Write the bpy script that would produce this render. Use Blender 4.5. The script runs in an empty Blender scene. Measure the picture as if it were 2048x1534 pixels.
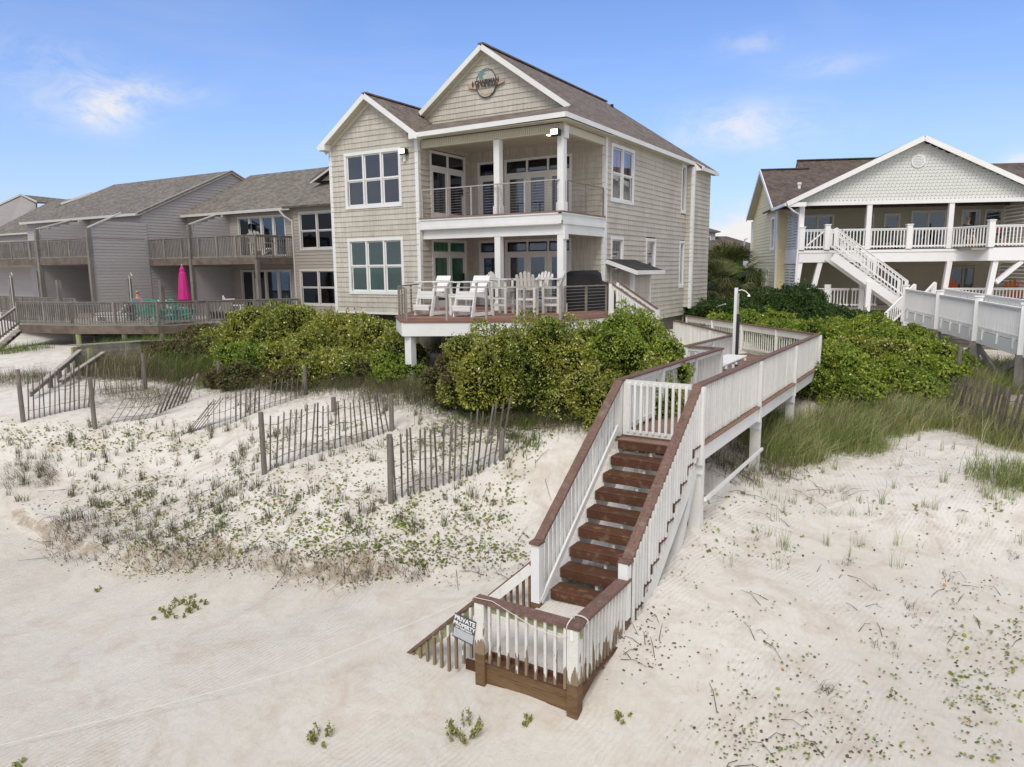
import bpy, bmesh, math, random
import numpy as np
from mathutils import Matrix, Vector
random.seed(7); rng = np.random.default_rng(11)
S = bpy.context.scene
COL = S.collection
R = math.radians

# ------------------------------------------------------------------ camera
CP = np.array([20.6814, -20.6557, 1.3667]); FL = 1445.05
yaw, pitch, roll = -0.5495, -0.1560, -0.0083
_f = np.array([math.sin(yaw)*math.cos(pitch), math.cos(yaw)*math.cos(pitch), math.sin(pitch)])
_r = np.cross(_f, [0, 0, 1]); _r /= np.linalg.norm(_r); _u = np.cross(_r, _f)
CR = math.cos(roll)*_r + math.sin(roll)*_u; CU = -math.sin(roll)*_r + math.cos(roll)*_u; CF = _f
cam = bpy.data.cameras.new('camera'); camo = bpy.data.objects.new('camera', cam); COL.objects.link(camo)
m = Matrix.Identity(4)
for i in range(3):
    m[i][0] = CR[i]; m[i][1] = CU[i]; m[i][2] = -CF[i]; m[i][3] = CP[i]
camo.matrix_world = m
cam.sensor_width = 36; cam.lens = FL/2048*36; cam.clip_start = 0.1; cam.clip_end = 6000
S.camera = camo
def at(px, py, D):                      # point at pixel (2048 px wide photo) and depth D metres
    return CP + (CF + CR*(px-1024)/FL - CU*(py-767)/FL)*D

# ------------------------------------------------------------------ world, sun
SUN = Vector((0.16, -0.62, 0.77)).normalized()
W = bpy.data.worlds.new('World'); S.world = W; W.use_nodes = True
nt = W.node_tree; nt.nodes.clear()
def N(t, typ, **kw):
    n = t.nodes.new(typ)
    for k, v in kw.items():
        if k in n.inputs.keys() if isinstance(k, str) else False: n.inputs[k].default_value = v
        else: setattr(n, k, v)
    return n
sky = nt.nodes.new('ShaderNodeTexSky'); sky.sky_type = 'NISHITA'; sky.sun_disc = False
sky.sun_elevation = math.asin(SUN.z); sky.sun_rotation = math.atan2(SUN.x, SUN.y)
sky.air_density = 1.0; sky.dust_density = 0.6; sky.ozone_density = 1.5
geo = nt.nodes.new('ShaderNodeTexCoord')
L_ = nt.links.new
def wmath(op, a, b=None, c=None):
    n = nt.nodes.new('ShaderNodeMath'); n.operation = op
    for i, v in enumerate((a, b, c)):
        if v is None: continue
        if isinstance(v, (int, float)): n.inputs[i].default_value = v
        else: L_(v, n.inputs[i])
    return n.outputs[0]
sep = nt.nodes.new('ShaderNodeSeparateXYZ'); L_(geo.outputs['Generated'], sep.inputs[0])
mp = nt.nodes.new('ShaderNodeMapping'); mp.inputs['Scale'].default_value = (1.6, 1.6, 5.5); L_(geo.outputs['Generated'], mp.inputs[0])
nz = nt.nodes.new('ShaderNodeTexNoise'); nz.inputs['Scale'].default_value = 1.9; nz.inputs['Detail'].default_value = 8; nz.inputs['Roughness'].default_value = 0.58
nz.inputs['Distortion'].default_value = 0.5; L_(mp.outputs[0], nz.inputs['Vector'])
thin = nt.nodes.new('ShaderNodeMapRange'); thin.inputs[1].default_value = 0.47; thin.inputs[2].default_value = 0.85
thin.inputs[3].default_value = 0; thin.inputs[4].default_value = 0.55; L_(nz.outputs[0], thin.inputs[0])
def blob(px, py, sx, sy):                # a cloud bank around a direction of the sky
    d = CF + CR*(px-1024)/FL - CU*(py-767)/FL; d = Vector(d).normalized()
    h = Vector((d.y, -d.x, 0)).normalized(); v = h.cross(d)
    o = []
    for ax, s in ((h, sx), (v, sy)):
        n = nt.nodes.new('ShaderNodeVectorMath'); n.operation = 'DOT_PRODUCT'; L_(geo.outputs['Generated'], n.inputs[0]); n.inputs[1].default_value = ax
        sub = wmath('MULTIPLY', n.outputs['Value'], 1/s); o.append(wmath('MULTIPLY', sub, sub))
    n = nt.nodes.new('ShaderNodeVectorMath'); n.operation = 'DOT_PRODUCT'; L_(geo.outputs['Generated'], n.inputs[0]); n.inputs[1].default_value = d
    front = wmath('GREATER_THAN', n.outputs['Value'], 0.0)
    e = wmath('EXPONENT', wmath('MULTIPLY', wmath('ADD', o[0], o[1]), -1.0))
    return wmath('MULTIPLY', e, front)
nz2 = nt.nodes.new('ShaderNodeTexNoise'); nz2.inputs['Scale'].default_value = 15; nz2.inputs['Detail'].default_value = 10; nz2.inputs['Roughness'].default_value = 0.66; nz2.inputs['Distortion'].default_value = .4
mp2 = nt.nodes.new('ShaderNodeMapping'); mp2.inputs['Scale'].default_value = (1, 1, 1.9); L_(geo.outputs['Generated'], mp2.inputs[0]); L_(mp2.outputs[0], nz2.inputs['Vector'])
acc = None
for b in ((222, 210, .034, .026, .85), (160, 226, .05, .018, .42), (1490, 255, .085, .028, .75), (1500, 470, .05, .030, 1.6), (1440, 520, .06, .03, .9), (2040, 345, .02, .02, 1.2),
          (330, 185, .05, .012, .45), (60, 130, .10, .03, .35), (1510, 85, .035, .012, .4), (1660, 130, .05, .012, .3)):
    k = wmath('MULTIPLY', blob(*b[:4]), b[4]); acc = k if acc is None else wmath('ADD', acc, k)
mod = nt.nodes.new('ShaderNodeMapRange'); mod.inputs[1].default_value = 0.34; mod.inputs[2].default_value = 0.62; L_(nz2.outputs[0], mod.inputs[0])
puff = wmath('MULTIPLY', acc, mod.outputs[0])
hz = wmath('MINIMUM', wmath('MULTIPLY', wmath('EXPONENT', wmath('MULTIPLY', sep.outputs[2], -6.5)), 0.92), 0.85)     # whitening towards the horizon
cl = nt.nodes.new('ShaderNodeMath'); cl.operation = 'ADD'; cl.use_clamp = True
# pale cloud deck overhead and out to sea: what makes the light on the ground so soft
vf = nt.nodes.new('ShaderNodeVectorMath'); vf.operation = 'DOT_PRODUCT'; L_(geo.outputs['Generated'], vf.inputs[0]); vf.inputs[1].default_value = (-.70*_f[0]/.988+.15, -.85*_f[1]/.988, .85)
dk_ = nt.nodes.new('ShaderNodeMapRange'); dk_.interpolation_type = 'SMOOTHSTEP'; dk_.inputs[1].default_value = .05; dk_.inputs[2].default_value = .60; dk_.inputs[4].default_value = .92
L_(wmath('ADD', vf.outputs['Value'], wmath('MULTIPLY', wmath('SUBTRACT', nz.outputs[0], .5), .35)), dk_.inputs[0])
L_(puff, cl.inputs[0]); L_(wmath('ADD', wmath('MULTIPLY', thin.outputs[0], 0.25), dk_.outputs[0]), cl.inputs[1])
tint = nt.nodes.new('ShaderNodeMix'); tint.data_type = 'RGBA'; tint.blend_type = 'MULTIPLY'; tint.inputs[0].default_value = 1
L_(sky.outputs[0], tint.inputs[6]); tint.inputs[7].default_value = (0.80, 1.06, 1.55, 1)
mix = nt.nodes.new('ShaderNodeMix'); mix.data_type = 'RGBA'; L_(cl.outputs[0], mix.inputs[0])
hzm = nt.nodes.new('ShaderNodeMix'); hzm.data_type = 'RGBA'; L_(hz, hzm.inputs[0]); L_(tint.outputs[2], hzm.inputs[6]); hzm.inputs[7].default_value = (5.1, 6.1, 8.0, 1); L_(hzm.outputs[2], mix.inputs[6])
mix.inputs[7].default_value = (7.55, 7.4, 7.35, 1)
bg = nt.nodes.new('ShaderNodeBackground'); bg.inputs[1].default_value = 0.115; L_(mix.outputs[2], bg.inputs[0])
wo = nt.nodes.new('ShaderNodeOutputWorld'); L_(bg.outputs[0], wo.inputs[0])
sl = bpy.data.lights.new('sun', 'SUN'); sl.energy = 2.0; sl.angle = R(24); sl.color = (1.0, 0.945, 0.87)
so = bpy.data.objects.new('sun', sl); COL.objects.link(so); so.rotation_euler = SUN.to_track_quat('Z', 'Y').to_euler()
so.location = (0, -30, 40)
S.view_settings.view_transform = 'Standard'; S.view_settings.look = 'None'; S.view_settings.gamma = 1
S.view_settings.exposure = 0.06; S.view_settings.use_curve_mapping = False

# ------------------------------------------------------------------ materials
def mat(name, col, rough=.7, var=0.0, vscale=3.0, col2=None, bump=0.0, bscale=30, stretch=(1, 1, 1), spec=.3, metal=0, emit=None, fine=0.0, fscale=60):
    m = bpy.data.materials.new(name); m.use_nodes = True; t = m.node_tree; b = t.nodes['Principled BSDF']
    b.inputs['Roughness'].default_value = rough; b.inputs['Specular IOR Level'].default_value = spec; b.inputs['Metallic'].default_value = metal
    g = t.nodes.new('ShaderNodeNewGeometry'); mpn = t.nodes.new('ShaderNodeMapping'); mpn.inputs['Scale'].default_value = stretch
    t.links.new(g.outputs['Position'], mpn.inputs[0])
    c2 = col2 if col2 else tuple(max(0, c*(1-var)) for c in col)
    n1 = t.nodes.new('ShaderNodeTexNoise'); n1.inputs['Scale'].default_value = vscale; n1.inputs['Detail'].default_value = 6; n1.inputs['Roughness'].default_value = .65
    t.links.new(mpn.outputs[0], n1.inputs['Vector'])
    mr = t.nodes.new('ShaderNodeMapRange'); mr.inputs[1].default_value = .36; mr.inputs[2].default_value = .66; t.links.new(n1.outputs[0], mr.inputs[0])
    mx = t.nodes.new('ShaderNodeMix'); mx.data_type = 'RGBA'; mx.inputs[6].default_value = (*col, 1); mx.inputs[7].default_value = (*c2, 1)
    t.links.new(mr.outputs[0], mx.inputs[0]); out = mx.outputs[2]
    if fine:
        n2 = t.nodes.new('ShaderNodeTexNoise'); n2.inputs['Scale'].default_value = fscale; n2.inputs['Detail'].default_value = 3; t.links.new(mpn.outputs[0], n2.inputs['Vector'])
        m2 = t.nodes.new('ShaderNodeMapRange'); m2.inputs[1].default_value = .3; m2.inputs[2].default_value = .7; m2.inputs[3].default_value = 1-fine; m2.inputs[4].default_value = 1+fine
        t.links.new(n2.outputs[0], m2.inputs[0])
        v = t.nodes.new('ShaderNodeVectorMath'); v.operation = 'SCALE'; t.links.new(out, v.inputs[0]); t.links.new(m2.outputs[0], v.inputs['Scale']); out = v.outputs[0]
    t.links.new(out, b.inputs['Base Color'])
    if bump:
        n3 = t.nodes.new('ShaderNodeTexNoise'); n3.inputs['Scale'].default_value = bscale; n3.inputs['Detail'].default_value = 4; t.links.new(mpn.outputs[0], n3.inputs['Vector'])
        bp = t.nodes.new('ShaderNodeBump'); bp.inputs['Strength'].default_value = bump; bp.inputs['Distance'].default_value = .01; t.links.new(n3.outputs[0], bp.inputs['Height']); t.links.new(bp.outputs[0], b.inputs['Normal'])
    if emit: b.inputs['Emission Color'].default_value = (*emit[0], 1); b.inputs['Emission Strength'].default_value = emit[1]
    m['_out'] = 0
    return m
def objvar(m, a):
    t = m.node_tree; b = t.nodes['Principled BSDF']; src = b.inputs['Base Color'].links[0].from_socket; oi = t.nodes.new('ShaderNodeObjectInfo')
    r = t.nodes.new('ShaderNodeMapRange'); r.inputs[3].default_value = 1-a; r.inputs[4].default_value = 1+a; t.links.new(oi.outputs['Random'], r.inputs[0])
    v = t.nodes.new('ShaderNodeVectorMath'); v.operation = 'SCALE'; t.links.new(src, v.inputs[0]); t.links.new(r.outputs[0], v.inputs['Scale']); t.links.new(v.outputs[0], b.inputs['Base Color']); return m
def wear(m, col, lo, hi, scale=9, stretch=(1, 1, .25), z0=None, z1=None, amt=1.0):
    """paint worn off to another colour in patches, more of it below height z1 when given"""
    t = m.node_tree; b = t.nodes['Principled BSDF']; src = b.inputs['Base Color'].links[0].from_socket
    g = t.nodes.new('ShaderNodeNewGeometry'); mpn = t.nodes.new('ShaderNodeMapping'); mpn.inputs['Scale'].default_value = stretch; t.links.new(g.outputs['Position'], mpn.inputs[0])
    n = t.nodes.new('ShaderNodeTexNoise'); n.inputs['Scale'].default_value = scale; n.inputs['Detail'].default_value = 5; t.links.new(mpn.outputs[0], n.inputs['Vector']); fac = n.outputs[0]
    if z0 is not None:
        s = t.nodes.new('ShaderNodeSeparateXYZ'); t.links.new(g.outputs['Position'], s.inputs[0])
        r = t.nodes.new('ShaderNodeMapRange'); r.inputs[1].default_value = z0; r.inputs[2].default_value = z1; r.inputs[3].default_value = .45; r.inputs[4].default_value = -.25; t.links.new(s.outputs[2], r.inputs[0])
        a = t.nodes.new('ShaderNodeMath'); a.operation = 'ADD'; t.links.new(fac, a.inputs[0]); t.links.new(r.outputs[0], a.inputs[1]); fac = a.outputs[0]
    r2 = t.nodes.new('ShaderNodeMapRange'); r2.inputs[1].default_value = lo; r2.inputs[2].default_value = hi; r2.inputs[4].default_value = amt; t.links.new(fac, r2.inputs[0])
    mx = t.nodes.new('ShaderNodeMix'); mx.data_type = 'RGBA'; t.links.new(r2.outputs[0], mx.inputs[0]); t.links.new(src, mx.inputs[6]); mx.inputs[7].default_value = (*col, 1)
    t.links.new(mx.outputs[2], b.inputs['Base Color']); return m
M = {}
M['trim'] = mat('white_trim_paint', (.80, .81, .80), .5, .09, 1.2, fine=.03)
M['boards'] = wear(mat('white_fence_paint', (.77, .77, .74), .6, .10, 2.0, fine=.05, stretch=(1, 1, .4)), (.42, .38, .32), .62, .74, 7, (1, 1, .3), amt=.32)
M['peel'] = wear(mat('peeling_white_paint', (.70, .69, .65), .7, .12, 3, fine=.07), (.24, .18, .12), .60, .64, 14, (1, 1, .22), -3.95, -2.95)
M['peel'] = M['peel']
M['vinyl'] = mat('white_vinyl', (.86, .86, .86), .35, .04, 1.0)
M['cap'] = mat('brown_composite_cap', (.185, .112, .086), .7, .25, 4, fine=.25, fscale=28, stretch=(1, 1, 1), bump=.3, bscale=60)
M['tread'] = mat('brown_composite_tread', (.105, .045, .024), .62, .25, 3, fine=.15, fscale=50)
M['sandytread'] = wear(mat('sandy_tread', (.085, .040, .026), .7, .2, 3), (.55, .48, .41), .40, .46, 5, (1, 1, 1))
M['deckb'] = mat('terracotta_deck_board', (.235, .125, .090), .7, .15, 2, fine=.08, fscale=20)
M['walkb'] = mat('walkway_deck_board', (.27, .165, .12), .75, .25, 2, fine=.12, fscale=20)
M['rawwood'] = mat('raw_brown_timber', (.19, .115, .060), .8, .4, 3, fine=.2, fscale=18, stretch=(1, 1, 6), bump=.3)
M['grain'] = mat('timber_beam_grain', (.20, .12, .062), .8, .45, 2.2, fine=.25, fscale=22, stretch=(.5, .5, 8), bump=.3)
M['greenwood'] = mat('algae_stained_board', (.33, .33, .19), .8, .3, 8, fine=.1)
M['siding'] = mat('taupe_shingle_siding', (.545, .51, .445), .8, .12, .8, fine=.14, fscale=15, stretch=(1, 1, .08), bump=.4, bscale=36)
wear(M['siding'], (.40, .37, .31), .56, .78, 1.5, (1, 1, .35), amt=.45); wear(M['tread'], (.40, .33, .27), .54, .74, 7, (1, 1, 1), amt=.30); wear(M['cap'], (.33, .28, .24), .58, .76, 6, (1, 1, 1), amt=.35)
M['wallback'] = mat('taupe_wall_backing', (.30, .27, .22), .9)
M['soffit'] = mat('cream_soffit', (.62, .59, .47), .7, .06, 2)
M['greyroof'] = mat('steel_post', (.30, .25, .20), .42, .3, 6, metal=.35)
M['steel'] = mat('brushed_steel_rail', (.52, .48, .44), .38, .2, 8, metal=.55)
M['cable'] = mat('steel_cable', (.42, .40, .37), .45, metal=.3)
M['dark'] = mat('dark_void', (.02, .02, .02), .9)
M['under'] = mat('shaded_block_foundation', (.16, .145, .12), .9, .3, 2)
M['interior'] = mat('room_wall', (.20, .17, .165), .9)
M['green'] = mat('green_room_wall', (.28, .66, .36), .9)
M['pink'] = mat('rose_curtain', (.52, .25, .27), .9, .35, 2, stretch=(6, 6, .3))
M['curtain'] = mat('pale_curtain', (.55, .57, .58), .9, .25, 3, stretch=(8, 8, .3))
M['furn'] = mat('white_poly_lumber', (.80, .80, .78), .5, .05, 2)
M['furn2'] = mat('ivory_poly_lumber', (.66, .66, .62), .55, .06, 2)
M['cover'] = mat('black_grill_cover', (.018, .019, .022), .55, .4, 3, bump=.8, bscale=7)
M['fence'] = mat('weathered_fence_slat', (.19, .165, .14), .85, .4, 5, fine=.2, fscale=30, stretch=(1, 1, .15))
M['fencepost'] = mat('weathered_round_post', (.215, .195, .17), .85, .35, 6, fine=.2, stretch=(1, 1, .2))
M['wire'] = mat('rusty_wire', (.10, .085, .075), .7)
M['greywood'] = mat('grey_deck_timber', (.25, .23, .21), .85, .35, 3, fine=.15, fscale=14, stretch=(1, 1, .3))
M['brownwood'] = mat('brown_rim_timber', (.20, .16, .13), .85, .45, 2, fine=.15)
M['greydeck'] = mat('bleached_deck_board', (.42, .38, .33), .85, .2, 2)
M['greyside'] = mat('lilac_grey_siding', (.41, .395, .405), .8, .08, .6, fine=.05, fscale=9, stretch=(.3, .3, 3))
M['tanside'] = mat('tan_grey_siding', (.35, .315, .28), .8, .08, .6, fine=.05, fscale=9, stretch=(.3, .3, 3))
M['greytrim'] = mat('off_white_trim', (.55, .53, .50), .6, .1, 2)
M['yellow'] = mat('pale_yellow_siding', (.84, .73, .46), .7, .05, .5)
M['louver'] = mat('white_louver', (.72, .72, .70), .5)
M['scale'] = mat('white_fishscale_shingle', (.70, .72, .69), .6, .05, 1)
M['porchwall'] = mat('porch_back_siding', (.50, .46, .36), .8, .1, 1)
M['rope'] = mat('white_rope', (.66, .63, .58), .8)
M['orange'] = mat('orange_poly_lumber', (.75, .16, .03), .5)
M['teal'] = mat('teal_poly_lumber', (.09, .42, .37), .5)
M['greenp'] = mat('green_plastic', (.05, .16, .06), .6)
M['magenta'] = mat('magenta_fabric', (.60, .03, .24), .7, .3, 4, stretch=(3, 3, .5))
M['skin'] = mat('skin', (.52, .30, .22), .6)
M['black'] = mat('black_metal', (.02, .02, .022), .5)
M['bright'] = mat('lit_lamp_glass', (1, .9, .7), .3, emit=((1, .86, .62), 3.2))
M['bulb'] = mat('lit_bulb', (1, .7, .3), .3, emit=((1, .62, .25), 14))
M['text'] = mat('black_lettering', (.06, .06, .06), .6)
M['wtext'] = mat('white_lettering', (.75, .77, .78), .6)
M['signd'] = mat('dark_sign_face', (.10, .105, .115), .6, .3, 20)
M['signw'] = mat('bleached_sign_patch', (.48, .51, .53), .6, .15, 25)
M['surf'] = mat('painted_surfboard', (.56, .42, .30), .6, .3, 5)
M['signsky'] = mat('faded_sign_disc', (.48, .50, .46), .7, .35, 6, col2=(.42, .40, .34))
M['palmteal'] = mat('teal_palm_paint', (.18, .31, .31), .7)
M['sandpaint'] = mat('sand_colour_paint', (.58, .42, .27), .7)
M['pipe'] = mat('black_pipe', (.03, .03, .035), .5)
M['bark'] = mat('shrub_stem', (.11, .085, .06), .9)

for k_, a_ in (('siding', .05), ('boards', .06), ('peel', .08), ('cap', .08), ('tread', .12), ('deckb', .10), ('walkb', .12), ('fence', .25), ('greywood', .15), ('brownwood', .15), ('grain', .15), ('vinyl', .02), ('greydeck', .12)): objvar(M[k_], a_)
def glass(name, col, f=.55, rough=.03, tr=(.9, .9, .9)):
    m = bpy.data.materials.new(name); m.use_nodes = True; t = m.node_tree; t.nodes.clear()
    o = t.nodes.new('ShaderNodeOutputMaterial'); tb = t.nodes.new('ShaderNodeBsdfTransparent'); tb.inputs[0].default_value = (*tr, 1)
    gl = t.nodes.new('ShaderNodeBsdfGlossy'); gl.inputs['Roughness'].default_value = rough; gl.inputs[0].default_value = (*col, 1)
    fr = t.nodes.new('ShaderNodeLayerWeight'); fr.inputs[0].default_value = .5; pw = t.nodes.new('ShaderNodeMath'); pw.operation = 'POWER'; t.links.new(fr.outputs['Facing'], pw.inputs[0]); pw.inputs[1].default_value = 4
    ad = t.nodes.new('ShaderNodeMath'); ad.operation = 'MULTIPLY_ADD'; t.links.new(pw.outputs[0], ad.inputs[0]); ad.inputs[1].default_value = .9; ad.inputs[2].default_value = f
    ms = t.nodes.new('ShaderNodeMixShader'); t.links.new(ad.outputs[0], ms.inputs[0]); t.links.new(tb.outputs[0], ms.inputs[1]); t.links.new(gl.outputs[0], ms.inputs[2]); t.links.new(ms.outputs[0], o.inputs[0]); return m
M['glass'] = glass('window_glass', (.95, .95, .98), .065, .02)
M['glassd'] = glass('door_glass', (.80, .88, .98), .085, .03, (.55, .6, .65))
M['glasst'] = glass('tinted_glass', (.8, .78, .78), .03, .05, (.30, .26, .26))

def shingle_mat(name, c1, c2, dz):
    m = mat(name, c1, .9, 0, 1.2, col2=c2, fine=.2, fscale=26, stretch=(1, 1, 1.6), bump=.4, bscale=40)
    t = m.node_tree; b = t.nodes['Principled BSDF']; src = b.inputs['Base Color'].links[0].from_socket
    g = t.nodes.new('ShaderNodeNewGeometry'); s = t.nodes.new('ShaderNodeSeparateXYZ'); t.links.new(g.outputs['Position'], s.inputs[0])
    a = t.nodes.new('ShaderNodeMath'); a.operation = 'MULTIPLY'; t.links.new(s.outputs[2], a.inputs[0]); a.inputs[1].default_value = 1/dz
    f = t.nodes.new('ShaderNodeMath'); f.operation = 'FRACT'; t.links.new(a.outputs[0], f.inputs[0])
    fl = t.nodes.new('ShaderNodeMath'); fl.operation = 'FLOOR'; t.links.new(a.outputs[0], fl.inputs[0])
    # tabs: quantised cells along x+y per course
    ad = t.nodes.new('ShaderNodeMath'); ad.operation = 'ADD'; t.links.new(s.outputs[0], ad.inputs[0]); t.links.new(s.outputs[1], ad.inputs[1])
    mu = t.nodes.new('ShaderNodeMath'); mu.operation = 'MULTIPLY'; t.links.new(ad.outputs[0], mu.inputs[0]); mu.inputs[1].default_value = 4.3
    of = t.nodes.new('ShaderNodeMath'); of.operation = 'MULTIPLY_ADD'; t.links.new(fl.outputs[0], of.inputs[0]); of.inputs[1].default_value = .37; t.links.new(mu.outputs[0], of.inputs[2])
    fq = t.nodes.new('ShaderNodeMath'); fq.operation = 'FLOOR'; t.links.new(of.outputs[0], fq.inputs[0])
    cb = t.nodes.new('ShaderNodeCombineXYZ'); t.links.new(fq.outputs[0], cb.inputs[0]); t.links.new(fl.outputs[0], cb.inputs[1])
    wn = t.nodes.new('ShaderNodeTexWhiteNoise'); t.links.new(cb.outputs[0], wn.inputs['Vector'])
    r = t.nodes.new('ShaderNodeMapRange'); r.inputs[1].default_value = 0; r.inputs[2].default_value = .16; r.inputs[3].default_value = .55; r.inputs[4].default_value = 1; t.links.new(f.outputs[0], r.inputs[0])
    r2 = t.nodes.new('ShaderNodeMapRange'); r2.inputs[3].default_value = .75; r2.inputs[4].default_value = 1.25; t.links.new(wn.outputs['Value'], r2.inputs[0])
    pm = t.nodes.new('ShaderNodeMath'); pm.operation = 'MULTIPLY'; t.links.new(r.outputs[0], pm.inputs[0]); t.links.new(r2.outputs[0], pm.inputs[1])
    v = t.nodes.new('ShaderNodeVectorMath'); v.operation = 'SCALE'; t.links.new(src, v.inputs[0]); t.links.new(pm.outputs[0], v.inputs['Scale']); t.links.new(v.outputs[0], b.inputs['Base Color'])
    return m
M['roof'] = shingle_mat('brown_asphalt_shingle', (.195, .162, .138), (.145, .115, .100), .085)
M['roofg'] = shingle_mat('tan_asphalt_shingle', (.20, .182, .158), (.15, .132, .114), .075)
M['roofb'] = shingle_mat('umber_asphalt_shingle', (.13, .104, .088), (.095, .075, .066), .09)
M['roofs'] = shingle_mat('slate_asphalt_shingle', (.05, .05, .048), (.03, .03, .03), .07)

def leafmat(name, c1, c2, c3=None, s1=.9, s2=7, third=.62, rough=.55, fine=.42):
    m = bpy.data.materials.new(name); m.use_nodes = True; t = m.node_tree; b = t.nodes['Principled BSDF']; b.inputs['Roughness'].default_value = rough; b.inputs['Specular IOR Level'].default_value = .35
    g = t.nodes.new('ShaderNodeNewGeometry')
    n = t.nodes.new('ShaderNodeTexNoise'); n.inputs['Scale'].default_value = s1; n.inputs['Detail'].default_value = 3; t.links.new(g.outputs['Position'], n.inputs['Vector'])
    n2 = t.nodes.new('ShaderNodeTexNoise'); n2.inputs['Scale'].default_value = s2; n2.inputs['Detail'].default_value = 2; t.links.new(g.outputs['Position'], n2.inputs['Vector'])
    ad = t.nodes.new('ShaderNodeMath'); ad.operation = 'MULTIPLY_ADD'; t.links.new(n.outputs[0], ad.inputs[0]); ad.inputs[1].default_value = .6
    mu = t.nodes.new('ShaderNodeMath'); mu.operation = 'MULTIPLY'; t.links.new(n2.outputs[0], mu.inputs[0]); mu.inputs[1].default_value = .4; t.links.new(mu.outputs[0], ad.inputs[2])
    r = t.nodes.new('ShaderNodeMapRange'); r.inputs[1].default_value = .40; r.inputs[2].default_value = .60; t.links.new(ad.outputs[0], r.inputs[0])
    mx = t.nodes.new('ShaderNodeMix'); mx.data_type = 'RGBA'; mx.inputs[6].default_value = (*c1, 1); mx.inputs[7].default_value = (*c2, 1); t.links.new(r.outputs[0], mx.inputs[0]); o = mx.outputs[2]
    at_ = t.nodes.new('ShaderNodeAttribute'); at_.attribute_name = 'tone'
    if c3:
        r3 = t.nodes.new('ShaderNodeMapRange'); r3.inputs[1].default_value = third; r3.inputs[2].default_value = third+.04; t.links.new(at_.outputs['Fac'], r3.inputs[0])
        m3 = t.nodes.new('ShaderNodeMix'); m3.data_type = 'RGBA'; t.links.new(r3.outputs[0], m3.inputs[0]); t.links.new(o, m3.inputs[6]); m3.inputs[7].default_value = (*c3, 1); o = m3.outputs[2]
    rr = t.nodes.new('ShaderNodeMapRange'); rr.inputs[3].default_value = 1-fine; rr.inputs[4].default_value = 1+fine
    fx = t.nodes.new('ShaderNodeMath'); fx.operation = 'MULTIPLY'; fx.inputs[1].default_value = 7.31; t.links.new(at_.outputs['Fac'], fx.inputs[0])
    fr = t.nodes.new('ShaderNodeMath'); fr.operation = 'FRACT'; t.links.new(fx.outputs[0], fr.inputs[0]); t.links.new(fr.outputs[0], rr.inputs[0])
    v = t.nodes.new('ShaderNodeVectorMath'); v.operation = 'SCALE'; t.links.new(o, v.inputs[0]); t.links.new(rr.outputs[0], v.inputs['Scale']); t.links.new(v.outputs[0], b.inputs['Base Color'])
    tr = t.nodes.new('ShaderNodeBsdfTranslucent'); t.links.new(v.outputs[0], tr.inputs[0]); ms = t.nodes.new('ShaderNodeMixShader'); ms.inputs[0].default_value = .25
    t.links.new(b.outputs[0], ms.inputs[1]); t.links.new(tr.outputs[0], ms.inputs[2]); t.links.new(ms.outputs[0], t.nodes['Material Output'].inputs[0])
    return m
M['leafA'] = leafmat('wax_myrtle_leaves', (.145, .20, .026), (.34, .35, .055), (.66, .62, .33), third=.88)
M['leafB'] = leafmat('bright_shrub_leaves', (.13, .22, .024), (.29, .36, .042), (.54, .52, .20), third=.91)
M['leafD'] = leafmat('dark_cedar_leaves', (.035, .075, .016), (.065, .12, .022), (.14, .20, .05), third=.93)
M['leafO'] = leafmat('olive_brown_leaves', (.10, .10, .045), (.15, .085, .05), (.16, .20, .05), third=.7)
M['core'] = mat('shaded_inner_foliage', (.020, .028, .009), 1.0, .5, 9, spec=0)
M['grass'] = leafmat('sea_oat_grass', (.19, .265, .065), (.27, .30, .10), (.50, .43, .27), third=.84, rough=.7)
M['grassg'] = leafmat('green_panic_grass', (.11, .19, .035), (.18, .22, .06), (.30, .28, .13), third=.88, rough=.7)
M['drygrass'] = leafmat('dry_grass', (.13, .11, .075), (.20, .17, .11), (.14, .17, .05), third=.62, rough=.8)
M['straw'] = leafmat('straw_stalks', (.42, .36, .22), (.34, .29, .17), (.50, .44, .28), third=.7, rough=.8)
M['penny'] = leafmat('pennywort_leaves', (.13, .20, .03), (.27, .31, .05), (.38, .22, .07), s1=2, third=.86, rough=.5)
M['litter'] = leafmat('dead_leaves_and_twigs', (.12, .095, .07), (.19, .15, .11), s1=3, rough=.9)
M['palm'] = leafmat('palmetto_fronds', (.07, .105, .028), (.15, .16, .05), (.30, .25, .12), third=.80)
M['euph'] = leafmat('yellow_green_sprigs', (.22, .26, .06), (.30, .30, .08), (.40, .34, .12), third=.8)

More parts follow.
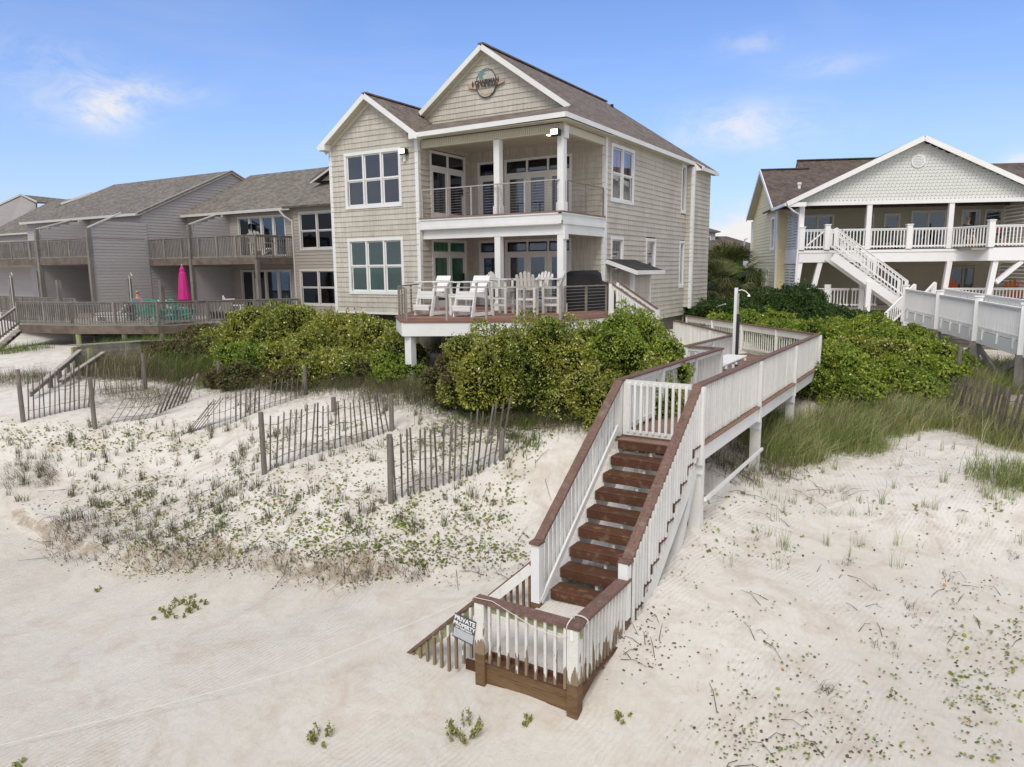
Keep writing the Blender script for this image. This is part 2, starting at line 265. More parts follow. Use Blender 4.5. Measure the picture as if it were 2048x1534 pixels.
# ------------------------------------------------------------------ object helpers
INV = {}
def thing(name, label, cat, loc, rotz=0, group=None, frame=None):
    o = bpy.data.objects.new(name, None); COL.objects.link(o); o.empty_display_size = .3
    mw = Matrix.Translation(Vector(loc)) @ Matrix.Rotation(rotz, 4, 'Z')
    o.matrix_basis = mw; INV[o.name] = mw.inverted()
    o['label'] = label; o['category'] = cat
    if group: o['group'] = group
    return o
def tag(o, label=None, cat=None, group=None, kind=None):
    for k, v in (('label', label), ('category', cat), ('group', group), ('kind', kind)):
        if v: o[k] = v
    return o
def inv_of(p): return INV[p.name] if p is not None else Matrix.Identity(4)
class MB:
    def __init__(s, frame=None): s.v = []; s.f = []; s.fr = frame if frame is not None else Matrix.Identity(4)
    def add(s, vs, fs):
        n = len(s.v); s.v += [tuple(v) for v in vs]; s.f += [tuple(i+n for i in f) for f in fs]; return s
    def box(s, x0, x1, y0, y1, z0, z1):
        return s.add([(x0, y0, z0), (x1, y0, z0), (x1, y1, z0), (x0, y1, z0), (x0, y0, z1), (x1, y0, z1), (x1, y1, z1), (x0, y1, z1)],
                     [(0, 3, 2, 1), (4, 5, 6, 7), (0, 1, 5, 4), (1, 2, 6, 5), (2, 3, 7, 6), (3, 0, 4, 7)])
    def beam(s, P, Q, w, t, up=(0, 0, 1)):
        P = Vector(P); Q = Vector(Q); d = (Q-P).normalized(); up = Vector(up)
        if abs(d.dot(up)) > .98: up = Vector((1, 0, 0))
        a = d.cross(up).normalized(); b = a.cross(d).normalized(); vs = []
        for X in (P, Q):
            for i, j in ((-1, -1), (1, -1), (1, 1), (-1, 1)): vs.append(X + a*(w/2*i) + b*(t/2*j))
        return s.add(vs, [(0, 3, 2, 1), (4, 5, 6, 7), (0, 1, 5, 4), (1, 2, 6, 5), (2, 3, 7, 6), (3, 0, 4, 7)])
    def prism(s, poly, vec):                    # extrude a planar polygon (list of 3D points) by vec
        n = len(poly); vec = Vector(vec); a = [Vector(p) for p in poly]
        return s.add(a + [p+vec for p in a], [tuple(range(n)), tuple(range(2*n-1, n-1, -1))] + [(i, i+n, (i+1) % n+n, (i+1) % n) for i in range(n)])
    def tube(s, pts, r, n=8, r2=None):
        pts = [Vector(p) for p in pts]; N_ = len(pts); vs = []
        for i, p in enumerate(pts):
            d = (pts[min(i+1, N_-1)]-pts[max(i-1, 0)]).normalized(); up = Vector((0, 0, 1)) if abs(d.z) < .95 else Vector((1, 0, 0))
            a = d.cross(up).normalized(); b = a.cross(d); rr = r if r2 is None else r+(r2-r)*i/(N_-1)
            for k in range(n): vs.append(p + a*(rr*math.cos(2*math.pi*k/n)) + b*(rr*math.sin(2*math.pi*k/n)))
        fs = [(i*n+k, (i+1)*n+k, (i+1)*n+(k+1) % n, i*n+(k+1) % n) for i in range(N_-1) for k in range(n)]
        fs += [tuple(range(n)), tuple(range(N_*n-1, (N_-1)*n-1, -1))]
        return s.add(vs, fs)
    def lathe(s, prof, c, n=16):
        vs = [(c[0]+r*math.cos(2*math.pi*k/n), c[1]+r*math.sin(2*math.pi*k/n), c[2]+z) for r, z in prof for k in range(n)]
        fs = [(i*n+k, i*n+(k+1) % n, (i+1)*n+(k+1) % n, (i+1)*n+k) for i in range(len(prof)-1) for k in range(n)]
        fs += [tuple(range(n-1, -1, -1)), tuple((len(prof)-1)*n+k for k in range(n))]
        return s.add(vs, fs)
    def build(s, name, m, parent=None, bevel=0, smooth=False, **kw):
        T = inv_of(parent) @ s.fr
        vs = [T @ Vector(v) for v in s.v]
        me = bpy.data.meshes.new(name); me.from_pydata(vs, [], s.f); me.materials.append(m)
        bm = bmesh.new(); bm.from_mesh(me); bmesh.ops.recalc_face_normals(bm, faces=bm.faces)
        if bevel: bmesh.ops.bevel(bm, geom=list(bm.edges), offset=bevel, segments=1, affect='EDGES')
        bm.to_mesh(me); bm.free()
        if smooth: me.polygons.foreach_set('use_smooth', [True]*len(me.polygons))
        o = bpy.data.objects.new(name, me); COL.objects.link(o)
        if parent is not None: o.parent = parent; INV[o.name] = inv_of(parent)
        tag(o, **kw); return o
UC = {}
def cube(m):
    k = ('c', m.name)
    if k not in UC:
        me = bpy.data.meshes.new('board_'+m.name); b = MB().box(-.5, .5, -.5, .5, -.5, .5); me.from_pydata(b.v, [], b.f); me.materials.append(m); UC[k] = me
    return UC[k]
def wedge(m):
    k = ('w', m.name)
    if k not in UC:      # lap board: x along, y outwards (bottom proud), z up
        me = bpy.data.meshes.new('lap_'+m.name)
        me.from_pydata([(0, 0, 0), (1, 0, 0), (1, 1, 0), (0, 1, 0), (0, 0, 1), (1, 0, 1), (1, .22, 1), (0, .22, 1)], [], [(0, 3, 2, 1), (4, 5, 6, 7), (0, 1, 5, 4), (1, 2, 6, 5), (2, 3, 7, 6), (3, 0, 4, 7)]); me.materials.append(m); UC[k] = me
    return UC[k]
def inst(name, me, mw, parent, **kw):
    o = bpy.data.objects.new(name, me); COL.objects.link(o)
    if parent is not None: o.parent = parent; INV[o.name] = inv_of(parent)
    o.matrix_basis = inv_of(parent) @ mw; tag(o, **kw); return o
def beamp(name, m, parent, P, Q, w, t, up=(0, 0, 1), fr=None, **kw):
    """one straight board as its own object, shared mesh"""
    P = Vector(P); Q = Vector(Q); d = Q-P; L = d.length; d.normalize(); up = Vector(up)
    if abs(d.dot(up)) > .98: up = Vector((0, 1, 0))
    a = d.cross(up).normalized(); b = a.cross(d).normalized(); c = (P+Q)/2
    mw = Matrix(((d.x*L, a.x*w, b.x*t, c.x), (d.y*L, a.y*w, b.y*t, c.y), (d.z*L, a.z*w, b.z*t, c.z), (0, 0, 0, 1)))
    if fr is not None: mw = fr @ mw
    return inst(name, cube(m), mw, parent, **kw)
def frame(o, xa, ya=None):
    """wall frame: x along the wall, y outwards, z up"""
    xa = Vector(xa).normalized(); z = Vector((0, 0, 1)); y = Vector(ya).normalized(); 
    return Matrix(((xa.x, y.x, z.x, o[0]), (xa.y, y.y, z.y, o[1]), (xa.z, y.z, z.z, o[2]), (0, 0, 0, 1)))

def lapwall(parent, fr, spans, z0, z1, h, holes, m, proud=.028, seam=None, joined=False, thick=.14, backm=None, name='siding_board', lift=0):
    """lap siding course by course; spans(z)->(u0,u1); holes (u0,u1,z0,z1) stay open"""
    back = MB(fr); jn = MB(fr); z = z0; row = 0
    while z < z1-.02:
        zt = min(z+h, z1); a0, b0 = spans(z+.001); a1, b1 = spans(zt-.001)
        lo, hi = (a0+a1)/2, (b0+b1)/2
        cuts = [(max(lo, hh[0]), min(hi, hh[1])) for hh in holes if hh[2] < (z+zt)/2 < hh[3]]
        cuts = sorted(c for c in cuts if c[1] > c[0]); segs = []; cur = lo
        for c in cuts:
            if c[0] > cur: segs.append((cur, c[0]))
            cur = max(cur, c[1])
        if cur < hi: segs.append((cur, hi))
        for (u0, u1) in segs:
            if u1-u0 < .03: continue
            ul0, ur0 = (a0 if u0 == lo else u0), (b0 if u1 == hi else u1); ul1, ur1 = (a1 if u0 == lo else u0), (b1 if u1 == hi else u1)
            back.add([(ul0, -thick, z), (ur0, -thick, z), (ur0, 0, z), (ul0, 0, z), (ul1, -thick, zt), (ur1, -thick, zt), (ur1, 0, zt), (ul1, 0, zt)],
                     [(0, 3, 2, 1), (4, 5, 6, 7), (0, 1, 5, 4), (1, 2, 6, 5), (2, 3, 7, 6), (3, 0, 4, 7)])
            pts = [u0]
            if seam:
                k = math.floor((u0-(row % 3)*seam*.37)/seam)+1
                while True:
                    s = k*seam+(row % 3)*seam*.37; k += 1
                    if s > u1-.15: break
                    if s > u0+.15: pts.append(s)
            pts.append(u1)
            for i in range(len(pts)-1):
                p, q = pts[i], pts[i+1]
                p0, p1 = (ul0, ul1) if i == 0 else (p+.002, p+.002)
                q0, q1 = (ur0, ur1) if i == len(pts)-2 else (q-.002, q-.002)
                pr = proud*(1+random.uniform(-.12, .12))
                vs = [(p0, .001, z), (q0, .001, z), (q0, pr, z), (p0, pr, z), (p1, .001, zt), (q1, .001, zt), (q1, pr*.22, zt), (p1, pr*.22, zt)]
                fs = [(0, 3, 2, 1), (4, 5, 6, 7), (0, 1, 5, 4), (1, 2, 6, 5), (2, 3, 7, 6), (3, 0, 4, 7)]
                if joined: jn.add(vs, fs)
                elif abs(p0-p1) < 1e-4 and abs(q0-q1) < 1e-4:
                    mw = fr @ Matrix(((q0-p0, 0, 0, p0), (0, pr, 0, .001), (0, 0, zt-z, z), (0, 0, 0, 1)))
                    inst(name, wedge(m), mw, parent)
                else: MB(fr).add(vs, fs).build(name, m, parent)
        z = zt; row += 1
    if joined: jn.build('siding', m, parent, kind='stuff')
    back.build('wall', backm or M['wallback'], parent)

def window(parent, fr, u0, u1, z0, z1, cols=1, hung=True, trim=.11, m=None, gm=None, gaps=.07, deep=.07, head=.0, sill=0.0, name='window', sashm=None):
    """u0..z1: outer edge of the trim. returns the hole for the wall"""
    m = m or M['trim']; gm = gm or M['glass']; t = trim; sm = sashm or m
    b = MB(fr)
    b.box(u0, u1, -.02, .045, z1-t-head, z1); b.box(u0, u1, -.02, .05, z0, z0+t+sill)
    b.box(u0, u0+t, -.02, .040, z0+t+sill, z1-t-head); b.box(u1-t, u1, -.02, .040, z0+t+sill, z1-t-head)
    i0, i1, k0, k1 = u0+t, u1-t, z0+t+sill, z1-t-head; w = (i1-i0-(cols-1)*gaps)/cols
    for c in range(1, cols):
        x = i0+c*w+(c-1)*gaps; b.box(x, x+gaps, -.06, .034, k0, k1)
    wo_ = b.build(name, m, parent)
    s = .045; sub = parent.parent is None or True
    for c in range(cols):
        x0 = i0+c*(w+gaps); x1 = x0+w
        levels = [(k0, (k0+k1)/2+.0, -.045), ((k0+k1)/2, k1, -.020)] if hung else [(k0, k1, -.03)]
        for (a, e, yy) in levels:
            f = MB(fr); f.box(x0, x1, yy-.02, yy, e-s, e); f.box(x0, x1, yy-.02, yy, a, a+s*1.3)
            f.box(x0, x0+s, yy-.02, yy, a+s*1.3, e-s); f.box(x1-s, x1, yy-.02, yy, a+s*1.3, e-s); f.build('sash', sm, wo_)
            MB(fr).box(x0+s, x1-s, yy-.014, yy-.008, a+s*1.3, e-s).build('pane', gm, wo_)
    return (u0+.03, u1-.03, z0+.03, z1-.03)

def door(parent, fr, u0, u1, z0, z1, leaves, transom=.42, m=None, gm=None, handle=None, trim=.09):
    m = m or M['trim']; gm = gm or M['glassd']; b = MB(fr)
    b.box(u0, u1, -.02, .035, z1-trim, z1); b.box(u0, u0+trim, -.02, .03, z0, z1-trim); b.box(u1-trim, u1, -.02, .03, z0, z1-trim)
    zt = z1-trim-transom; b.box(u0+trim, u1-trim, -.04, .025, zt-.1, zt)
    w = (u1-u0-2*trim)/leaves
    for i in range(1, leaves): b.box(u0+trim+i*w-.035, u0+trim+i*w+.035, -.04, .02, z0, zt-.1); b.box(u0+trim+i*w-.035, u0+trim+i*w+.035, -.04, .02, zt, z1-trim)
    d = b.build('door', m, parent)
    for i in range(leaves):
        x0 = u0+trim+i*w+(.035 if i else 0); x1 = u0+trim+(i+1)*w-(.035 if i < leaves-1 else 0)
        f = MB(fr); s = .12; e = zt-.1
        f.box(x0, x1, -.04, -.005, e-s, e); f.box(x0, x1, -.04, -.005, z0, z0+.26); f.box(x0, x0+s, -.04, -.005, z0+.26, e-s); f.box(x1-s, x1, -.04, -.005, z0+.26, e-s); f.build('door_leaf', m, d)
        MB(fr).box(x0+s, x1-s, -.028, -.02, z0+.26, e-s).build('pane', gm, d)
        MB(fr).box(x0+.05, x1-.05, -.03, -.02, zt+.04, z1-trim-.03).build('transom_pane', gm, d)
    if handle is not None: MB(fr).box(handle-.03, handle+.03, .0, .05, z0+.98, z0+1.25).build('handle', M['black'], d)
    return (u0+.02, u1-.02, z0-.1, z1-.02)

def railing(parent, A, B, h, m, capm=None, capw=.14, capt=.035, spacing=.125, bw=.036, inset=0, toprail=True, botrail=True, posts=None, postw=.09, drop=None, balm=None, off=(0, 0), joined=False, postdrop=0, trailh=.09, balext=0):
    """A,B: cap centre line; balusters hang below it. off shifts balusters sideways"""
    A = Vector(A); B = Vector(B); d = B-A; L = Vector((d.x, d.y, 0)).length; o = Vector((off[0], off[1], 0)); u = d/L
    if capm: beamp('cap_rail', capm, parent, A-Vector((0, 0, capt/2)), B-Vector((0, 0, capt/2)), capw, capt)
    z = Vector((0, 0, 1)); ct = capt if capm else 0
    if toprail: beamp('top_rail', m, parent, A-z*(ct+trailh/2+.002), B-z*(ct+trailh/2+.002), .04, trailh)
    if botrail: beamp('bottom_rail', m, parent, A-z*(h-.09), B-z*(h-.09), .04, .08)
    n = max(1, int(round(L/spacing))); J = MB()
    for i in range(n):
        t = (i+.5)/n*L; P = A+u*t+o; dz = drop(t) if drop else h
        jx = random.uniform(-.004, .004); P = P+Vector((jx, jx, 0))
        zt = P.z-ct-.004; zb = P.z-dz+random.uniform(-.006, .006)-balext
        if joined: J.box(P.x-bw/2, P.x+bw/2, P.y-bw/2, P.y+bw/2, zb, zt)
        else: beamp('baluster', balm or m, parent, (P.x, P.y, zb), (P.x, P.y, zt), bw, bw)
    if joined: J.build('balusters', balm or m, parent, kind='stuff')
    for t in (posts or []):
        P = A+u*t; beamp('post', m, parent, (P.x, P.y, P.z-h-postdrop), (P.x, P.y, P.z-ct), postw, postw)

# ------------------------------------------------------------------ ground
CT = [(at(*p)) for p in [(100,1534,8.4),(600,1300,10.3),(500,1150,12.6),(782,1008,14),(529,948,15.6),(190,860,19.5),(47,845,19.4),(1003,920,15.3),(1080,835,16.6),(1000,805,17.4),(1120,880,15.2),(1050,885,15.5),(785,860,17.5),(700,800,19.5),
      (860,745,21),(400,770,24),(150,720,30),(50,740,27),(50,700,33),(1100,1000,14.2),(1500,1100,12.5),(1700,1300,10),(1900,1000,14),(1900,885,17.5),(1180,835,16),
      (1680,780,24),(2048,900,17),(2048,1100,12.5),(600,780,21.5),(2048,1534,8),(1930,760,24),(300,800,22),(900,900,16.2),(1024,1534,8.3),(1760,1150,12.0),(330,1000,16.2),(100,980,17.2)]]
CT += [np.array(p, float) for p in [(17.48,-13.4,-4.12),(15.3,-13.6,-4.12),(16.4,-12.4,-3.66),(15.7,-11.7,-3.62),(17.3,-11.8,-3.62),(17.1,-8.5,-3.14),(17,-4.1,-3.2),(17,-.2,-3.05),(18.8,-9.5,-3.55),
      (14.6,-11.2,-3.62),(14.0,-12.6,-3.92),(14.3,-13.3,-3.98),(12.5,-5.2,-1.35),(14.4,-4.2,-1.4),(10,-3.6,-1.5),(6,-2,-1.55),(3,0,-1.5),(0,1,-1.5),(-3,-1,-1.7),(10,6,-1.2),(14,8,-1.6),(5,14,-1.5),(15.4,-2,-2.3),(15.2,1.5,-2.3),
      (13,20,-1.9),(22,22,-2.0),(19.5,12,-2.4),(24,14,-2.3),(-8,4,-1.9),(-16,0,-2.1),(-20,8,-1.9),(-35,5,-2.0),(-45,25,-2),(0,35,-1.8),(30,35,-2),(30,5,-2.8),(28,-6,-3.3),(0,-18,-4.2),(-20,-12,-3.6),(-35,-14,-3.8),(5,-24,-4.6),(20,-26,-4.7),(33,-18,-4.4)]]
CT = np.array(CT)
def _tps(r2): return np.where(r2 > 1e-9, r2*np.log(r2+1e-12)*.5, 0)
_n = len(CT); _K = _tps(((CT[:, None, :2]-CT[None, :, :2])**2).sum(-1)) + np.eye(_n)*0.35
_P = np.c_[np.ones(_n), CT[:, :2]]; _A = np.zeros((_n+3, _n+3)); _A[:_n, :_n] = _K; _A[:_n, _n:] = _P; _A[_n:, :_n] = _P.T
_w = np.linalg.solve(_A, np.r_[CT[:, 2], 0, 0, 0])
SC = None
hill_rng = np.random.default_rng(3); HW = [(hill_rng.normal(0, 1, 2), hill_rng.uniform(0, 6.28)) for _ in range(14)]
def noise2(x, y, f):
    s = 0
    for k, (d, ph) in enumerate(HW):
        g = f*(0.6+.22*k); s = s + np.sin((d[0]*x+d[1]*y)*g+ph+1.3*np.sin((d[1]*x-d[0]*y)*g*.7+ph*2))/(1+.25*k)
    return s/5
def G(x, y):
    x = np.atleast_1d(np.asarray(x, float)); y = np.atleast_1d(np.asarray(y, float)); sh = x.shape; x = x.ravel(); y = y.ravel()
    cx = np.clip(x, -55, 36); cy = np.clip(y, -27, 40); z = np.empty_like(cx)
    for i in range(0, len(cx), 40000):
        q = np.c_[cx[i:i+40000], cy[i:i+40000]]; r2 = ((q[:, None, :]-CT[None, :, :2])**2).sum(-1)
        z[i:i+40000] = _tps(r2) @ _w[:_n] + _w[_n] + q @ _w[_n+1:]
    z = np.clip(z, -4.9, -.9)
    z = z - .035*np.maximum(0, -27-y)                      # beach falls towards the sea
    z = z + .07*noise2(x, y, .55) + .018*noise2(x+9, y, 2.3)
    # scarp line: a small step with undercut look
    if SC is None: return z.reshape(sh)
    best = np.full(x.shape, 1e9); side = np.zeros(x.shape)
    near = (x > -12) & (x < 17) & (y < -4) & (y > -20)
    for a, b in zip(SC[:-1], SC[1:]):
        d = b-a; L2 = d@d; t = np.clip(((x-a[0])*d[0]+(y-a[1])*d[1])/L2, 0, 1); ex = x-(a[0]+t*d[0]); ey = y-(a[1]+t*d[1]); dd = np.hypot(ex, ey)
        sd = np.sign(d[0]*ey-d[1]*ex); u = dd < best; best = np.where(u, dd, best); side = np.where(u, sd, side)
    s = best*side + .16*noise2(x, y, 1.7)
    st = 1/(1+np.exp(-np.clip(s/.045, -40, 40))); fall = np.exp(-np.abs(s)/1.1)
    amp = np.where(near, .50, 0)*np.clip(.66+.34*np.sin(x*1.7)+.25*np.sin(x*4.1+1), .2, 1.2)*np.clip((15.0-x)/3, 0, 1)
    z = z + amp*(st-.5)*fall
    return z.reshape(sh)
def g1(x, y): return float(G(x, y)[0])
def gp(px, py, D0=6, D1=70):                               # where the sight line of a photo pixel meets the ground
    D = np.linspace(D0, D1, 900); P = CP[None]+(CF+CR*(px-1024)/FL-CU*(py-767)/FL)[None]*D[:, None]
    below = P[:, 2] < G(P[:, 0], P[:, 1]); k = int(np.argmax(below)) if below.any() else len(D)-1
    return Vector((P[k, 0], P[k, 1], g1(P[k, 0], P[k, 1])))
SC = np.array([tuple(gp(*p)[:2]) for p in [(-160,985),(40,1030),(200,1100),(330,1126),(430,1098),(520,1124),(600,1140),(700,1146),(860,1152),(1010,1152)]])
def axis(lo, hi, f, far0, far1):
    a = list(np.arange(lo, hi+1e-6, f)); s = f; x = lo; pre = []
    while x > far0: s *= 1.16; x -= s; pre.append(x)
    s = f; x = hi; post = []
    while x < far1: s *= 1.16; x += s; post.append(x)
    return np.array(pre[::-1]+a+post)
gx = axis(0, 25.5, .06, -2500, 2500); gy = axis(-18.5, 0, .06, -140, 3000)
X, Y = np.meshgrid(gx, gy); Z = G(X, Y)
VEG = []   # (x,y,r) where litter darkens the sand, filled before the ground mesh is made
def grid_mesh(name, X, Y, Z, m):
    ny, nx = X.shape; me = bpy.data.meshes.new(name); v = np.c_[X.ravel(), Y.ravel(), Z.ravel()].astype(np.float32)
    me.vertices.add(len(v)); me.vertices.foreach_set('co', v.ravel()); i = np.arange(nx*ny).reshape(ny, nx)
    q = np.stack([i[:-1, :-1], i[:-1, 1:], i[1:, 1:], i[1:, :-1]], -1).reshape(-1, 4)
    me.loops.add(q.size); me.loops.foreach_set('vertex_index', q.ravel().astype(np.int32)); me.polygons.add(len(q)); me.polygons.foreach_set('loop_start', np.arange(0, q.size, 4, dtype=np.int32))
    me.polygons.foreach_set('use_smooth', np.ones(len(q), bool)); me.update(); me.materials.append(m); o = bpy.data.objects.new(name, me); COL.objects.link(o); return o
# ------------------------------------------------------------------ main house
H = thing('beach_house', 'two storey taupe shingled beach house with gabled roof and two stacked porches', 'house', (5, 6, -1.5))
W1, W2, DS, ZB = 4.24, 9.91, 3.31, 3.2
sd = M['siding']
fb = frame((0, 0, 0), (1, 0, 0), (0, -1, 0))                       # bay front
def sp_bay(z):
    if z < 5.9: return (0, W1)
    k = (z-5.9)/.71; return (0+k, W1-k)
hb = [window(H, fb, .76, 3.49, 3.66, 5.70, 3, gm=M['glass']), window(H, fb, .77, 3.49, .50, 2.58, 3, gm=M['glass'])]
lapwall(H, fb, sp_bay, -.17, 7.30, .188, hb, sd, seam=1.22)
fs = frame((W1, 0, 0), (0, 1, 0), (1, 0, 0))                       # bay side in the porch
hs = [door(H, fs, .66, 2.86, ZB, 5.62, 2, handle=2.62), door(H, fs, .66, 2.86, 0.0, 2.50, 2, handle=2.62, transom=.36)]
lapwall(H, fs, lambda z: (0, DS), -.17, 5.9, .188, hs, sd, seam=1.22)
fd = frame((W1, DS, 0), (1, 0, 0), (0, -1, 0))                     # porch back wall
hd = [door(H, fd, .30, 1.36, ZB, 5.46, 1), door(H, fd, 1.52, 4.36, ZB, 5.46, 3, handle=None), door(H, fd, .30, 1.36, 0, 2.5, 1, transom=.36), door(H, fd, 1.52, 4.36, 0, 2.5, 3, transom=.36)]
lapwall(H, fd, lambda z: (0, W2-W1-.0), -.17, 5.95, .188, hd, sd, seam=1.22)
fr_ = frame((W2, 0, 0), (0, 1, 0), (1, 0, 0))                      # right side wall
hr = [window(H, fr_, 3.74, 5.87, 3.75, 5.76, 2), window(H, fr_, 11.40, 12.06, 3.80, 5.92, 1, hung=False), window(H, fr_, 3.79, 4.94, .35, 2.54, 1),
      window(H, fr_, 7.24, 8.36, 1.30, 2.58, 1, hung=False), window(H, fr_, 11.38, 12.04, .50, 2.60, 1, hung=False)]
lapwall(H, fr_, lambda z: (DS, 12.15), -.75, 5.95, .188, hr, sd, seam=1.22)
fbm = frame((W2+.36, 0, 0), (0, 1, 0), (1, 0, 0))
lapwall(H, fbm, lambda z: (12.12, 14.58), -.39, 5.85, .188, [], sd, seam=1.22)
lapwall(H, frame((W2, 12.12, 0), (1, 0, 0), (0, -1, 0)), lambda z: (0, .36), -.39, 5.85, .188, [], sd)
lapwall(H, fr_, lambda z: (12.15, 14.4), -1.4, -.39, .188, [], sd)
lapwall(H, frame((0, 0, 0), (0, 1, 0), (-1, 0, 0)), lambda z: (0, 14.5), -.17, 5.9, .188, [], sd, joined=True)
MB().box(0, W2, 14.4, 14.5, -.8, 6).build('back_wall', M['wallback'], H)
# interior seen through the panes
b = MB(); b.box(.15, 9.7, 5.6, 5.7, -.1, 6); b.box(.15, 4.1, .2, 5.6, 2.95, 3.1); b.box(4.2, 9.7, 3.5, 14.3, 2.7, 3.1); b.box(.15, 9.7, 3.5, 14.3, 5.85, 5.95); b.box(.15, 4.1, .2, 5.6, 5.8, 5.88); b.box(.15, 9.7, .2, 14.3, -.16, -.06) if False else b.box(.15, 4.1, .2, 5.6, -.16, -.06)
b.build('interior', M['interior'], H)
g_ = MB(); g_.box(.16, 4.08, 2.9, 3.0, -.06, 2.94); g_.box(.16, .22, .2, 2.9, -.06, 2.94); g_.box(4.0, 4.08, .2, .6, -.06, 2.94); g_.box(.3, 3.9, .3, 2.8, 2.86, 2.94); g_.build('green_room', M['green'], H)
k = MB(fr_); k.box(3.85, 4.75, -.28, -.24, 4.75, 5.7); k.box(4.85, 5.8, -.28, -.24, 4.72, 5.7); k.box(3.95, 4.45, -.28, -.24, 1.45, 2.5); k.box(7.35, 8.25, -.28, -.24, 1.35, 2.5); k.build('curtain', M['pink'], H)
k = MB(frame((W1, DS, 0), (1, 0, 0), (0, -1, 0))); k.box(2.0, 2.45, -.25, -.21, ZB, 5.0); k.box(2.75, 3.4, -.3, -.26, ZB, 5.0); k.build('curtain', M['curtain'], H)
# corner boards
def cboard(x, y, sx, sy, z0, z1, w=.12, t=.028):
    b = MB(); b.box(min(x, x+sx*w), max(x, x+sx*w), min(y, y-sy*t), max(y, y-sy*t), z0, z1); b.box(min(x, x-sx*t), max(x, x-sx*t), min(y-sy*t, y+sy*w), max(y-sy*t, y+sy*w), z0, z1); b.build('corner_board', M['trim'], H)
cboard(0, 0, 1, 1, -.17, 5.95); cboard(W1, 0, -1, 1, -.17, 5.9); cboard(W2, DS, -1, 1, -.2, 5.9); cboard(W2+.36, 12.12, -1, 1, -.45, 5.83); cboard(W2+.36, 14.58, -.3, -1, -.39, 5.83)
cboard(W2, 14.4, -.5, -1, -1.4, -.42, .06)
MB().box(.0, W1, -.04, -.0, -.24, -.17).build('skirt_trim', M['trim'], H)
# roofs
def slab(parent, poly, t, m, name='roof', **kw):
    P = [Vector(p) for p in poly]; n = (P[1]-P[0]).cross(P[2]-P[0]).normalized(); n = n if n.z > 0 else -n
    return MB().prism(P, -n*t).build(name, m, parent, **kw)
zr = 9.25; ze = 6.08; xe = 10.22; xm = 5.7
slab(H, [(xe, -.3, ze), (xe, 12.3, ze), (xm, 12.6, zr), (xm, 1.9, zr), (9.22, 1.9, 6.79)], .06, M['roof'])
slab(H, [(xe, 12.3, ze), (xe+.34, 12.3, ze-.22), (xe+.34, 14.9, ze-.22), (xe, 15.2, ze), (xm, 12.6, zr)], .06, M['roof'])
slab(H, [(xm, 1.9, zr), (xm, 12.6, zr), (1.2, 15.2, ze), (1.2, 1.9, ze)], .06, M['roof'])
slab(H, [(xe, 15.2, ze), (xm, 12.6, zr), (1.2, 15.2, ze)], .06, M['roof'])
slab(H, [(4.0, -.3, 6.05), (xe, -.3, ze), (9.16, 2.25, 6.86), (2.4, 2.25, 6.86)], .05, M['roof'])
slab(H, [(2.15, -.33, 7.62), (4.50, -.33, 6.0), (4.50, 9, 6.0), (2.15, 9, 7.62)], .06, M['roof'])
slab(H, [(2.15, -.33, 7.62), (-.22, -.33, 6.0), (-.22, 15, 6.0), (2.15, 15, 7.62)], .06, M['roof'])
MB().beam((xm, 1.85, zr+.02), (xm, 12.6, zr+.02), .22, .05).beam((2.15, -.35, 7.63), (2.15, 3.6, 7.63), .2, .05).build('ridge_cap', M['roof'], H)
MB().box(xm+.5, xm+.62, 12.0, 12.12, 8.5, 8.98).build('roof_vent', M['black'], H)
# main gable wall, base at the pent roof
fg = frame((0, 2.2, 0), (1, 0, 0), (0, -1, 0))
lapwall(H, fg, lambda z: (xm-(9.0-z)/.70, xm+(9.0-z)/.70), 6.74, 8.96, .188, [], sd, seam=1.3)
def rake(P, Q, w=.17, t=.035, n='rake_board', m=None): beamp(n, m or M['trim'], H, P, Q, t, w)
y = 1.88
rake((xm, y, zr-.085), (9.22, y, 6.70)); rake((xm, y, zr-.085), (2.9, y, zr-.085-(xm-2.9)*.70))
rake((2.15, -.345, 7.62-.09), (4.52, -.345, 5.99-.09)); rake((2.15, -.345, 7.62-.09), (-.24, -.345, 5.99-.09))
for x, s in ((-.24, 1), (4.5, -1)):
    MB().prism([(x, -.36, 5.86), (x+s*.36, -.36, 5.86), (x+s*.36, -.36, 6.14), (x, -.36, 5.95)], (0, .36, 0)).build('eave_return', M['trim'], H)
# soffits under the rakes
for (P, Q, yb, yw) in (((xm, 0, zr-.16), (9.3, 0, 6.64), 1.9, 2.2), ((xm, 0, zr-.16), (2.9, 0, 7.13), 1.9, 2.2), ((2.15, 0, 7.44), (4.4, 0, 5.88), -.33, 0), ((2.15, 0, 7.44), (-.18, 0, 5.84), -.33, 0)):
    n = 14
    for i in range(n):
        a, c = i/n, (i+.93)/n; f = lambda k: (P[0]+(Q[0]-P[0])*k, P[2]+(Q[2]-P[2])*k); x0, z0 = f(a); x1, z1 = f(c)
        MB().prism([(x0, yb, z0), (x1, yb, z1), (x1, yw, z1), (x0, yw, z0)], (0, 0, .02)).build('soffit_panel', M['soffit'], H)
    beamp('frieze', M['soffit'], H, (P[0], yw-.03, P[2]-.06), (Q[0], yw-.03, Q[2]-.06), .03, .11)
rake((4.40, -.33, 5.965), (xe+.01, -.33, ze-.075), .15, .03, 'fascia'); rake((xe+.01, -.345, ze-.075), (xe+.01, 12.3, ze-.075), .15, .03, 'fascia')
rake((xe+.01, 12.3, ze-.10), (xe+.35, 12.5, ze-.30), .2, .03, 'fascia'); rake((xe+.35, 12.3, ze-.30), (xe+.35, 14.95, ze-.30), .15, .03, 'fascia'); rake((-.23, -.33, 5.92), (-.23, 15, 5.92), .15, .03, 'fascia')
MB().prism([(xe+.34, 12.28, ze-.38), (W2, 12.28, ze-.38), (W2, 12.28, ze), (xe, 12.28, ze-.02)], (0, .03, 0)).build('eave_return', M['trim'], H)
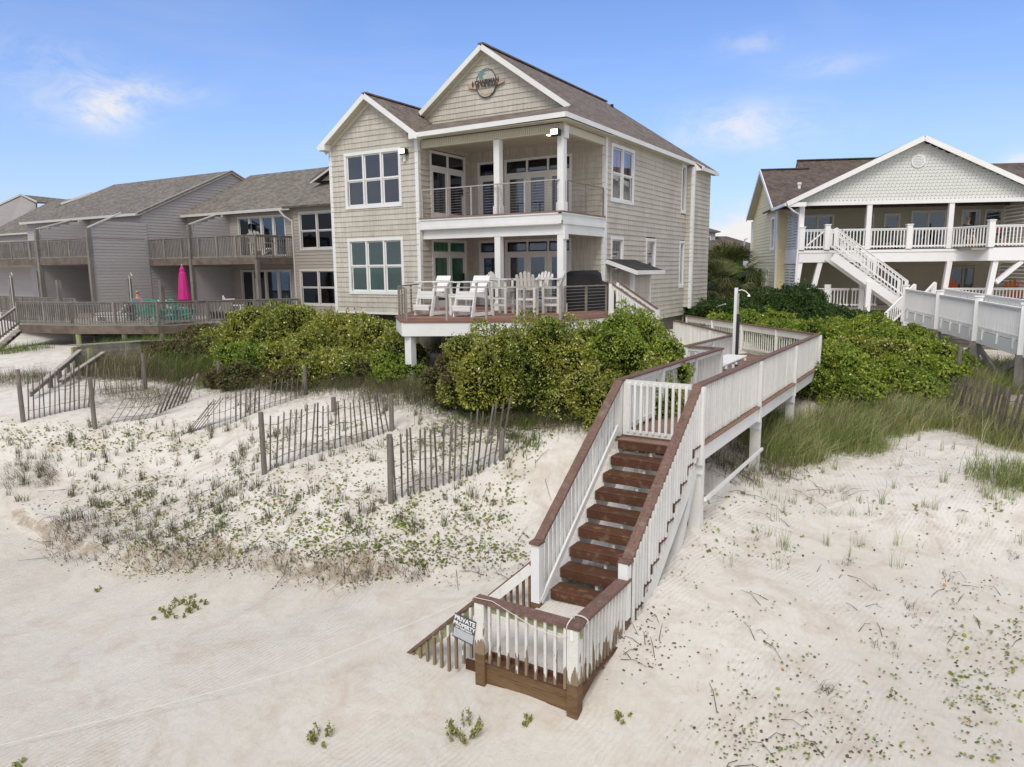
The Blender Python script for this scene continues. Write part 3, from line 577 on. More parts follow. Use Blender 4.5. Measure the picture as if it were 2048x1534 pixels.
MB().box(W2, xe, DS, 12.3, 5.93, 5.95).build('soffit', M['soffit'], H)
MB().box(W2+.36, xe+.34, 12.3, 14.95, 5.74, 5.76).build('soffit', M['soffit'], H)
MB().box(W1, xe, -.3, .06, 5.88, 5.90).box(W1, W2, .36, DS, 5.84, 5.86).box(W2-.0, xe, .06, DS, 5.88, 5.90).build('soffit', M['soffit'], H)
# upper porch header: narrow vertical beadboard strips
MB().box(W1+.02, W2, .16, .34, 5.60, 5.88).build('header_beam', M['soffit'], H)
MB().box(W2-.2, W2, .34, DS, 5.60, 5.88).build('header_beam', M['soffit'], H)
st = MB()
x = W1+.25
while x < W2-.25: st.box(x, x+.055, .135, .16, 5.64, 5.86); x += .078
st.build('beadboard', M['soffit'], H, kind='stuff')
# porch floor band, columns
MB().box(W1, W2, .0, .12, 2.90, 3.155).box(W2-.12, W2, .12, DS, 2.90, 3.155).build('floor_band', M['trim'], H)
MB().box(W1, W2+.02, -.03, .12, 3.10, 3.155).box(W2-.1, W2+.03, -.03, DS, 3.105, 3.15).build('drip_band', M['trim'], H)
MB().box(W1, W2, -.012, .0, 2.80, 2.90).box(W1, W2-.1, .0, .03, 2.78, 2.9).box(W2, W2+.012, .12, DS, 2.80, 2.90).box(W2-.03, W2, .12, DS, 2.80, 2.9).build('lower_band', M['trim'], H)
MB().box(W1-.01+.02, W2+.04, -.05, DS, 3.16, 3.20).build('porch_floor', M['walkb'], H)
MB().box(W1, W2-.12, .14, DS, 2.86, 2.90).build('porch_ceiling', M['soffit'], H)
MB().box(W1+.02, W2-.02, .16, .42, 2.47, 2.80).box(W2-.26, W2-.04, .42, DS, 2.5, 2.80).build('header_beam', M['trim'], H)
for (x, zz0, zz1) in ((7.40, ZB, 5.62), (9.78, ZB, 5.62), (7.40, 0, 2.48), (9.78, 0, 2.48)):
    c = MB(); y0 = .16; c.box(x-.11, x+.11, y0, y0+.22, zz0+.28, zz1); c.box(x-.135, x+.135, y0-.025, y0+.245, zz0, zz0+.28); c.build('column', M['trim'], H)
for zz in (2.32, 5.42):
    MB().box(9.90, 9.955, .14, .40, zz, zz+.38).build('column_bracket', M['trim'], H)
# upper porch cable rail
zt = ZB+.96
pts = [(4.36, .05), (5.43, .05), (6.45, .05), (7.5, .05), (8.55, .05), (9.62, .05), (9.87, .33)]
def cablerail(parent, pts, z0, zt, n=10, m=None, ends=True, pw=.045):
    m = m or M['steel']
    for i, p in enumerate(pts): beamp('rail_post', m, parent, (p[0], p[1], z0), (p[0], p[1], zt-.02), pw, pw)
    for a, b in zip(pts[:-1], pts[1:]):
        beamp('top_rail', m, parent, (a[0], a[1], zt), (b[0], b[1], zt), .05, .035)
        for k in range(n):
            zz = z0+(zt-z0)*(k+1)/(n+1); beamp('cable', M['cable'], parent, (a[0], a[1], zz), (b[0], b[1], zz), .006, .006)
cablerail(H, pts[:6], ZB, zt); cablerail(H, [(9.62, .05), (9.87, .30)], ZB, zt); cablerail(H, [(9.88, .5), (9.88, 1.8), (9.88, 3.2)], ZB, zt, m=M['greyroof'])
# lights and boxes on the walls
MB(fb).box(3.62, 3.74, .02, .12, 5.33, 5.42).box(3.66, 3.74, .02, .10, 5.18, 5.33).build('outlet_box', M['trim'], H)
def floodlight(x, y, z, label):
    t = thing('flood_light', label, 'light', (x, y, z)); f = Matrix.Translation((x, y, z))
    MB(f).prism([(-.13, -.06, -.08), (.13, -.06, -.08), (.16, .09, -.10), (-.16, .09, -.10)], (0, 0, .19)).build('housing', M['black'], t)
    MB(f).box(-.115, .115, -.075, -.062, -.065, .095).build('lens', M['bright'], t)
    MB(f).box(-.02, .02, .09, .16, -.02, .06).build('bracket', M['black'], t)
floodlight(3.72, -.17, 5.50, 'lit flood light on the shingled bay wall beside the upper triple window')
floodlight(9.70, -.05, 5.56, 'lit flood light hung at the head of the upper porch corner column')
o = MB().lathe([(.0, 0), (.08, 0), (.08, .02), (.0, .02)], (8.6, 1.6, 5.82)).build('recessed_light', M['bulb']); tag(o, 'small lit round downlight in the upper porch ceiling', 'light')
# lamp inside the green room
o = MB().lathe([(.0, 0), (.06, .02), (.08, .07), (.05, .13), (.0, .14)], (2.95, 1.6, 1.72)).build('hanging_bulb', M['bulb'], smooth=True); tag(o, 'glowing orange bulb inside the green room at the lower window', 'light')
# surf sign on the main gable
sg = thing('house_sign', 'round surf sign with wooden surfboard plank and black lettering on the top gable', 'sign', (5.75, 2.12, 7.95)); fsg = frame((5.75, 2.165, 7.98), (1, 0, 0), (0, -1, 0)) @ Matrix.Scale(.86, 4)
rd = MB(fsg); n = 32; rd.prism([(.50*math.cos(2*math.pi*i/n), .03, .56*math.sin(2*math.pi*i/n)) for i in range(n)], (0, .02, 0)); rd.build('disc', M['signsky'], sg)
rg = MB(fsg); rg.tube([(.50*math.cos(2*math.pi*i/n), .055, .56*math.sin(2*math.pi*i/n)) for i in range(n+1)], .018, 6); rg.build('ring', M['text'], sg)
sb = MB(fsg); sb.prism([(.92*math.cos(2*math.pi*i/n), .055, -.02+.175*math.sin(2*math.pi*i/n)*(1-.12*math.cos(2*math.pi*i/n))) for i in range(n)], (0, .03, 0)); sb.build('surfboard', M['surf'], sg)
pm = MB(fsg)
for i in range(9):
    a = R(20+i*33); L = .20+.05*(i % 3); pm.prism([(-.20, .06, .36), (-.20+L*.5*math.cos(a)-.03*math.sin(a), .06, .36+L*.5*math.sin(a)+.03*math.cos(a)), (-.20+L*math.cos(a), .06, .36+L*math.sin(a)-.04), (-.20+L*.5*math.cos(a)+.02*math.sin(a), .06, .36+L*.5*math.sin(a)-.03*math.cos(a))], (0, .012, 0))
for i in range(5):
    a = R(10+i*38); L = .17; pm.prism([(.02, .06, .50), (.02+L*.5*math.cos(a)-.025*math.sin(a), .06, .50+L*.5*math.sin(a)+.02), (.02+L*math.cos(a), .06, .50+L*math.sin(a)-.03), (.02+L*.5*math.cos(a), .06, .48+L*.5*math.sin(a)-.02)], (0, .012, 0))
pm.build('palm_leaves', M['palmteal'], sg)
MB(fsg).prism([(-.25, .056, -.36), (.2, .056, -.34), (.28, .056, -.42), (-.05, .056, -.47)], (0, .01, 0)).build('painted_beach', M['sandpaint'], sg)
MB(fsg).prism([(-.64, .09, .16), (-.70, .09, 0), (-.64, .09, -.14), (-.58, .09, 0)], (0, .01, 0)).build('emblem', M['text'], sg)
def lettering(parent, txt, fr, size, m, name='lettering', ex=.004, bold=.004, align='CENTER'):
    c = bpy.data.curves.new(name, 'FONT'); c.body = txt; c.size = size; c.extrude = ex; c.align_x = align; c.align_y = 'CENTER'; c.offset = bold; c.resolution_u = 2
    o = bpy.data.objects.new(name, c); COL.objects.link(o); bpy.context.view_layer.update()
    me = bpy.data.meshes.new_from_object(o.evaluated_get(bpy.context.evaluated_depsgraph_get())); bpy.data.objects.remove(o)
    me.materials.clear(); me.materials.append(m); me.transform(inv_of(parent) @ fr @ Matrix.Rotation(R(90), 4, 'X')); o = bpy.data.objects.new(name, me); COL.objects.link(o); o.parent = parent; INV[o.name] = inv_of(parent); return o
FX = Matrix.Translation
def tfr(x, y, z, tilt=0): return Matrix.Translation((x, y, z)) @ Matrix.Rotation(-tilt, 4, 'Y')
lettering(sg, 'CHAIRMAN', tfr(5.80, 2.075, 8.02, R(0)), .20, M['text'], bold=.012)
lettering(sg, 'OF THE BOARD', tfr(5.80, 2.075, 7.885, R(0)), .135, M['text'], bold=.006)
# utility lean-to on the side wall
U = thing('utility_lean_to', 'small shingled lean-to with dark pitched roof on the house side wall', 'shed', (10.3, 4.7, 0))
slab(U, [(9.95, 3.35, 1.72), (11.15, 3.35, 1.30), (11.15, 6.05, 1.30), (9.95, 6.05, 1.72)], .05, M['roofs'])
beamp('fascia', M['trim'], U, (11.16, 3.33, 1.24), (11.16, 6.07, 1.24), .03, .14); beamp('rake_board', M['trim'], U, (9.95, 3.33, 1.64), (11.17, 3.33, 1.22), .03, .14)
lapwall(U, frame((10.75, 0, 0), (0, 1, 0), (1, 0, 0)), lambda z: (3.9, 5.6), -1.2, 1.25, .188, [], sd)
lapwall(U, frame((0, 3.9, 0), (1, 0, 0), (0, -1, 0)), lambda z: (9.93, 10.75), -1.2, 1.35, .188, [], sd)
MB().box(10.65, 10.78, 3.87, 4.02, -1.2, 1.22).box(10.68, 10.79, 5.5, 5.63, -1.2, 1.22).build('corner_board', M['trim'], U)
# underside, piles
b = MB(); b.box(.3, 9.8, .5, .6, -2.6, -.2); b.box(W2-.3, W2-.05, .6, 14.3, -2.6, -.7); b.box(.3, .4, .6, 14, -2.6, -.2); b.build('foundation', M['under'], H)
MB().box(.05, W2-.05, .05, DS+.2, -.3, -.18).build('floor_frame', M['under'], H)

# ------------------------------------------------------------------ angled front deck
DK = thing('front_deck', 'raised angular terracotta deck with steel cable rail in front of the lower porch', 'deck', (8, -2, -1.5))
poly = [(4.25, -.03), (6.1, -3.55), (7.72, -5.22), (11.5, -3.05), (11.93, -.9), (11.35, 1.2), (9.96, 3.2)]
# boards run along the front edge direction, cut to the outline
d = Vector((11.5-7.72, -3.05+5.22, 0)).normalized(); nrm = Vector((-d.y, d.x, 0)); org = Vector((7.72, -5.22, 0))
full = poly + [(9.9, 3.25), (4.27, 3.25)]
def clip_line(polyg, c):
    xs = []
    for i in range(len(polyg)):
        a = Vector((*polyg[i], 0)); b2 = Vector((*polyg[(i+1) % len(polyg)], 0)); ca = (a-org).dot(nrm)-c; cb = (b2-org).dot(nrm)-c
        if (ca < 0) != (cb < 0): t = ca/(ca-cb); p = a+(b2-a)*t; xs.append((p-org).dot(d))
    xs.sort(); return xs
c = .01
while c < 9:
    xs = clip_line(full, c+.068)
    for i in range(0, len(xs)-1, 2):
        P = org+d*xs[i]+nrm*(c+.068); Q = org+d*xs[i+1]+nrm*(c+.068)
        beamp('deck_board', M['deckb'], DK, (P.x, P.y, -.017), (Q.x, Q.y, -.017), .134, .03)
    c += .14
edges = list(zip(poly[:-1], poly[1:]))
for i, (a, b2) in enumerate(edges):
    a = Vector((*a, 0)); b2 = Vector((*b2, 0)); e = (b2-a).normalized(); o_ = Vector((e.y, -e.x, 0))*.02
    beamp('rim_board', M['trim'], DK, a+o_+Vector((0, 0, -.235)), b2+o_+Vector((0, 0, -.235)), .04, .37)
    beamp('nosing_board', M['deckb'], DK, a+o_*1.2+Vector((0, 0, -.022)), b2+o_*1.2+Vector((0, 0, -.022)), .09, .045)
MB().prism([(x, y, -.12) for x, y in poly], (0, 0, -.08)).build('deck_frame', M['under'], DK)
zt = .90
A_, B_, C_, D_, E_, F_ = [Vector((*p, 0)) for p in poly[:6]]
def lerp(a, b2, t): return a+(b2-a)*t
ins = .07
rp = [lerp(A_, B_, .03), lerp(A_, B_, .5), lerp(A_, B_, .97)]
cablerail(DK, [(p.x+.05, p.y) for p in rp], 0, zt, 9, M['greyroof']); cablerail(DK, [(B_.x+.08, B_.y+.02), (lerp(B_, C_, .5).x+.05, lerp(B_, C_, .5).y+.05), (C_.x+.02, C_.y+.08)], 0, zt, 9, M['greyroof'])
fp = [lerp(C_, D_, t) for t in (0.01, .27, .52, .76, .985)]
cablerail(DK, [(p.x-.0, p.y+.08) for p in fp], 0, zt, 9, M['steel'], pw=.055)
cablerail(DK, [(D_.x-.02, D_.y+.25), (lerp(D_, E_, .55).x-.06, lerp(D_, E_, .55).y), (E_.x-.06, E_.y)], 0, zt, 9, M['greyroof'], pw=.055)
for p in ((7.78, -5.0), (6.3, -3.4), (8.7, -2.6), (9.5, -4.0), (11.3, -2.9), (11.6, -1.0), (7.0, -2.3)):
    gz = g1(*p); MB().box(p[0]-.11, p[0]+.11, p[1]-.11, p[1]+.11, gz-.4, -.20).build('pile', M['trim'] if p[0] == 7.78 else M['greytrim'], DK)
beamp('knee_brace', M['greytrim'], DK, (8.7, -2.6, -1.0), (8.3, -3.2, -.3), .09, .14)
# steps down the right side of the deck
sd0 = (F_-E_).normalized(); od = Vector((sd0.y, -sd0.x, 0)); zsteps = 5
for i in range(zsteps):
    P = E_+od*(.14+.27*i)+Vector((0, 0, -.18*(i+1))); Q = P+(F_-E_)*.72; beamp('tread', M['deckb'], DK, P, Q, .27, .04)
for k, s in ((0, 0), (.72, 1)):
    P0 = E_+(F_-E_)*k+od*.08; P1 = P0+od*1.25+Vector((0, 0, -.84))
    railing(DK, P0+Vector((0, 0, .98)), P1+Vector((0, 0, .98)), .92, M['boards'], M['cap'], capw=.11, spacing=.14, posts=[0, 1.25], postw=.10, postdrop=.3)
    beamp('stringer', M['trim'], DK, P0+Vector((0, 0, -.12)), P1+Vector((0, 0, -.12)), .04, .26)

# ------------------------------------------------------------------ boardwalk with stairs
BW = thing('boardwalk', 'white railed dune boardwalk with brown caps, stairs and half buried landing', 'boardwalk', (16.4, -8, -3.5))
XL, XR = 15.70, 17.05
def capz(y): return -.58-.010*(y+8.8)
def dkz(y): return capz(y)-1.03
wb = M['boards']
# deck boards
y = -9.05
while y < 3.7:
    x0, x1 = (XL-.05, XR+.10)
    if y > -2.3: x0 = 14.72
    if y > 2.4: x0 = 14.72-(y-2.4)*.75
    beamp('deck_board', M['walkb'], BW, (x0, y+.07, dkz(y)-.016), (x1, y+.07, dkz(y)-.016), .138, .032); y += .145
# diagonal leg going back to the house
P0, P1 = Vector((14.8, 2.35, 0)), Vector((11.2, 7.3, 0)); Q0, Q1 = Vector((17.05, 3.75, 0)), Vector((10.75, 10.0, 0))
for i in range(46):
    t = (i+.5)/46; a = P0+(P1-P0)*t; b2 = Q0+(Q1-Q0)*t; z = -1.76; beamp('deck_board', M['walkb'], BW, (a.x, a.y, z), (b2.x, b2.y, z), .135, .032)
# right rail, outside balusters
A = Vector((XR, -8.70, capz(-8.7))); B = Vector((XR, 3.72, capz(3.72)))
railing(BW, A, B, 1.0, wb, M['cap'], capw=.15, spacing=.124, bw=.034, off=(.045, 0), posts=[.02, 4.3, 8.4, 12.35], postw=.10, botrail=True)
for yy in (-8.68, -4.4, -.3, 3.70):
    MB().box(XR+.03, XR+.13, yy-.05, yy+.05, dkz(yy)-.36, capz(yy)-.04).build('post', wb, BW)
for a, b2 in ((-8.62, -4.46), (-4.34, -.36), (-.24, 3.64)):
    beamp('rim_board', M['trim'], BW, (XR+.055, a, dkz(a)-.185), (XR+.055, b2, dkz(b2)-.185), .04, .30)
    beamp('edge_board', M['walkb'], BW, (XR+.07, a, dkz(a)-.02), (XR+.07, b2, dkz(b2)-.02), .12, .035)
for yy in (-8.5, -4.15, -.2, 3.6):
    for xx in (XR-.02, XL+.1):
        gz = g1(xx, yy); MB().box(xx-.10, xx+.10, yy-.10, yy+.10, gz-.5, dkz(yy)-.3).build('pile', M['boards'], BW)
    beamp('cross_beam', M['trim'], BW, (XL-.1, yy-.13, dkz(yy)-.42), (XR+.12, yy-.13, dkz(yy)-.42), .05, .24)
beamp('rim_board', M['trim'], BW, (XL-.02, -8.9, dkz(-8.9)-.19), (XL-.02, -2.35, dkz(-2.35)-.19), .04, .3)
beamp('brace_pipe', M['trim'], BW, (XR+.12, -8.45, -2.66), (XR+.12, -4.05, -2.70), .05, .06)
beamp('knee_brace', M['boards'], BW, (XR-.05, -9.55, -3.45), (XR-.05, -8.6, -2.0), .12, .2)
# left rail pieces with the jog
railing(BW, Vector((XL, -8.9, capz(-8.9)+.02)), Vector((XL, -2.35, capz(-2.35)+.02)), 1.0, wb, M['cap'], capw=.15, spacing=.118, off=(-.045, 0), posts=[.02, 2.2, 4.4, 6.5], postw=.10)
railing(BW, Vector((XL, -2.35, capz(-2.35)+.02)), Vector((14.72, -2.2, capz(-2.35)+.02)), 1.0, wb, M['cap'], spacing=.2, off=(0, .03), posts=[.95], postw=.1)
railing(BW, Vector((14.74, -2.2, capz(-2.2)+.02)), Vector((14.86, 2.30, capz(2.3)+.02)), 1.0, wb, M['cap'], spacing=.118, off=(-.045, 0), posts=[2.2], postw=.1)
railing(BW, Vector((14.86, 2.35, capz(2.3))), Vector((11.15, 7.35, -.66)), 1.0, wb, M['cap'], spacing=.13, off=(-.03, -.03), posts=[.05, 2.1, 4.2], postw=.1)
railing(BW, Vector((17.05, 3.75, capz(3.75))), Vector((10.75, 10.05, -.64)), .98, wb, M['cap'], spacing=.135, off=(.04, .04), posts=[.05, 2.2, 4.4, 6.6, 8.8], postw=.1, trailh=.22)
# gate at the stair head
gt = MB(); gy_ = -8.80
gt = MB().box(XL+.09, XR-.07, gy_-.02, gy_+.02, -.66, -.57).box(XL+.09, XR-.07, gy_-.02, gy_+.02, -1.56, -1.47).build('gate', M['furn2'], BW)
for i in range(10):
    x = XL+.17+i*.115; MB().box(x-.022, x+.022, gy_-.055, gy_-.02, -1.50, -.62).build('gate_slat', M['boards'], gt)
MB().box(XL+.06, XL+.2, gy_-.03, gy_+.03, -1.56, -.6).build('gate_stile', M['boards'], gt)
# treads
for i in range(10):
    y = -9.10-.312*i; z = -1.61-.2225*i
    if i == 9:
        MB().box(XL+.08, XR-.06, y, y+.29, z-.12, z).build('tread', M['sandytread'], BW, bevel=.006); continue
    MB().box(XL+.08, XR+.10, y, y+.31, z-.035, z).box(XL+.08, XR+.10, y-.002, y+.035, z-.155, z-.036).build('tread', M['tread'], BW, bevel=.006)
for x in (XL+.06, XR+.03, (XL+XR)/2):
    poly_ = []
    P = [(x, -8.95, -1.72)]
    for i in range(0, 9):
        y = -9.10-.312*i; z = -1.61-.2225*i-.04; P += [(x, y+.04, z), (x, y+.04-.0, z-.20)] if False else []
    s0, s1 = Vector((x, -8.85, -2.02)), Vector((x, -11.85, -4.12)); beamp('stringer', M['boards'], BW, s0, s1, .045, .30)
    for i in range(0, 9):
        y = -9.10-.312*i; z = -1.61-.2225*i-.04
        MB().prism([(x-.022, y+.05, z), (x-.022, y+.31, z), (x-.022, y+.31, z-.13), (x-.022, y+.05, z-.30)], (.044, 0, 0)).build('stringer_notch', M['boards'] if x != XR+.03 else M['peel'], BW)
def drops(t): return 1.0
# stair rails
As, Bs = Vector((XL, -8.86, -.55)), Vector((XL, -11.80, -2.55)); Ar, Br = Vector((XR, -8.66, -.57)), Vector((XR, -11.70, -2.60))
railing(BW, As, Bs, 1.0, wb, M['cap'], capw=.15, capt=.04, spacing=.128, off=(-.045, 0), botrail=False, posts=[.04], balext=.05)
railing(BW, Ar, Br, 1.0, wb, M['cap'], capw=.15, capt=.04, spacing=.118, off=(.075, 0), botrail=False, balext=.12)
for P in (Bs, Br): beamp('cap_rail', M['cap'], BW, P+Vector((0, .03, -.03)), P+Vector((0, -.15, -.03)), .17, .04)
beamp('hand_board', M['boards'], BW, (XL+.06, -9.05, -1.38), (XL+.06, -11.85, -3.50), .035, .10)
MB().box(XL-.07, XL+.07, -11.92, -11.78, -3.50, -2.585).build('post', M['trim'], BW); MB().box(XL-.07, XL+.07, -11.92, -11.78, -4.1, -3.50).build('post_foot', M['rawwood'], BW)
MB().box(XR-.07, XR+.07, -11.85, -11.71, -3.45, -2.635).build('post', M['trim'], BW); MB().box(XR-.07, XR+.07, -11.85, -11.71, -4.3, -3.45).build('post_foot', M['rawwood'], BW)
# landing rails
YF = -13.32
def lpost(x, y, zc, z1, z2, w=.075):
    MB().box(x-w, x+w, y-w, y+w, z1, zc).build('post', M['peel'], BW, bevel=.006); MB().box(x-w, x+w, y-w, y+w, z2, z1).build('post_foot', M['rawwood'], BW, bevel=.006)
lpost(XL, YF, -2.885, -3.60, -4.5); lpost(XR, YF, -2.885, -3.62, -4.6)
railing(BW, Vector((XL-.09, YF, -2.845)), Vector((XR+.10, YF, -2.850)), .83, M['greenwood'], M['cap'], capw=.17, capt=.045, spacing=10, botrail=False, trailh=.12, bw=.001)
for i in range(9):
    x = XL+.15+i*.137; beamp('baluster', M['peel'], BW, (x, YF-.045, -3.70+random.uniform(-.01, .01)), (x+random.uniform(-.004, .004), YF-.045, -2.90), .036, .036)
railing(BW, Vector((XR, -11.75, -2.86)), Vector((XR, YF-.09, -2.85)), .8, M['boards'], M['cap'], capw=.17, capt=.045, spacing=10, botrail=False, trailh=.14, bw=.001)
for i in range(13):
    y = -11.93-i*.105; beamp('baluster', M['peel'], BW, (XR+.05, y, -3.66-.05*random.random()), (XR+.05, y, -2.91), .038, .038)
for x0, x1, zt_, m_ in ((XL+.07, XR-.07, -3.62, 'walkb'),):
    MB().box(x0, x1, YF-.06, YF+.10, -3.70, -3.66).build('deck_board', M['tread'], BW); MB().box(x0, x1, YF+.06, YF+.10, -3.66, -3.62).build('kick_board', M['tread'], BW)
MB().box(XR-.02, XR+.09, -13.24, -12.2, -3.70, -3.665).build('deck_board', M['tread'], BW)
for j in range(3):
    z1 = -3.715-.145*j; MB().box(XL+.07, XR-.07, YF-.02, YF+.02, z1-.14, z1).build('skirt_board', M['grain'], BW, bevel=.004)
MB().box(XR-.02, XR+.02, YF+.07, -12.0, -4.0, -3.72).build('skirt_board', M['grain'], BW)
# lower flight to the left, buried in sand
A = Vector((XL-.05, YF-.0, -2.86)); B = Vector((14.42, YF+.05, -3.99))
beamp('cap_rail', M['cap'], BW, A, B, .12, .04); beamp('top_rail', M['greenwood'], BW, A+Vector((0, 0, -.10)), B+Vector((0, 0, -.10)), .04, .13)
for i in range(9):
    t = (i+.8)/9.6; P = A+(B-A)*t; L = .76*(1-max(0, t-.75)*2.2); beamp('baluster', M['peel'], BW, (P.x, P.y-.04, P.z-L), (P.x, P.y-.04, P.z-.05), .036, .036)
A = Vector((XL-.08, -11.85, -2.90)); B = Vector((14.85, -11.85, -3.62))
beamp('cap_rail', M['cap'], BW, A, B, .05, .05); beamp('top_rail', M['boards'], BW, A+Vector((0, -.02, -.09)), B+Vector((0, -.02, -.09)), .04, .14)
for i in range(5):
    x = XL-.13-i*.11; beamp('baluster', M['rawwood'], BW, (x, -11.85, -3.75), (x, -11.85, A.z-.1-(XL-x)*.9), .034, .034)
beamp('tread', M['tread'], BW, (15.35, YF+.12, -3.93), (15.60, YF+.12, -3.93), .04, .14)
# sign
sn = thing('warning_sign', 'private property sign on the lower stair rail of the boardwalk', 'sign', (15.45, YF-.08, -3.5)); 
fsn = Matrix.Translation((15.47, YF-.085, -3.30)) @ Matrix.Rotation(R(9), 4, 'Y')
MB(fsn).box(-.17, .17, -.004, .004, -.18, .17).build('sign_plate', M['signd'], sn); MB(fsn).box(-.155, .16, -.007, -.004, -.16, -.035).build('blank_patch', M['signw'], sn)
def lt(x, z): return fsn @ Matrix.Translation((x, -.008, z))
lettering(sn, 'PRIVATE', lt(0, .115), .088, M['wtext'], bold=.003, ex=.002); lettering(sn, 'PROPERTY', lt(0, .038), .073, M['wtext'], bold=.003, ex=.002)
lettering(sn, 'NO TRESPASSING', lt(-.0, -.012), .033, M['wtext'], bold=.001, ex=.002)
# bench, shower
BN = thing('bench', 'long white plank bench on the boardwalk platform', 'bench', (15.5, -.8, -1.65))
for x in (15.32, 15.62):
    MB().box(x-.14, x+.14, -2.3, .12, -1.12, -1.07).build('seat_plank', M['furn'], BN, bevel=.01)
for y in (-2.1, -1.1, -.15):
    MB().box(15.12, 15.80, y-.02, y+.02, -1.19, -1.125).build('seat_rail', M['furn'], BN); beamp('leg', M['furn'], BN, (15.25, y, -1.68), (15.4, y, -1.15), .04, .07); beamp('leg', M['furn'], BN, (15.72, y, -1.68), (15.6, y, -1.15), .04, .07)
SH = thing('outdoor_shower', 'white shower post with curved head and black pipe beside the boardwalk bench', 'shower', (15.0, 1.35, -1.7))
MB().box(14.98, 15.07, 1.50, 1.59, -1.7, .78).build('post', M['trim'], SH); MB().box(15.08, 15.16, 1.46, 1.54, -1.6, .0).build('pipe', M['pipe'], SH); MB().box(15.08, 15.13, 1.46, 1.51, .0, .62).build('pipe', M['steel'], SH)
MB().tube([(15.1, 1.5, .70), (15.2, 1.48, .72), (15.32, 1.46, .68), (15.40, 1.45, .60)], .014).build('shower_arm', M['vinyl'], SH)
MB().lathe([(.015, .06), (.05, 0), (.05, -.02), (0, -.02)], (15.42, 1.45, .54), 12).build('shower_head', M['vinyl'], SH, smooth=True)
SH2 = thing('foot_rail', 'small white pipe handrail sloping behind the boardwalk near the house corner', 'handrail', (11.2, 12.0, -1.2))
MB().tube([(11.2, 12.4, -.55), (11.5, 12.2, -.35), (12.0, 11.6, -.20)], .025).build('handrail', M['vinyl'], SH2); MB().tube([(11.3, 12.4, -1.5), (11.3, 12.3, -.5)], .025).build('leg', M['vinyl'], SH2)

# ------------------------------------------------------------------ furniture on the front deck
def fan_chair(label, x, y, rz, first=[None]):
    if first[0] is None:
        t = thing('high_dining_chair', label, 'chair', (0, 0, 0)); m_ = M['furn2']
        for sx in (-1, 1):
            for sy in (-1, 1): MB().box(sx*.24-.03, sx*.24+.03, sy*.22-.035, sy*.22+.035, 0, 1.02 if sy < 0 else .98).build('leg', m_, t)
            MB().box(sx*.27-.06, sx*.27+.06, -.32, .26, .98, 1.01).build('arm', m_, t)
            MB().box(sx*.24-.012, sx*.24+.012, -.2, .2, .22, .28).box(sx*.24-.012, sx*.24+.012, -.2, .2, .42, .47).build('stretcher', m_, t)
        MB().box(-.22, .22, -.24, -.20, .20, .28).box(-.22, .22, .20, .24, .42, .48).build('foot_rest', m_, t)
        for i in range(5): MB().box(-.24, .24, -.25+i*.1, -.16+i*.1, .72, .745).build('seat_slat', m_, t)
        MB().box(-.25, .25, -.27, -.245, .62, .74).build('apron', m_, t)
        hs = [.40, .46, .49, .46, .40]
        for i in range(5):
            x_ = -.2+i*.1; MB().prism([(x_-.042, .22, .74), (x_+.042, .22, .74), (x_*1.12+.042, .36, .74+hs[i]-.05), (x_*1.12+.02, .37, .74+hs[i]), (x_*1.12-.02, .37, .74+hs[i]), (x_*1.12-.042, .36, .74+hs[i]-.05)], (0, .022, .0)).build('back_slat', m_, t)
        MB().box(-.27, .27, .27, .29, .96, 1.03).build('back_brace', m_, t)
        first[0] = t; t['group'] = 'fan back chairs at the high dining table'
    else:
        t = first[0].copy(); COL.objects.link(t)
        for ch in first[0].children: c_ = ch.copy(); c_.parent = t; COL.objects.link(c_)
    t.location = (x, y, 0); t.rotation_euler = (0, 0, rz); t.scale = (1.08,)*3; t['label'] = label; return t
bpy.context.view_layer.update()
T0 = Vector((9.15, -.75, 0))
fan_chair('high fan back chair at the left side of the dining table, nearest the middle column', 8.35, -1.05, R(95))
fan_chair('high fan back chair on the far side of the dining table', 9.0, .22, R(0))
fan_chair('high fan back chair turned away from the sea, front of the dining table', 9.55, -1.55, R(200))
fan_chair('high fan back chair at the right side of the dining table, nearest the corner column', 9.75, -.35, R(-70))
t = thing('dining_table', 'round white high dining table between four fan back chairs', 'table', (T0.x, T0.y, 0)); f = Matrix.Translation(T0)
MB(f).lathe([(0, 1.03), (.50, 1.03), (.52, 1.05), (.52, 1.07), (0, 1.07)], (0, 0, 0), 24).build('table_top', M['furn2'], t)
for a in range(4): MB(f).beam((.30*math.cos(a*1.57), .30*math.sin(a*1.57), 0), (.30*math.cos(a*1.57), .30*math.sin(a*1.57), 1.03), .07, .07).build('leg', M['furn2'], t)
MB(f).box(-.3, .3, -.02, .02, .4, .46).box(-.02, .02, -.3, .3, .4, .46).build('stretcher', M['furn2'], t)
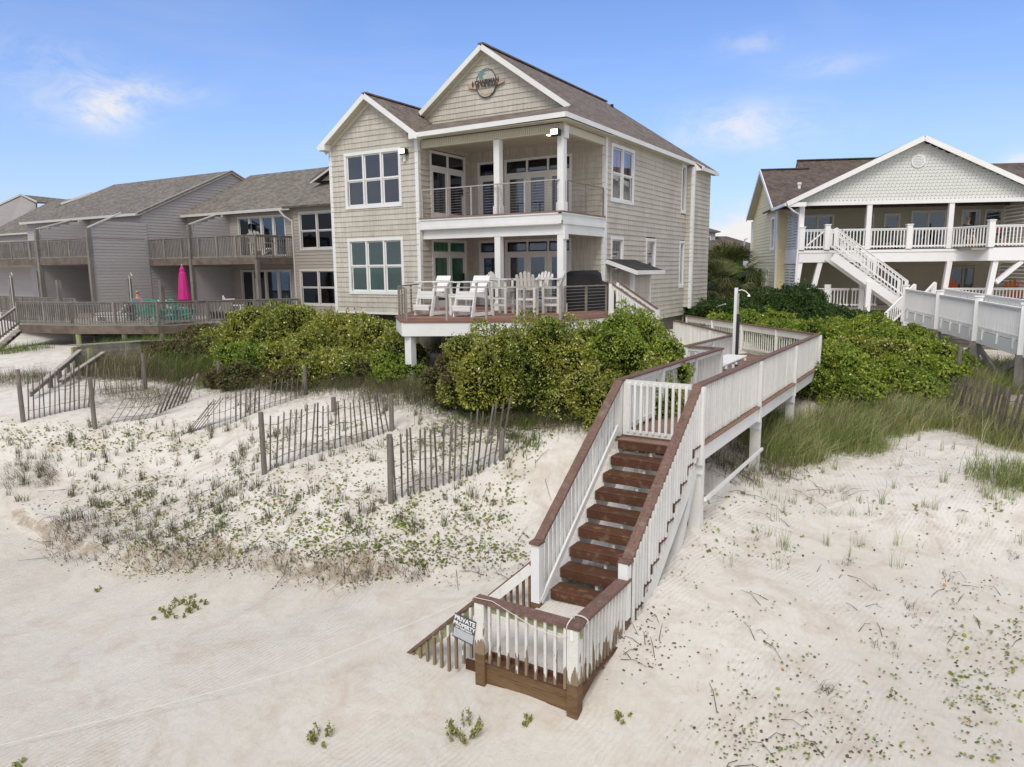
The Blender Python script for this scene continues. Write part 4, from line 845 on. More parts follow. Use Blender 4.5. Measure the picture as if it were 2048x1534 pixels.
def tower_chair(label, x, y, rz, src=None):
    if src is None:
        t = thing('tall_deck_chair', label, 'chair', (0, 0, 0), group='tall lounge chairs on the front deck'); m_ = M['furn']
        for s in (-1, 1):
            X0 = s*.34
            MB().prism([(X0-.02, -.62, 0), (X0-.02, -.50, 0), (X0-.02, -.28, .98), (X0-.02, -.38, .98)], (.04, 0, 0)).build('front_leg', m_, t, bevel=.004)
            MB().prism([(X0-.02, .40, 0), (X0-.02, .50, 0), (X0-.02, .30, .98), (X0-.02, .22, .98)], (.04, 0, 0)).build('rear_leg', m_, t, bevel=.004)
            MB().box(X0-.018, X0+.018, -.60, .48, .03, .13).build('foot_board', m_, t); MB().box(s*.38-.08, s*.38+.08, -.48, .34, .98, 1.015).build('arm', m_, t, bevel=.006)
            MB().prism([(X0-.02, -.42, .60), (X0-.02, -.42, .72), (X0-.02, .30, .58), (X0-.02, .30, .48)], (.04, 0, 0)).build('seat_side', m_, t)
        for i in range(5): MB().box(-.32, .32, -.42+i*.13, -.31+i*.13, .70-.018*i, .725-.018*i).build('seat_slat', m_, t)
        MB().box(-.34, .34, -.46, -.43, .50, .735).build('apron', m_, t, bevel=.004)
        for i in range(3):
            z = .70+i*.165; yb = .12+i*.085; MB().prism([(-.30, yb, z), (.30, yb, z), (.30, yb+.068, z+.15), (-.30, yb+.068, z+.15)], (0, .025, -.01)).build('back_slat', m_, t, bevel=.003)
        MB().box(-.33, .33, -.66, -.50, .30, .325).box(-.33, .33, -.665, -.645, .17, .30).build('foot_rest', m_, t)
        for s in (-1, 1): MB().beam((s*.22, .12, .60), (s*.22, .42, 1.16), .04, .03).build('back_post', m_, t)
    else:
        t = src.copy(); COL.objects.link(t)
        for ch in src.children: c_ = ch.copy(); c_.parent = t; COL.objects.link(c_)
    t.location = (x, y, 0); t.rotation_euler = (0, 0, rz); t.scale = (1.0, 1, 1.02); t['label'] = label; return t
tc = tower_chair('tall white lounge chair nearest the bay corner, left of the small side table', 6.85, -2.55, R(-8))
tower_chair('tall white lounge chair right of the small side table, near the middle column', 8.35, -2.62, R(-4), tc)
t = thing('side_table', 'small white side table between the two tall lounge chairs', 'table', (7.62, -2.35, 0), R(22))
f = Matrix.Translation((7.62, -2.35, 0)) @ Matrix.Rotation(R(22), 4, 'Z')
for i in range(4): MB(f).box(-.30, .30, -.28+i*.14, -.16+i*.14, .62, .645).build('top_slat', M['furn'], t)
MB(f).box(-.28, .28, -.27, -.25, .55, .62).box(-.28, .28, .25, .27, .55, .62).build('apron', M['furn'], t)
for a in (-1, 1):
    for c_ in (-1, 1): MB(f).box(a*.25-.035, a*.25+.035, c_*.23-.02, c_*.23+.02, 0, .62).build('leg', M['furn'], t)
    MB(f).box(-.25, .25, a*.23-.015, a*.23+.015, .25, .30).build('stretcher', M['furn'], t)
t = thing('covered_grill', 'large grill under a black cover on the porch beside the corner column', 'grill', (10.3, 1.4, 0), R(20)); f = Matrix.Translation((10.15, 1.55, 0)) @ Matrix.Rotation(R(25), 4, 'Z')
pr = [(-.85, .05), (-.86, .6), (-.84, 1.0), (-.80, 1.22), (-.66, 1.32), (.25, 1.33), (.38, 1.24), (.42, 1.0), (.62, .92), (.84, .62), (.92, .3), (.92, .05)]
b = MB(f); ny = 7
vs = []; 
for j in range(ny):
    v = j/(ny-1)*2-1; k = 1-.10*abs(v)**3
    for (x, z) in pr: vs.append((x*k+.015*math.sin(9*x+5*v), v*.36+.015*math.sin(7*z), z*(1-.08*v*v)+.01*math.sin(11*x+3*v)))
b.add(vs, [(j*12+i, j*12+i+1, (j+1)*12+i+1, (j+1)*12+i) for j in range(ny-1) for i in range(11)]+[tuple(range(12)), tuple(range((ny-1)*12+11, (ny-1)*12-1, -1))]).build('cover', M['cover'], t, bevel=0)
for s in (-.7, .7): MB(f).box(s-.03, s+.03, -.25, .25, 0, .06).build('foot', M['black'], t)
# ------------------------------------------------------------------ grey row houses on the left
def inter(px, py, fr, yv=0.0):                 # photo pixel -> (along, up) on a wall plane
    d = CF + CR*(px-1024)/FL - CU*(py-767)/FL; iv = fr.inverted(); o = iv @ Vector(CP); dd = iv.to_3x3() @ Vector(d); t = (yv-o.y)/dd.y; p = o+dd*t; return p.x, p.z
def lantern(parent, x, y, z):
    MB().box(x-.07, x+.07, y-.22, y-.08, z-.12, z+.12).box(x-.10, x+.10, y-.25, y-.05, z+.12, z+.16).box(x-.03, x+.03, y-.10, y, z+.1, z+.2).build('wall_lantern', M['black'], parent)
def row_house(label, x0, x1, yw, yb, zf, ze_, ridge_y, ridge_z, fins, sidem, doors, loc, bal_x1=None, side=True, rail_up=3.3):
    t = thing('row_house', label, 'house', loc, group='attached grey row houses'); bx1 = bal_x1 if bal_x1 else x1
    f = frame((0, yw, 0), (1, 0, 0), (0, -1, 0)); holes = []
    for (a, b2, c, d2, n) in doors: holes.append(window(t, f, a, b2, c, d2, n, hung=False, trim=.09, m=M['greytrim'], gm=M['glassd'], gaps=.16))
    lapwall(t, f, lambda z: (x0, x1), -2.2, ze_, .17, holes, sidem, joined=True, backm=M['tanside'])
    MB().box(x0, x1, yw+2.6, yw+2.7, -2, ze_).build('interior', M['interior'], t)
    if side:
        zr_ = ridge_z; fs_ = frame((x1, 0, 0), (0, 1, 0), (1, 0, 0)); e0 = yw-.25
        ry = ridge_y; sl_ = (zr_-ze_)/(ry-e0)
        lapwall(t, fs_, lambda z: (yw if z < ze_ else e0+(z-ze_)/sl_, ry+4 if z < zr_-1.0 else ry+(zr_-z)/sl_), -2.0, zr_-.1, .17, [], M['greyside'], joined=True, backm=M['tanside'])
        beamp('rake_board', M['greytrim'], t, (x1+.12, e0-.1, ze_-.06), (x1+.12, ry, zr_-.06), .04, .2); beamp('rake_board', M['greytrim'], t, (x1+.12, ry, zr_-.06), (x1+.12, ry+2.5, zr_-1.15), .04, .2)
    slab(t, [(x0, yw-.35, ze_), (x1+.15, yw-.35, ze_), (x1+.15, ridge_y, ridge_z), (x0, ridge_y, ridge_z)], .1, M['roofg'])
    slab(t, [(x0, ridge_y+7, ze_), (x1+.15, ridge_y+7, ze_), (x1+.15, ridge_y, ridge_z), (x0, ridge_y, ridge_z)], .1, M['roofg'])
    beamp('gutter', M['greytrim'], t, (x0, yw-.40, ze_-.08), (x1+.1, yw-.40, ze_-.08), .10, .14)
    # balcony
    MB().box(x0, bx1, yb+.05, yw, zf-.12, zf-.02).build('balcony_floor', M['greydeck'], t)
    beamp('rim_board', M['brownwood'], t, (x0, yb, zf-.20), (bx1, yb, zf-.20), .06, .34); beamp('rim_board', M['brownwood'], t, (bx1, yb, zf-.20), (bx1, yw, zf-.20), .06, .34)
    L = bx1-x0; railing(t, Vector((x0, yb+.02, rail_up)), Vector((bx1, yb+.02, rail_up)), rail_up-zf+.05, M['greywood'], M['greywood'], capw=.12, spacing=.135, posts=[i*L/6 for i in range(1, 7)], postw=.11, bw=.038)
    railing(t, Vector((bx1, yb+.02, rail_up)), Vector((bx1, yw, rail_up)), rail_up-zf+.05, M['greywood'], M['greywood'], capw=.12, spacing=.135, bw=.038)
    # privacy fins and posts
    for (fx, ztop) in fins:
        zz = ztop; n = 14
        for lvl, (za, zb2) in enumerate(((zf, zz), (-1.2, zf-.35))):
            w = MB(); k = int((zb2+.9-za)/.17)+1
            for i in range(k):
                z = za+i*.17; top = z+.17
                # slanted top edge: higher at the wall
                y0_ = yb+.08
                if lvl == 0 and top > zz: y0_ = yb+.08+(top-zz)/.95*(yw-yb)
                if y0_ > yw-.2 or (lvl == 0 and top > ze_-.05): break
                if lvl == 1 and top > zb2: break
                w.add([(fx+.06, y0_, z), (fx+.06, yw, z), (fx+.045, yw, top), (fx+.045, y0_, top), (fx-.06, y0_, z), (fx-.06, yw, z), (fx-.045, yw, top), (fx-.045, y0_, top)], [(0, 1, 2, 3), (4, 7, 6, 5), (0, 4, 5, 1), (3, 2, 6, 7), (0, 3, 7, 4), (1, 5, 6, 2)])
            w.build('privacy_wall', M['greyside'], t, kind='stuff')
        beamp('wall_cap', M['greytrim'], t, (fx, yb+.02, zz+.06), (fx, yb+(yw-yb)*.66, zz+.68), .16, .06)
        MB().box(fx-.1, fx+.1, yb-.10, yb+.08, -2.2, zz+.05).build('post', M['greywood'], t)
        lantern(t, fx+1.9, yw, zf+1.75); lantern(t, fx+2.3, yw, zf-1.0)
    return t
ra = row_house('grey row house nearest the beach house, with white slider doors and upper balcony', -19.95, -10.5, 7.64, 5.0, 2.15, 4.82, 12.6, 7.7, [(-16.0, 3.95)], M['tanside'],
     [(-15.2, -11.2, 2.17, 4.5, 4), (-19.4, -18.4, 2.17, 4.35, 1), (-15.2, -11.0, -.9, 1.5, 4), (-19.2, -18.0, -.9, 1.4, 1)], (-15, 10, -2), bal_x1=-10.6, side=False)
MB().box(-10.68, -10.5, 4.95, 5.12, -2.2, 2.0).build('post', M['greywood'], ra)
# two storey bay next to the beach house
f = frame((0, 7.55, 0), (1, 0, 0), (0, -1, 0)); hl = [window(ra, f, -10.05, -7.4, 2.50, 4.55, 2, m=M['greytrim'], gm=M['glasst'], gaps=.1), window(ra, f, -10.2, -7.4, -.5, 1.50, 2, m=M['greytrim'], gm=M['glasst'], gaps=.1)]
lapwall(ra, f, lambda z: (-10.5, -5.5), -2.0, 4.85, .17, hl, M['tanside'], joined=True, backm=M['tanside'])
MB(f).box(-9.95, -7.5, -.25, -.22, .55, 1.4).build('blind', M['curtain'], ra); MB(f).box(-9.9, -7.5, -.35, -.3, 3.6, 4.45).build('curtain', M['pink'], ra)
slab(ra, [(-10.9, 7.1, 4.85), (-5.3, 7.1, 4.85), (-7.5, 12.6, 7.7), (-10.5, 12.6, 7.7)], .1, M['roofg'])
slab(ra, [(-10.6, 12.6, 7.7), (-3, 12.6, 7.7), (-3, 18, 5), (-10.6, 18, 5)], .1, M['roofg'])
lapwall(ra, frame((0, 9.6, 0), (1, 0, 0), (0, -1, 0)), lambda z: (-10.3+(z-6.4)/.5, -4.5), 6.4, 7.6, .17, [], M['tanside'], joined=True, backm=M['tanside'])
beamp('rake_board', M['greytrim'], ra, (-10.9, 9.3, 6.35), (-7.6, 9.3, 7.75), .05, .2); slab(ra, [(-10.95, 9.25, 6.42), (-7.6, 9.25, 7.85), (-7.6, 12.5, 7.85), (-10.95, 12.5, 6.42)], .06, M['roofg'])
MB().tube([(-11.2, 7.2, 4.7), (-10.9, 7.3, 4.35), (-10.55, 7.5, 4.1), (-10.5, 7.5, -1.5)], .05).build('downspout', M['greytrim'], ra)
rb = row_house('grey row house with tall blank siding end wall, second from the beach house', -33.2, -20.0, 4.8, 1.7, 2.25, 4.78, 11.1, 7.85, [(-25.6, 3.9)], M['greyside'],
     [(-32.6, -29.2, -.4, 1.7, 3), (-31.5, -29.5, 2.3, 4.4, 2), (-24.2, -22.8, 2.3, 4.4, 1)], (-28, 8, -2))
w = MB()
for i in range(36):
    z = -1.9+i*.17
    y0_ = 1.7 if z < 3.75 else 1.7+(z-3.75)/.52
    if y0_ > 4.9: break
    w.add([(-19.94, y0_, z), (-19.94, 5.0, z), (-19.955, 5.0, z+.17), (-19.955, y0_, z+.17), (-20.06, y0_, z), (-20.06, 5.0, z), (-20.045, 5.0, z+.17), (-20.045, y0_, z+.17)], [(0, 1, 2, 3), (4, 7, 6, 5), (0, 4, 5, 1), (3, 2, 6, 7), (0, 3, 7, 4), (1, 5, 6, 2)])
w.build('end_wall', M['greyside'], rb, kind='stuff'); beamp('wall_cap', M['greytrim'], rb, (-20, 1.62, 3.84), (-20, 3.55, 4.72), .18, .07)
MB().box(-20.1, -19.9, 1.5, 1.7, -2.2, 3.8).build('post', M['greywood'], rb)
rc = row_house('far grey row house whose roof shows behind the second one', -58, -37.6, 13, 10.5, 2.3, 5.0, 19, 8.6, [], M['greyside'], [(-50, -46, 2.4, 4.4, 2), (-56, -53, 2.4, 4.4, 2)], (-48, 16, -2))
for (pa, pb, pc, pd_, D) in (((122, 408), (184, 386), (212, 402), (100, 398), 57), ((-10, 413), (42, 389), (74, 404), (-40, 398), 72)):
    a, b2, c2 = [Vector(at(*q, D)) for q in (pa, pb, pc)]; bk = Vector((-9, 3, 0)); slab(rc, [a, b2, b2+bk, a+bk+Vector((0, 0, -.3))], .15, M['roofg']); slab(rc, [c2, b2, b2+Vector((-2, 7, 0)), c2+Vector((2, 6, 0))], .15, M['roofg'])
    MB().prism([a+Vector((.5, 0, -.1)), b2+Vector((0, 0, -.2)), c2+Vector((-.3, 0, -.1)), c2+Vector((-.5, 0, -3.2)), a+Vector((.5, 0, -3.4))], (-.1, .2, 0)).build('gable_wall', M['greyside'], rc); beamp('rake_board', M['greytrim'], rc, a, b2, .1, .16); beamp('rake_board', M['greytrim'], rc, b2, c2, .1, .16)
rd_ = thing('row_house', 'most distant grey row house roof at the left picture edge', 'house', (-70, 28, -2), group='attached grey row houses')
MB().box(-80, -60, 22, 34, -2, 6).build('wall', M['greyside'], rd_); slab(rd_, [(-82, 21, 6), (-59, 21, 6), (-59, 28, 9.6), (-82, 28, 9.6)], .12, M['roofg']); MB().prism([(-59.1, 21.5, 6), (-59.1, 34, 6), (-59.1, 28, 9.4)], (.1, 0, 0)).build('gable_wall', M['greyside'], rd_)
# patio deck of the row houses
PD = thing('patio_deck', 'weathered grey timber patio deck with picket rail in front of the row houses', 'deck', (-14, 2, -2))
pq = at(38, 643, 35.2); pp = [(-30, 1.3), (-21.5, -.6), (pq[0], pq[1]), (-14.8, -2.35), (-10.9, -.5), (-7.6, 5.0), (-7.6, 7.5), (-30, 4.7)]
zd = -1.02
PDz = Vector((0, 0, zd))
mbp = MB().prism([(x, y, zd-.03) for x, y in pp], (0, 0, -.05)); mbp.build('deck_floor', M['greydeck'], PD)
for a, b2 in zip(pp[:6], pp[1:7]): beamp('rim_board', M['brownwood'], PD, (a[0], a[1]-.02, zd-.24), (b2[0], b2[1]-.02, zd-.24), .06, .38)
for a, b2 in ((pp[0], (-19.4, .3)), (pp[2], pp[3]), (pp[3], pp[4]), (pp[4], pp[5])):
    L = math.dist(a, b2); railing(PD, Vector((*a, zd+1.07)), Vector((*b2, zd+1.07)), 1.02, M['greywood'], M['greywood'], capw=.13, spacing=.135, bw=.05, posts=[i*L/max(1, round(L/1.9)) for i in range(int(round(L/1.9))+1)], postw=.12)
for p in ((-14.7, -2.2), (-12.6, -1.2), (-10.9, -.4), (-9.4, 2.2), (-16.5, -1.4)):
    gz = g1(*p); MB().tube([(p[0], p[1], gz-.5), (p[0], p[1], zd-.4)], .12, 10).build('pile', M['greenwood'] if p[0] < -14 else M['greywood'], PD)
MB().box(-22, -9, 1.5, 1.6, -2.6, zd-.1).build('back_skirt', M['under'], PD)
for i in range(7):
    z = zd-.17*(i+1); y = pq[1]+.05-.27*i; x_ = pq[0]+.10*i; beamp('tread', M['greydeck'], PD, (x_-1.9, y+1.1, z), (x_+.1, y, z), .26, .045)
    beamp('riser', M['under'], PD, (x_-1.9, y+1.24, z-.08), (x_+.1, y+.14, z-.08), .02, .12)
railing(PD, Vector((pq[0]-.9, pq[1]+.6, zd+.98)), Vector((pq[0]-.3, pq[1]-1.6, zd-.35)), .95, M['greywood'], M['greydeck'], capw=.13, spacing=.15, bw=.05, posts=[0, 2.2])
# shower posts and posts on that deck
for (px, py0, py1, D, lb) in ((25, 555, 600, 38, 'timber shower post with bent white pipe on the row house deck, leftmost'), (119, 560, 592, 36, 'plain timber post on the row house deck in front of the first siding wall'), (261, 557, 602, 35.5, 'timber post with steel shower pipe beside the blank end wall'), (325, 560, 600, 35, 'short timber post standing before the dark patio, right of the teal chairs')):
    p = at(px, py1, D); q = at(px, py0, D); t = thing('deck_post', lb, 'post', (p[0], p[1], zd))
    MB().box(p[0]-.09, p[0]+.09, p[1]-.09, p[1]+.09, zd, q[2]).build('post', M['greywood'], t)
    if px in (25, 261): MB().tube([(p[0]+.15, p[1]-.05, zd), (p[0]+.15, p[1]-.05, q[2]+.15), (p[0]+.3, p[1]-.05, q[2]+.25), (p[0]+.42, p[1]-.05, q[2]+.12)], .025).build('shower_pipe', M['greytrim'], t)
# chairs on the patio: adirondack
AD = {}
def adirondack(label, x, y, z, rz, m_, group, sc=1.15):
    if m_.name not in AD:
        t = thing('adirondack_chair', label, 'chair', (0, 0, 0), group=group)
        for i in range(5):
            x_ = -.22+i*.11; h = [.62, .70, .73, .70, .62][i]
            MB().prism([(x_-.048, .12, .30), (x_+.048, .12, .30), (x_*1.25+.05, .42, .30+h-.05), (x_*1.25+.02, .44, .30+h), (x_*1.25-.02, .44, .30+h), (x_*1.25-.05, .42, .30+h-.05)], (0, .025, 0)).build('back_slat', m_, t)
            MB().prism([(-.27, -.38+i*.11, .36-i*.02), (.27, -.38+i*.11, .36-i*.02), (.27, -.28+i*.11, .345-i*.02), (-.27, -.28+i*.11, .345-i*.02)], (0, 0, .02)).build('seat_slat', m_, t)
        for s in (-1, 1):
            MB().box(s*.33-.07, s*.33+.07, -.45, .30, .55, .575).build('arm', m_, t); MB().box(s*.29-.02, s*.29+.02, -.42, -.30, 0, .55).build('front_leg', m_, t)
            MB().prism([(s*.27-.02, .45, 0), (s*.27-.02, .56, 0), (s*.27-.02, -.25, .37), (s*.27-.02, -.35, .33)], (.04, 0, 0)).build('rear_leg', m_, t)
        AD[m_.name] = t
    else:
        t = AD[m_.name].copy(); COL.objects.link(t)
        for ch in AD[m_.name].children: c_ = ch.copy(); c_.parent = t; COL.objects.link(c_)
    t.location = (x, y, z); t.rotation_euler = (0, 0, rz); t.scale = (sc,)*3; t['label'] = label; return t
G1 = 'teal adirondack chairs on the row house deck'
for (px, D, rz, lb, mm, gr) in ((288, 36, 200, 'teal adirondack chair leftmost of the row, by the seated person', 'teal', G1), (312, 35.5, 190, 'teal adirondack chair second from left on the grey deck', 'teal', G1),
     (366, 35, 170, 'teal adirondack chair just left of the closed pink parasol', 'teal', G1), (346, 36.5, 180, 'white adirondack chair behind the teal ones', 'furn', 'white adirondack chairs on the row house deck'),
     (470, 38.5, 150, 'white adirondack chair near the lower slider doors', 'furn', 'white adirondack chairs on the row house deck'), (330, 34.2, 175, 'teal adirondack chair close behind the picket rail', 'teal', G1)):
    p = at(px, 640, D); adirondack(lb, p[0], p[1], zd, R(rz-0), M[mm], gr)
adirondack('white chair up on the row house balcony by the slider door', -11.6, 6.2, 2.15, R(200), M['furn2'], 'single white chair on the balcony', 1.35)
p = at(362, 640, 35.6); t = thing('patio_table', 'low teal table among the adirondack chairs', 'table', (p[0], p[1], zd))
MB().box(p[0]-.5, p[0]+.5, p[1]-.3, p[1]+.3, zd+.55, zd+.6).build('table_top', M['teal'], t)
for a in (-.42, .42): MB().box(p[0]+a-.04, p[0]+a+.04, p[1]-.25, p[1]+.25, zd, zd+.55).build('leg', M['teal'], t)
p = at(230, 640, 35.6); t = thing('patio_lounger', 'white framed lounger with pale cushion behind the picket rail', 'lounger', (p[0], p[1], zd)); f = Matrix.Translation((p[0], p[1], zd)) @ Matrix.Rotation(R(20), 4, 'Z')
MB(f).box(-.9, .9, -.3, .3, .38, .46).build('cushion', M['curtain'], t); MB(f).beam((-.9, .3, .3), (.9, .3, .3), .04, .05).beam((-.9, -.3, .3), (.9, -.3, .3), .04, .05).build('frame', M['furn'], t, kind='stuff'); MB(f).prism([(.5, -.3, .45), (.5, .3, .45), (1.0, .3, .95), (1.0, -.3, .95)], (0, 0, .05)).build('backrest', M['furn'], t)
for a in (-.8, .8): MB(f).box(a-.03, a+.03, -.3, .3, 0, .3).build('leg', M['furn'], t)
p = at(445, 640, 36.5); t = thing('patio_lounger', 'dark and white reclining lounger near the right end of the picket rail', 'lounger', (p[0], p[1], zd)); f = Matrix.Translation((p[0], p[1], zd)) @ Matrix.Rotation(R(-15), 4, 'Z')
MB(f).box(-.8, .3, -.3, .3, .36, .42).build('seat', M['dark'], t); MB(f).prism([(.3, -.3, .4), (.3, .3, .4), (.95, .3, 1.05), (.95, -.3, 1.05)], (0, 0, .05)).build('backrest', M['furn'], t); MB(f).box(-.7, -.64, -.3, .3, 0, .36).box(.4, .46, -.3, .3, 0, .36).build('legs', M['black'], t, kind='stuff')
p = at(369, 600, 34.9); t = thing('parasol', 'closed bright pink parasol standing on the grey patio deck', 'parasol', (p[0], p[1], zd)); f = Matrix.Translation((p[0], p[1], zd))
MB(f).lathe([(.24, 1.05), (.30, 1.10), (.25, 1.5), (.20, 2.0), (.16, 2.35), (.11, 2.42), (.12, 2.55), (.03, 2.72), (.0, 2.74)], (0, 0, 0), 9).build('canopy', M['magenta'], t); MB(f).tube([(0, 0, 0), (0, 0, 2.78)], .025).build('pole', M['greytrim'], t); MB(f).lathe([(.25, 0), (.25, .08), (.05, .12), (0, .12)], (0, 0, 0)).build('base', M['greywood'], t)
# old grey beach walkway in front
OW = thing('old_walkway', 'weathered grey beach walkway with stairs running down to a slat fence on the left', 'walkway', tuple(gp(150, 730)))
a, b2, c2 = [Vector(at(*p)) for p in ((137, 691, 26.5), (280, 682, 28), (355, 680, 29.5))]
for k in range(5):
    dz = Vector((0, 0, -.11-.155*k)); beamp('rail_board', M['greywood'], OW, a+dz+Vector((.3, 0, 0)), b2+dz, .035, .14)
beamp('cap_rail', M['greydeck'], OW, a, b2, .16, .04); beamp('cap_rail', M['greydeck'], OW, b2, c2, .16, .04)
beamp('rail_board', M['greywood'], OW, b2+Vector((0, 0, -.1)), c2+Vector((0, 0, -.1)), .035, .14)
e1, e2 = gp(62, 800), gp(125, 775)
s1 = Vector(at(160, 700, 26.2)); s2 = Vector(at(207, 704, 26.8))
for s_, e_ in ((s1, e1), (s2, e2)):
    e_ = e_+Vector((0, 0, .25)); beamp('cap_rail', M['greydeck'], OW, s_, e_, .14, .04); beamp('top_rail', M['greywood'], OW, s_+Vector((0, 0, -.1)), e_+Vector((0, 0, -.1)), .04, .14)
    for t_ in (.12, .3, .48, .66):
        p = s_+(e_-s_)*t_; MB().box(p.x-.06, p.x+.06, p.y-.06, p.y+.06, g1(p.x, p.y)-.3, p.z-.05).build('post', M['greywood'], OW)
for p in (a+Vector((.35, 0, 0)), a+Vector((1.2, .1, 0))): MB().box(p.x-.07, p.x+.07, p.y-.07, p.y+.07, g1(p.x, p.y)-.4, p.z-.05).build('post', M['greenwood'], OW)
for i in range(7):
    t_ = (i+.5)/7; p = s1+(e1-s1)*t_; q = s2+(e2-s2)*t_; z = (p.z+q.z)/2-.85; beamp('tread', M['greydeck'], OW, (p.x, p.y, max(z, g1(p.x, p.y)-.1)), (q.x, q.y, max(z, g1(p.x, p.y)-.1)), .26, .04)

# ------------------------------------------------------------------ yellow and white house on the right
O3 = Vector((13.48, 20.21, 2.27)); ROT = R(22.4)
RH = thing('yellow_house', 'pale yellow raised house with white gabled porch and two levels of white railing', 'house', (O3.x, O3.y, -2), ROT)
LF = Matrix.Translation(O3) @ Matrix.Rotation(ROT, 4, 'Z')           # local frame: x along the front, y back, z above the upper porch floor
def lw(o, xa, ya): return LF @ frame(o, xa, ya)
V = M['vinyl']
# main body
yb0, yb1, ry, rz_ = 3.4, 11.6, 7.4, 4.95
fe = lw((-.55, 0, 0), (0, 1, 0), (-1, 0, 0))
def spe(z):
    if z < 2.65: return (yb0, yb1)
    k = (z-2.65)/((rz_-2.65)/(ry-yb0)); return (yb0+k, yb1-k*(yb1-ry)/(ry-yb0))
he = [window(RH, fe, 4.0, 5.1, .1, 2.0, 1, hung=False, m=V), window(RH, fe, 5.3, 6.1, -3.6, -.95, 1, hung=False, m=V)]
lapwall(RH, fe, spe, -4.0, 4.8, .19, he, M['yellow'], joined=True, backm=M['yellow'])
lapwall(RH, lw((0, yb0, 0), (1, 0, 0), (0, -1, 0)), lambda z: (-.55, .1), -4, 2.6, .19, [], M['yellow'], joined=True, backm=M['yellow'])
MB(LF).box(-.58, -.48, yb0-.03, yb0+.12, -4, 2.6).build('corner_board', V, RH); MB(LF).box(-.58, -.50, yb1-.1, yb1, -4, 2.6).build('corner_board', V, RH)
def lslab(poly, m_=None, t=.1, name='roof'): return slab_l(poly, m_ or M['roofb'], t, name)
def slab_l(poly, m_, t, name):
    P = [Vector(p) for p in poly]; n = (P[1]-P[0]).cross(P[2]-P[0]).normalized(); n = n if n.z > 0 else -n
    return MB(LF).prism(P, -n*t).build(name, m_, RH)
pg = (5.44-2.44)/6.35
lslab([(-.95, 2.9, 2.4), (16, 2.9, 2.4), (16, ry, 5.05), (-.95, ry, 5.05)]); lslab([(-.95, yb1+.4, 2.4), (16, yb1+.4, 2.4), (16, ry, 5.05), (-.95, ry, 5.05)])
lslab([(-.85, -.45, 2.42), (-.85, 6.6, 2.42), (5.53, 6.6, 5.5), (5.53, -.45, 5.5)]); lslab([(11.9, -.45, 2.42), (11.9, 6.6, 2.42), (5.53, 6.6, 5.5), (5.53, -.45, 5.5)])
lslab([(1.9, 9.5, 4.6), (12.5, 9.5, 4.6), (11.4, 10.8, 6.0), (1.9, 10.8, 6.0)]); lslab([(1.9, 12.1, 4.6), (12.5, 12.1, 4.6), (11.4, 10.8, 6.0), (1.9, 10.8, 6.0)])
MB(LF).prism([(1.95, 9.6, 4.6), (1.95, 12, 4.6), (1.95, 10.8, 5.9)], (.1, 0, 0)).build('gable_wall', M['yellow'], RH)
MB(LF).beam((-.95, ry, 5.08), (1.9, ry, 5.08), .25, .06).beam((1.9, 10.8, 6.03), (11.4, 10.8, 6.03), .25, .06).build('ridge_cap', M['roofb'], RH)
def lb(name, m_, P, Q, w, t, **k): return beamp(name, m_, RH, P, Q, w, t, fr=LF, **k)
lb('rake_board', V, (-.97, 2.8, 2.32), (-.97, ry, 4.98), .05, .22); lb('rake_board', V, (-.97, ry, 4.98), (-.97, yb1+.4, 2.32), .05, .22)
lb('rake_board', V, (-.85, -.48, 2.34), (5.53, -.48, 5.40), .05, .24); lb('rake_board', V, (5.53, -.48, 5.40), (11.9, -.48, 2.34), .05, .24); lb('gutter', V, (-.9, -.4, 2.33), (-.9, 3.0, 2.33), .12, .14)
MB(LF).box(-.8, .1, -.46, -.3, 2.2, 2.42).build('eave_return', V, RH); MB(LF).box(-.05, 11.1, -.12, .04, 2.26, 2.46).build('header_beam', V, RH)
MB(LF).box(-.3, 11.3, 0, 3.4, 2.47, 2.5).build('porch_ceiling', M['porchwall'], RH)
lb('soffit_board', M['soffit'], (-.76, yb0, 2.3), (-.76, ry, 4.82), .38, .03); lb('soffit_board', M['soffit'], (-.76, ry, 4.82), (-.76, yb1, 2.3), .38, .03)
# fish scale gable
w = MB(lw((0, -.02, 0), (1, 0, 0), (0, -1, 0))); r_ = 0; z = 2.46; cw = .19; ch = .17
while z < 5.25:
    h0 = (5.30-z)/pg; x = 5.53-h0+(cw/2 if r_ % 2 else 0)
    while x < 5.53+h0-cw:
        w.add([(x+.004, .004, z+ch), (x+.004, .014, z+.05), (x+cw*.3, .017, z+.008), (x+cw*.7, .017, z+.008), (x+cw-.004, .014, z+.05), (x+cw-.004, .004, z+ch), (x+.008, .0, z+ch), (x+.008, .0, z+.05), (x+cw*.3, .0, z+.008), (x+cw*.7, .0, z+.008), (x+cw-.008, 0, z+.05), (x+cw-.008, 0, z+ch)],
              [(0, 1, 2, 3, 4, 5), (0, 6, 7, 1), (1, 7, 8, 2), (2, 8, 9, 3), (3, 9, 10, 4), (4, 10, 11, 5)]); x += cw
    z += ch-.012; r_ += 1
w.build('fishscale_shingles', M['scale'], RH, kind='stuff')
MB(LF).prism([(-.5, -.0, 2.46), (11.56, -.0, 2.46), (5.53, -.0, 5.32)], (0, .08, 0)).build('gable_wall', M['scale'], RH)
gvt = MB(LF).prism([(5.45+.33*math.cos(i*math.pi/8), -.09, 4.35+.33*math.sin(i*math.pi/8)) for i in range(16)], (0, .07, 0)).build('gable_vent', V, RH)
for i in range(7): z = 4.12+i*.075; hw = math.sqrt(max(0, .07-(z-4.35)**2)); MB(LF).prism([(5.45-hw, -.12, z), (5.45+hw, -.12, z), (5.45+hw, -.09, z+.05), (5.45-hw, -.09, z+.05)], (0, .01, 0)).build('vent_slat', M['louver'], gvt)
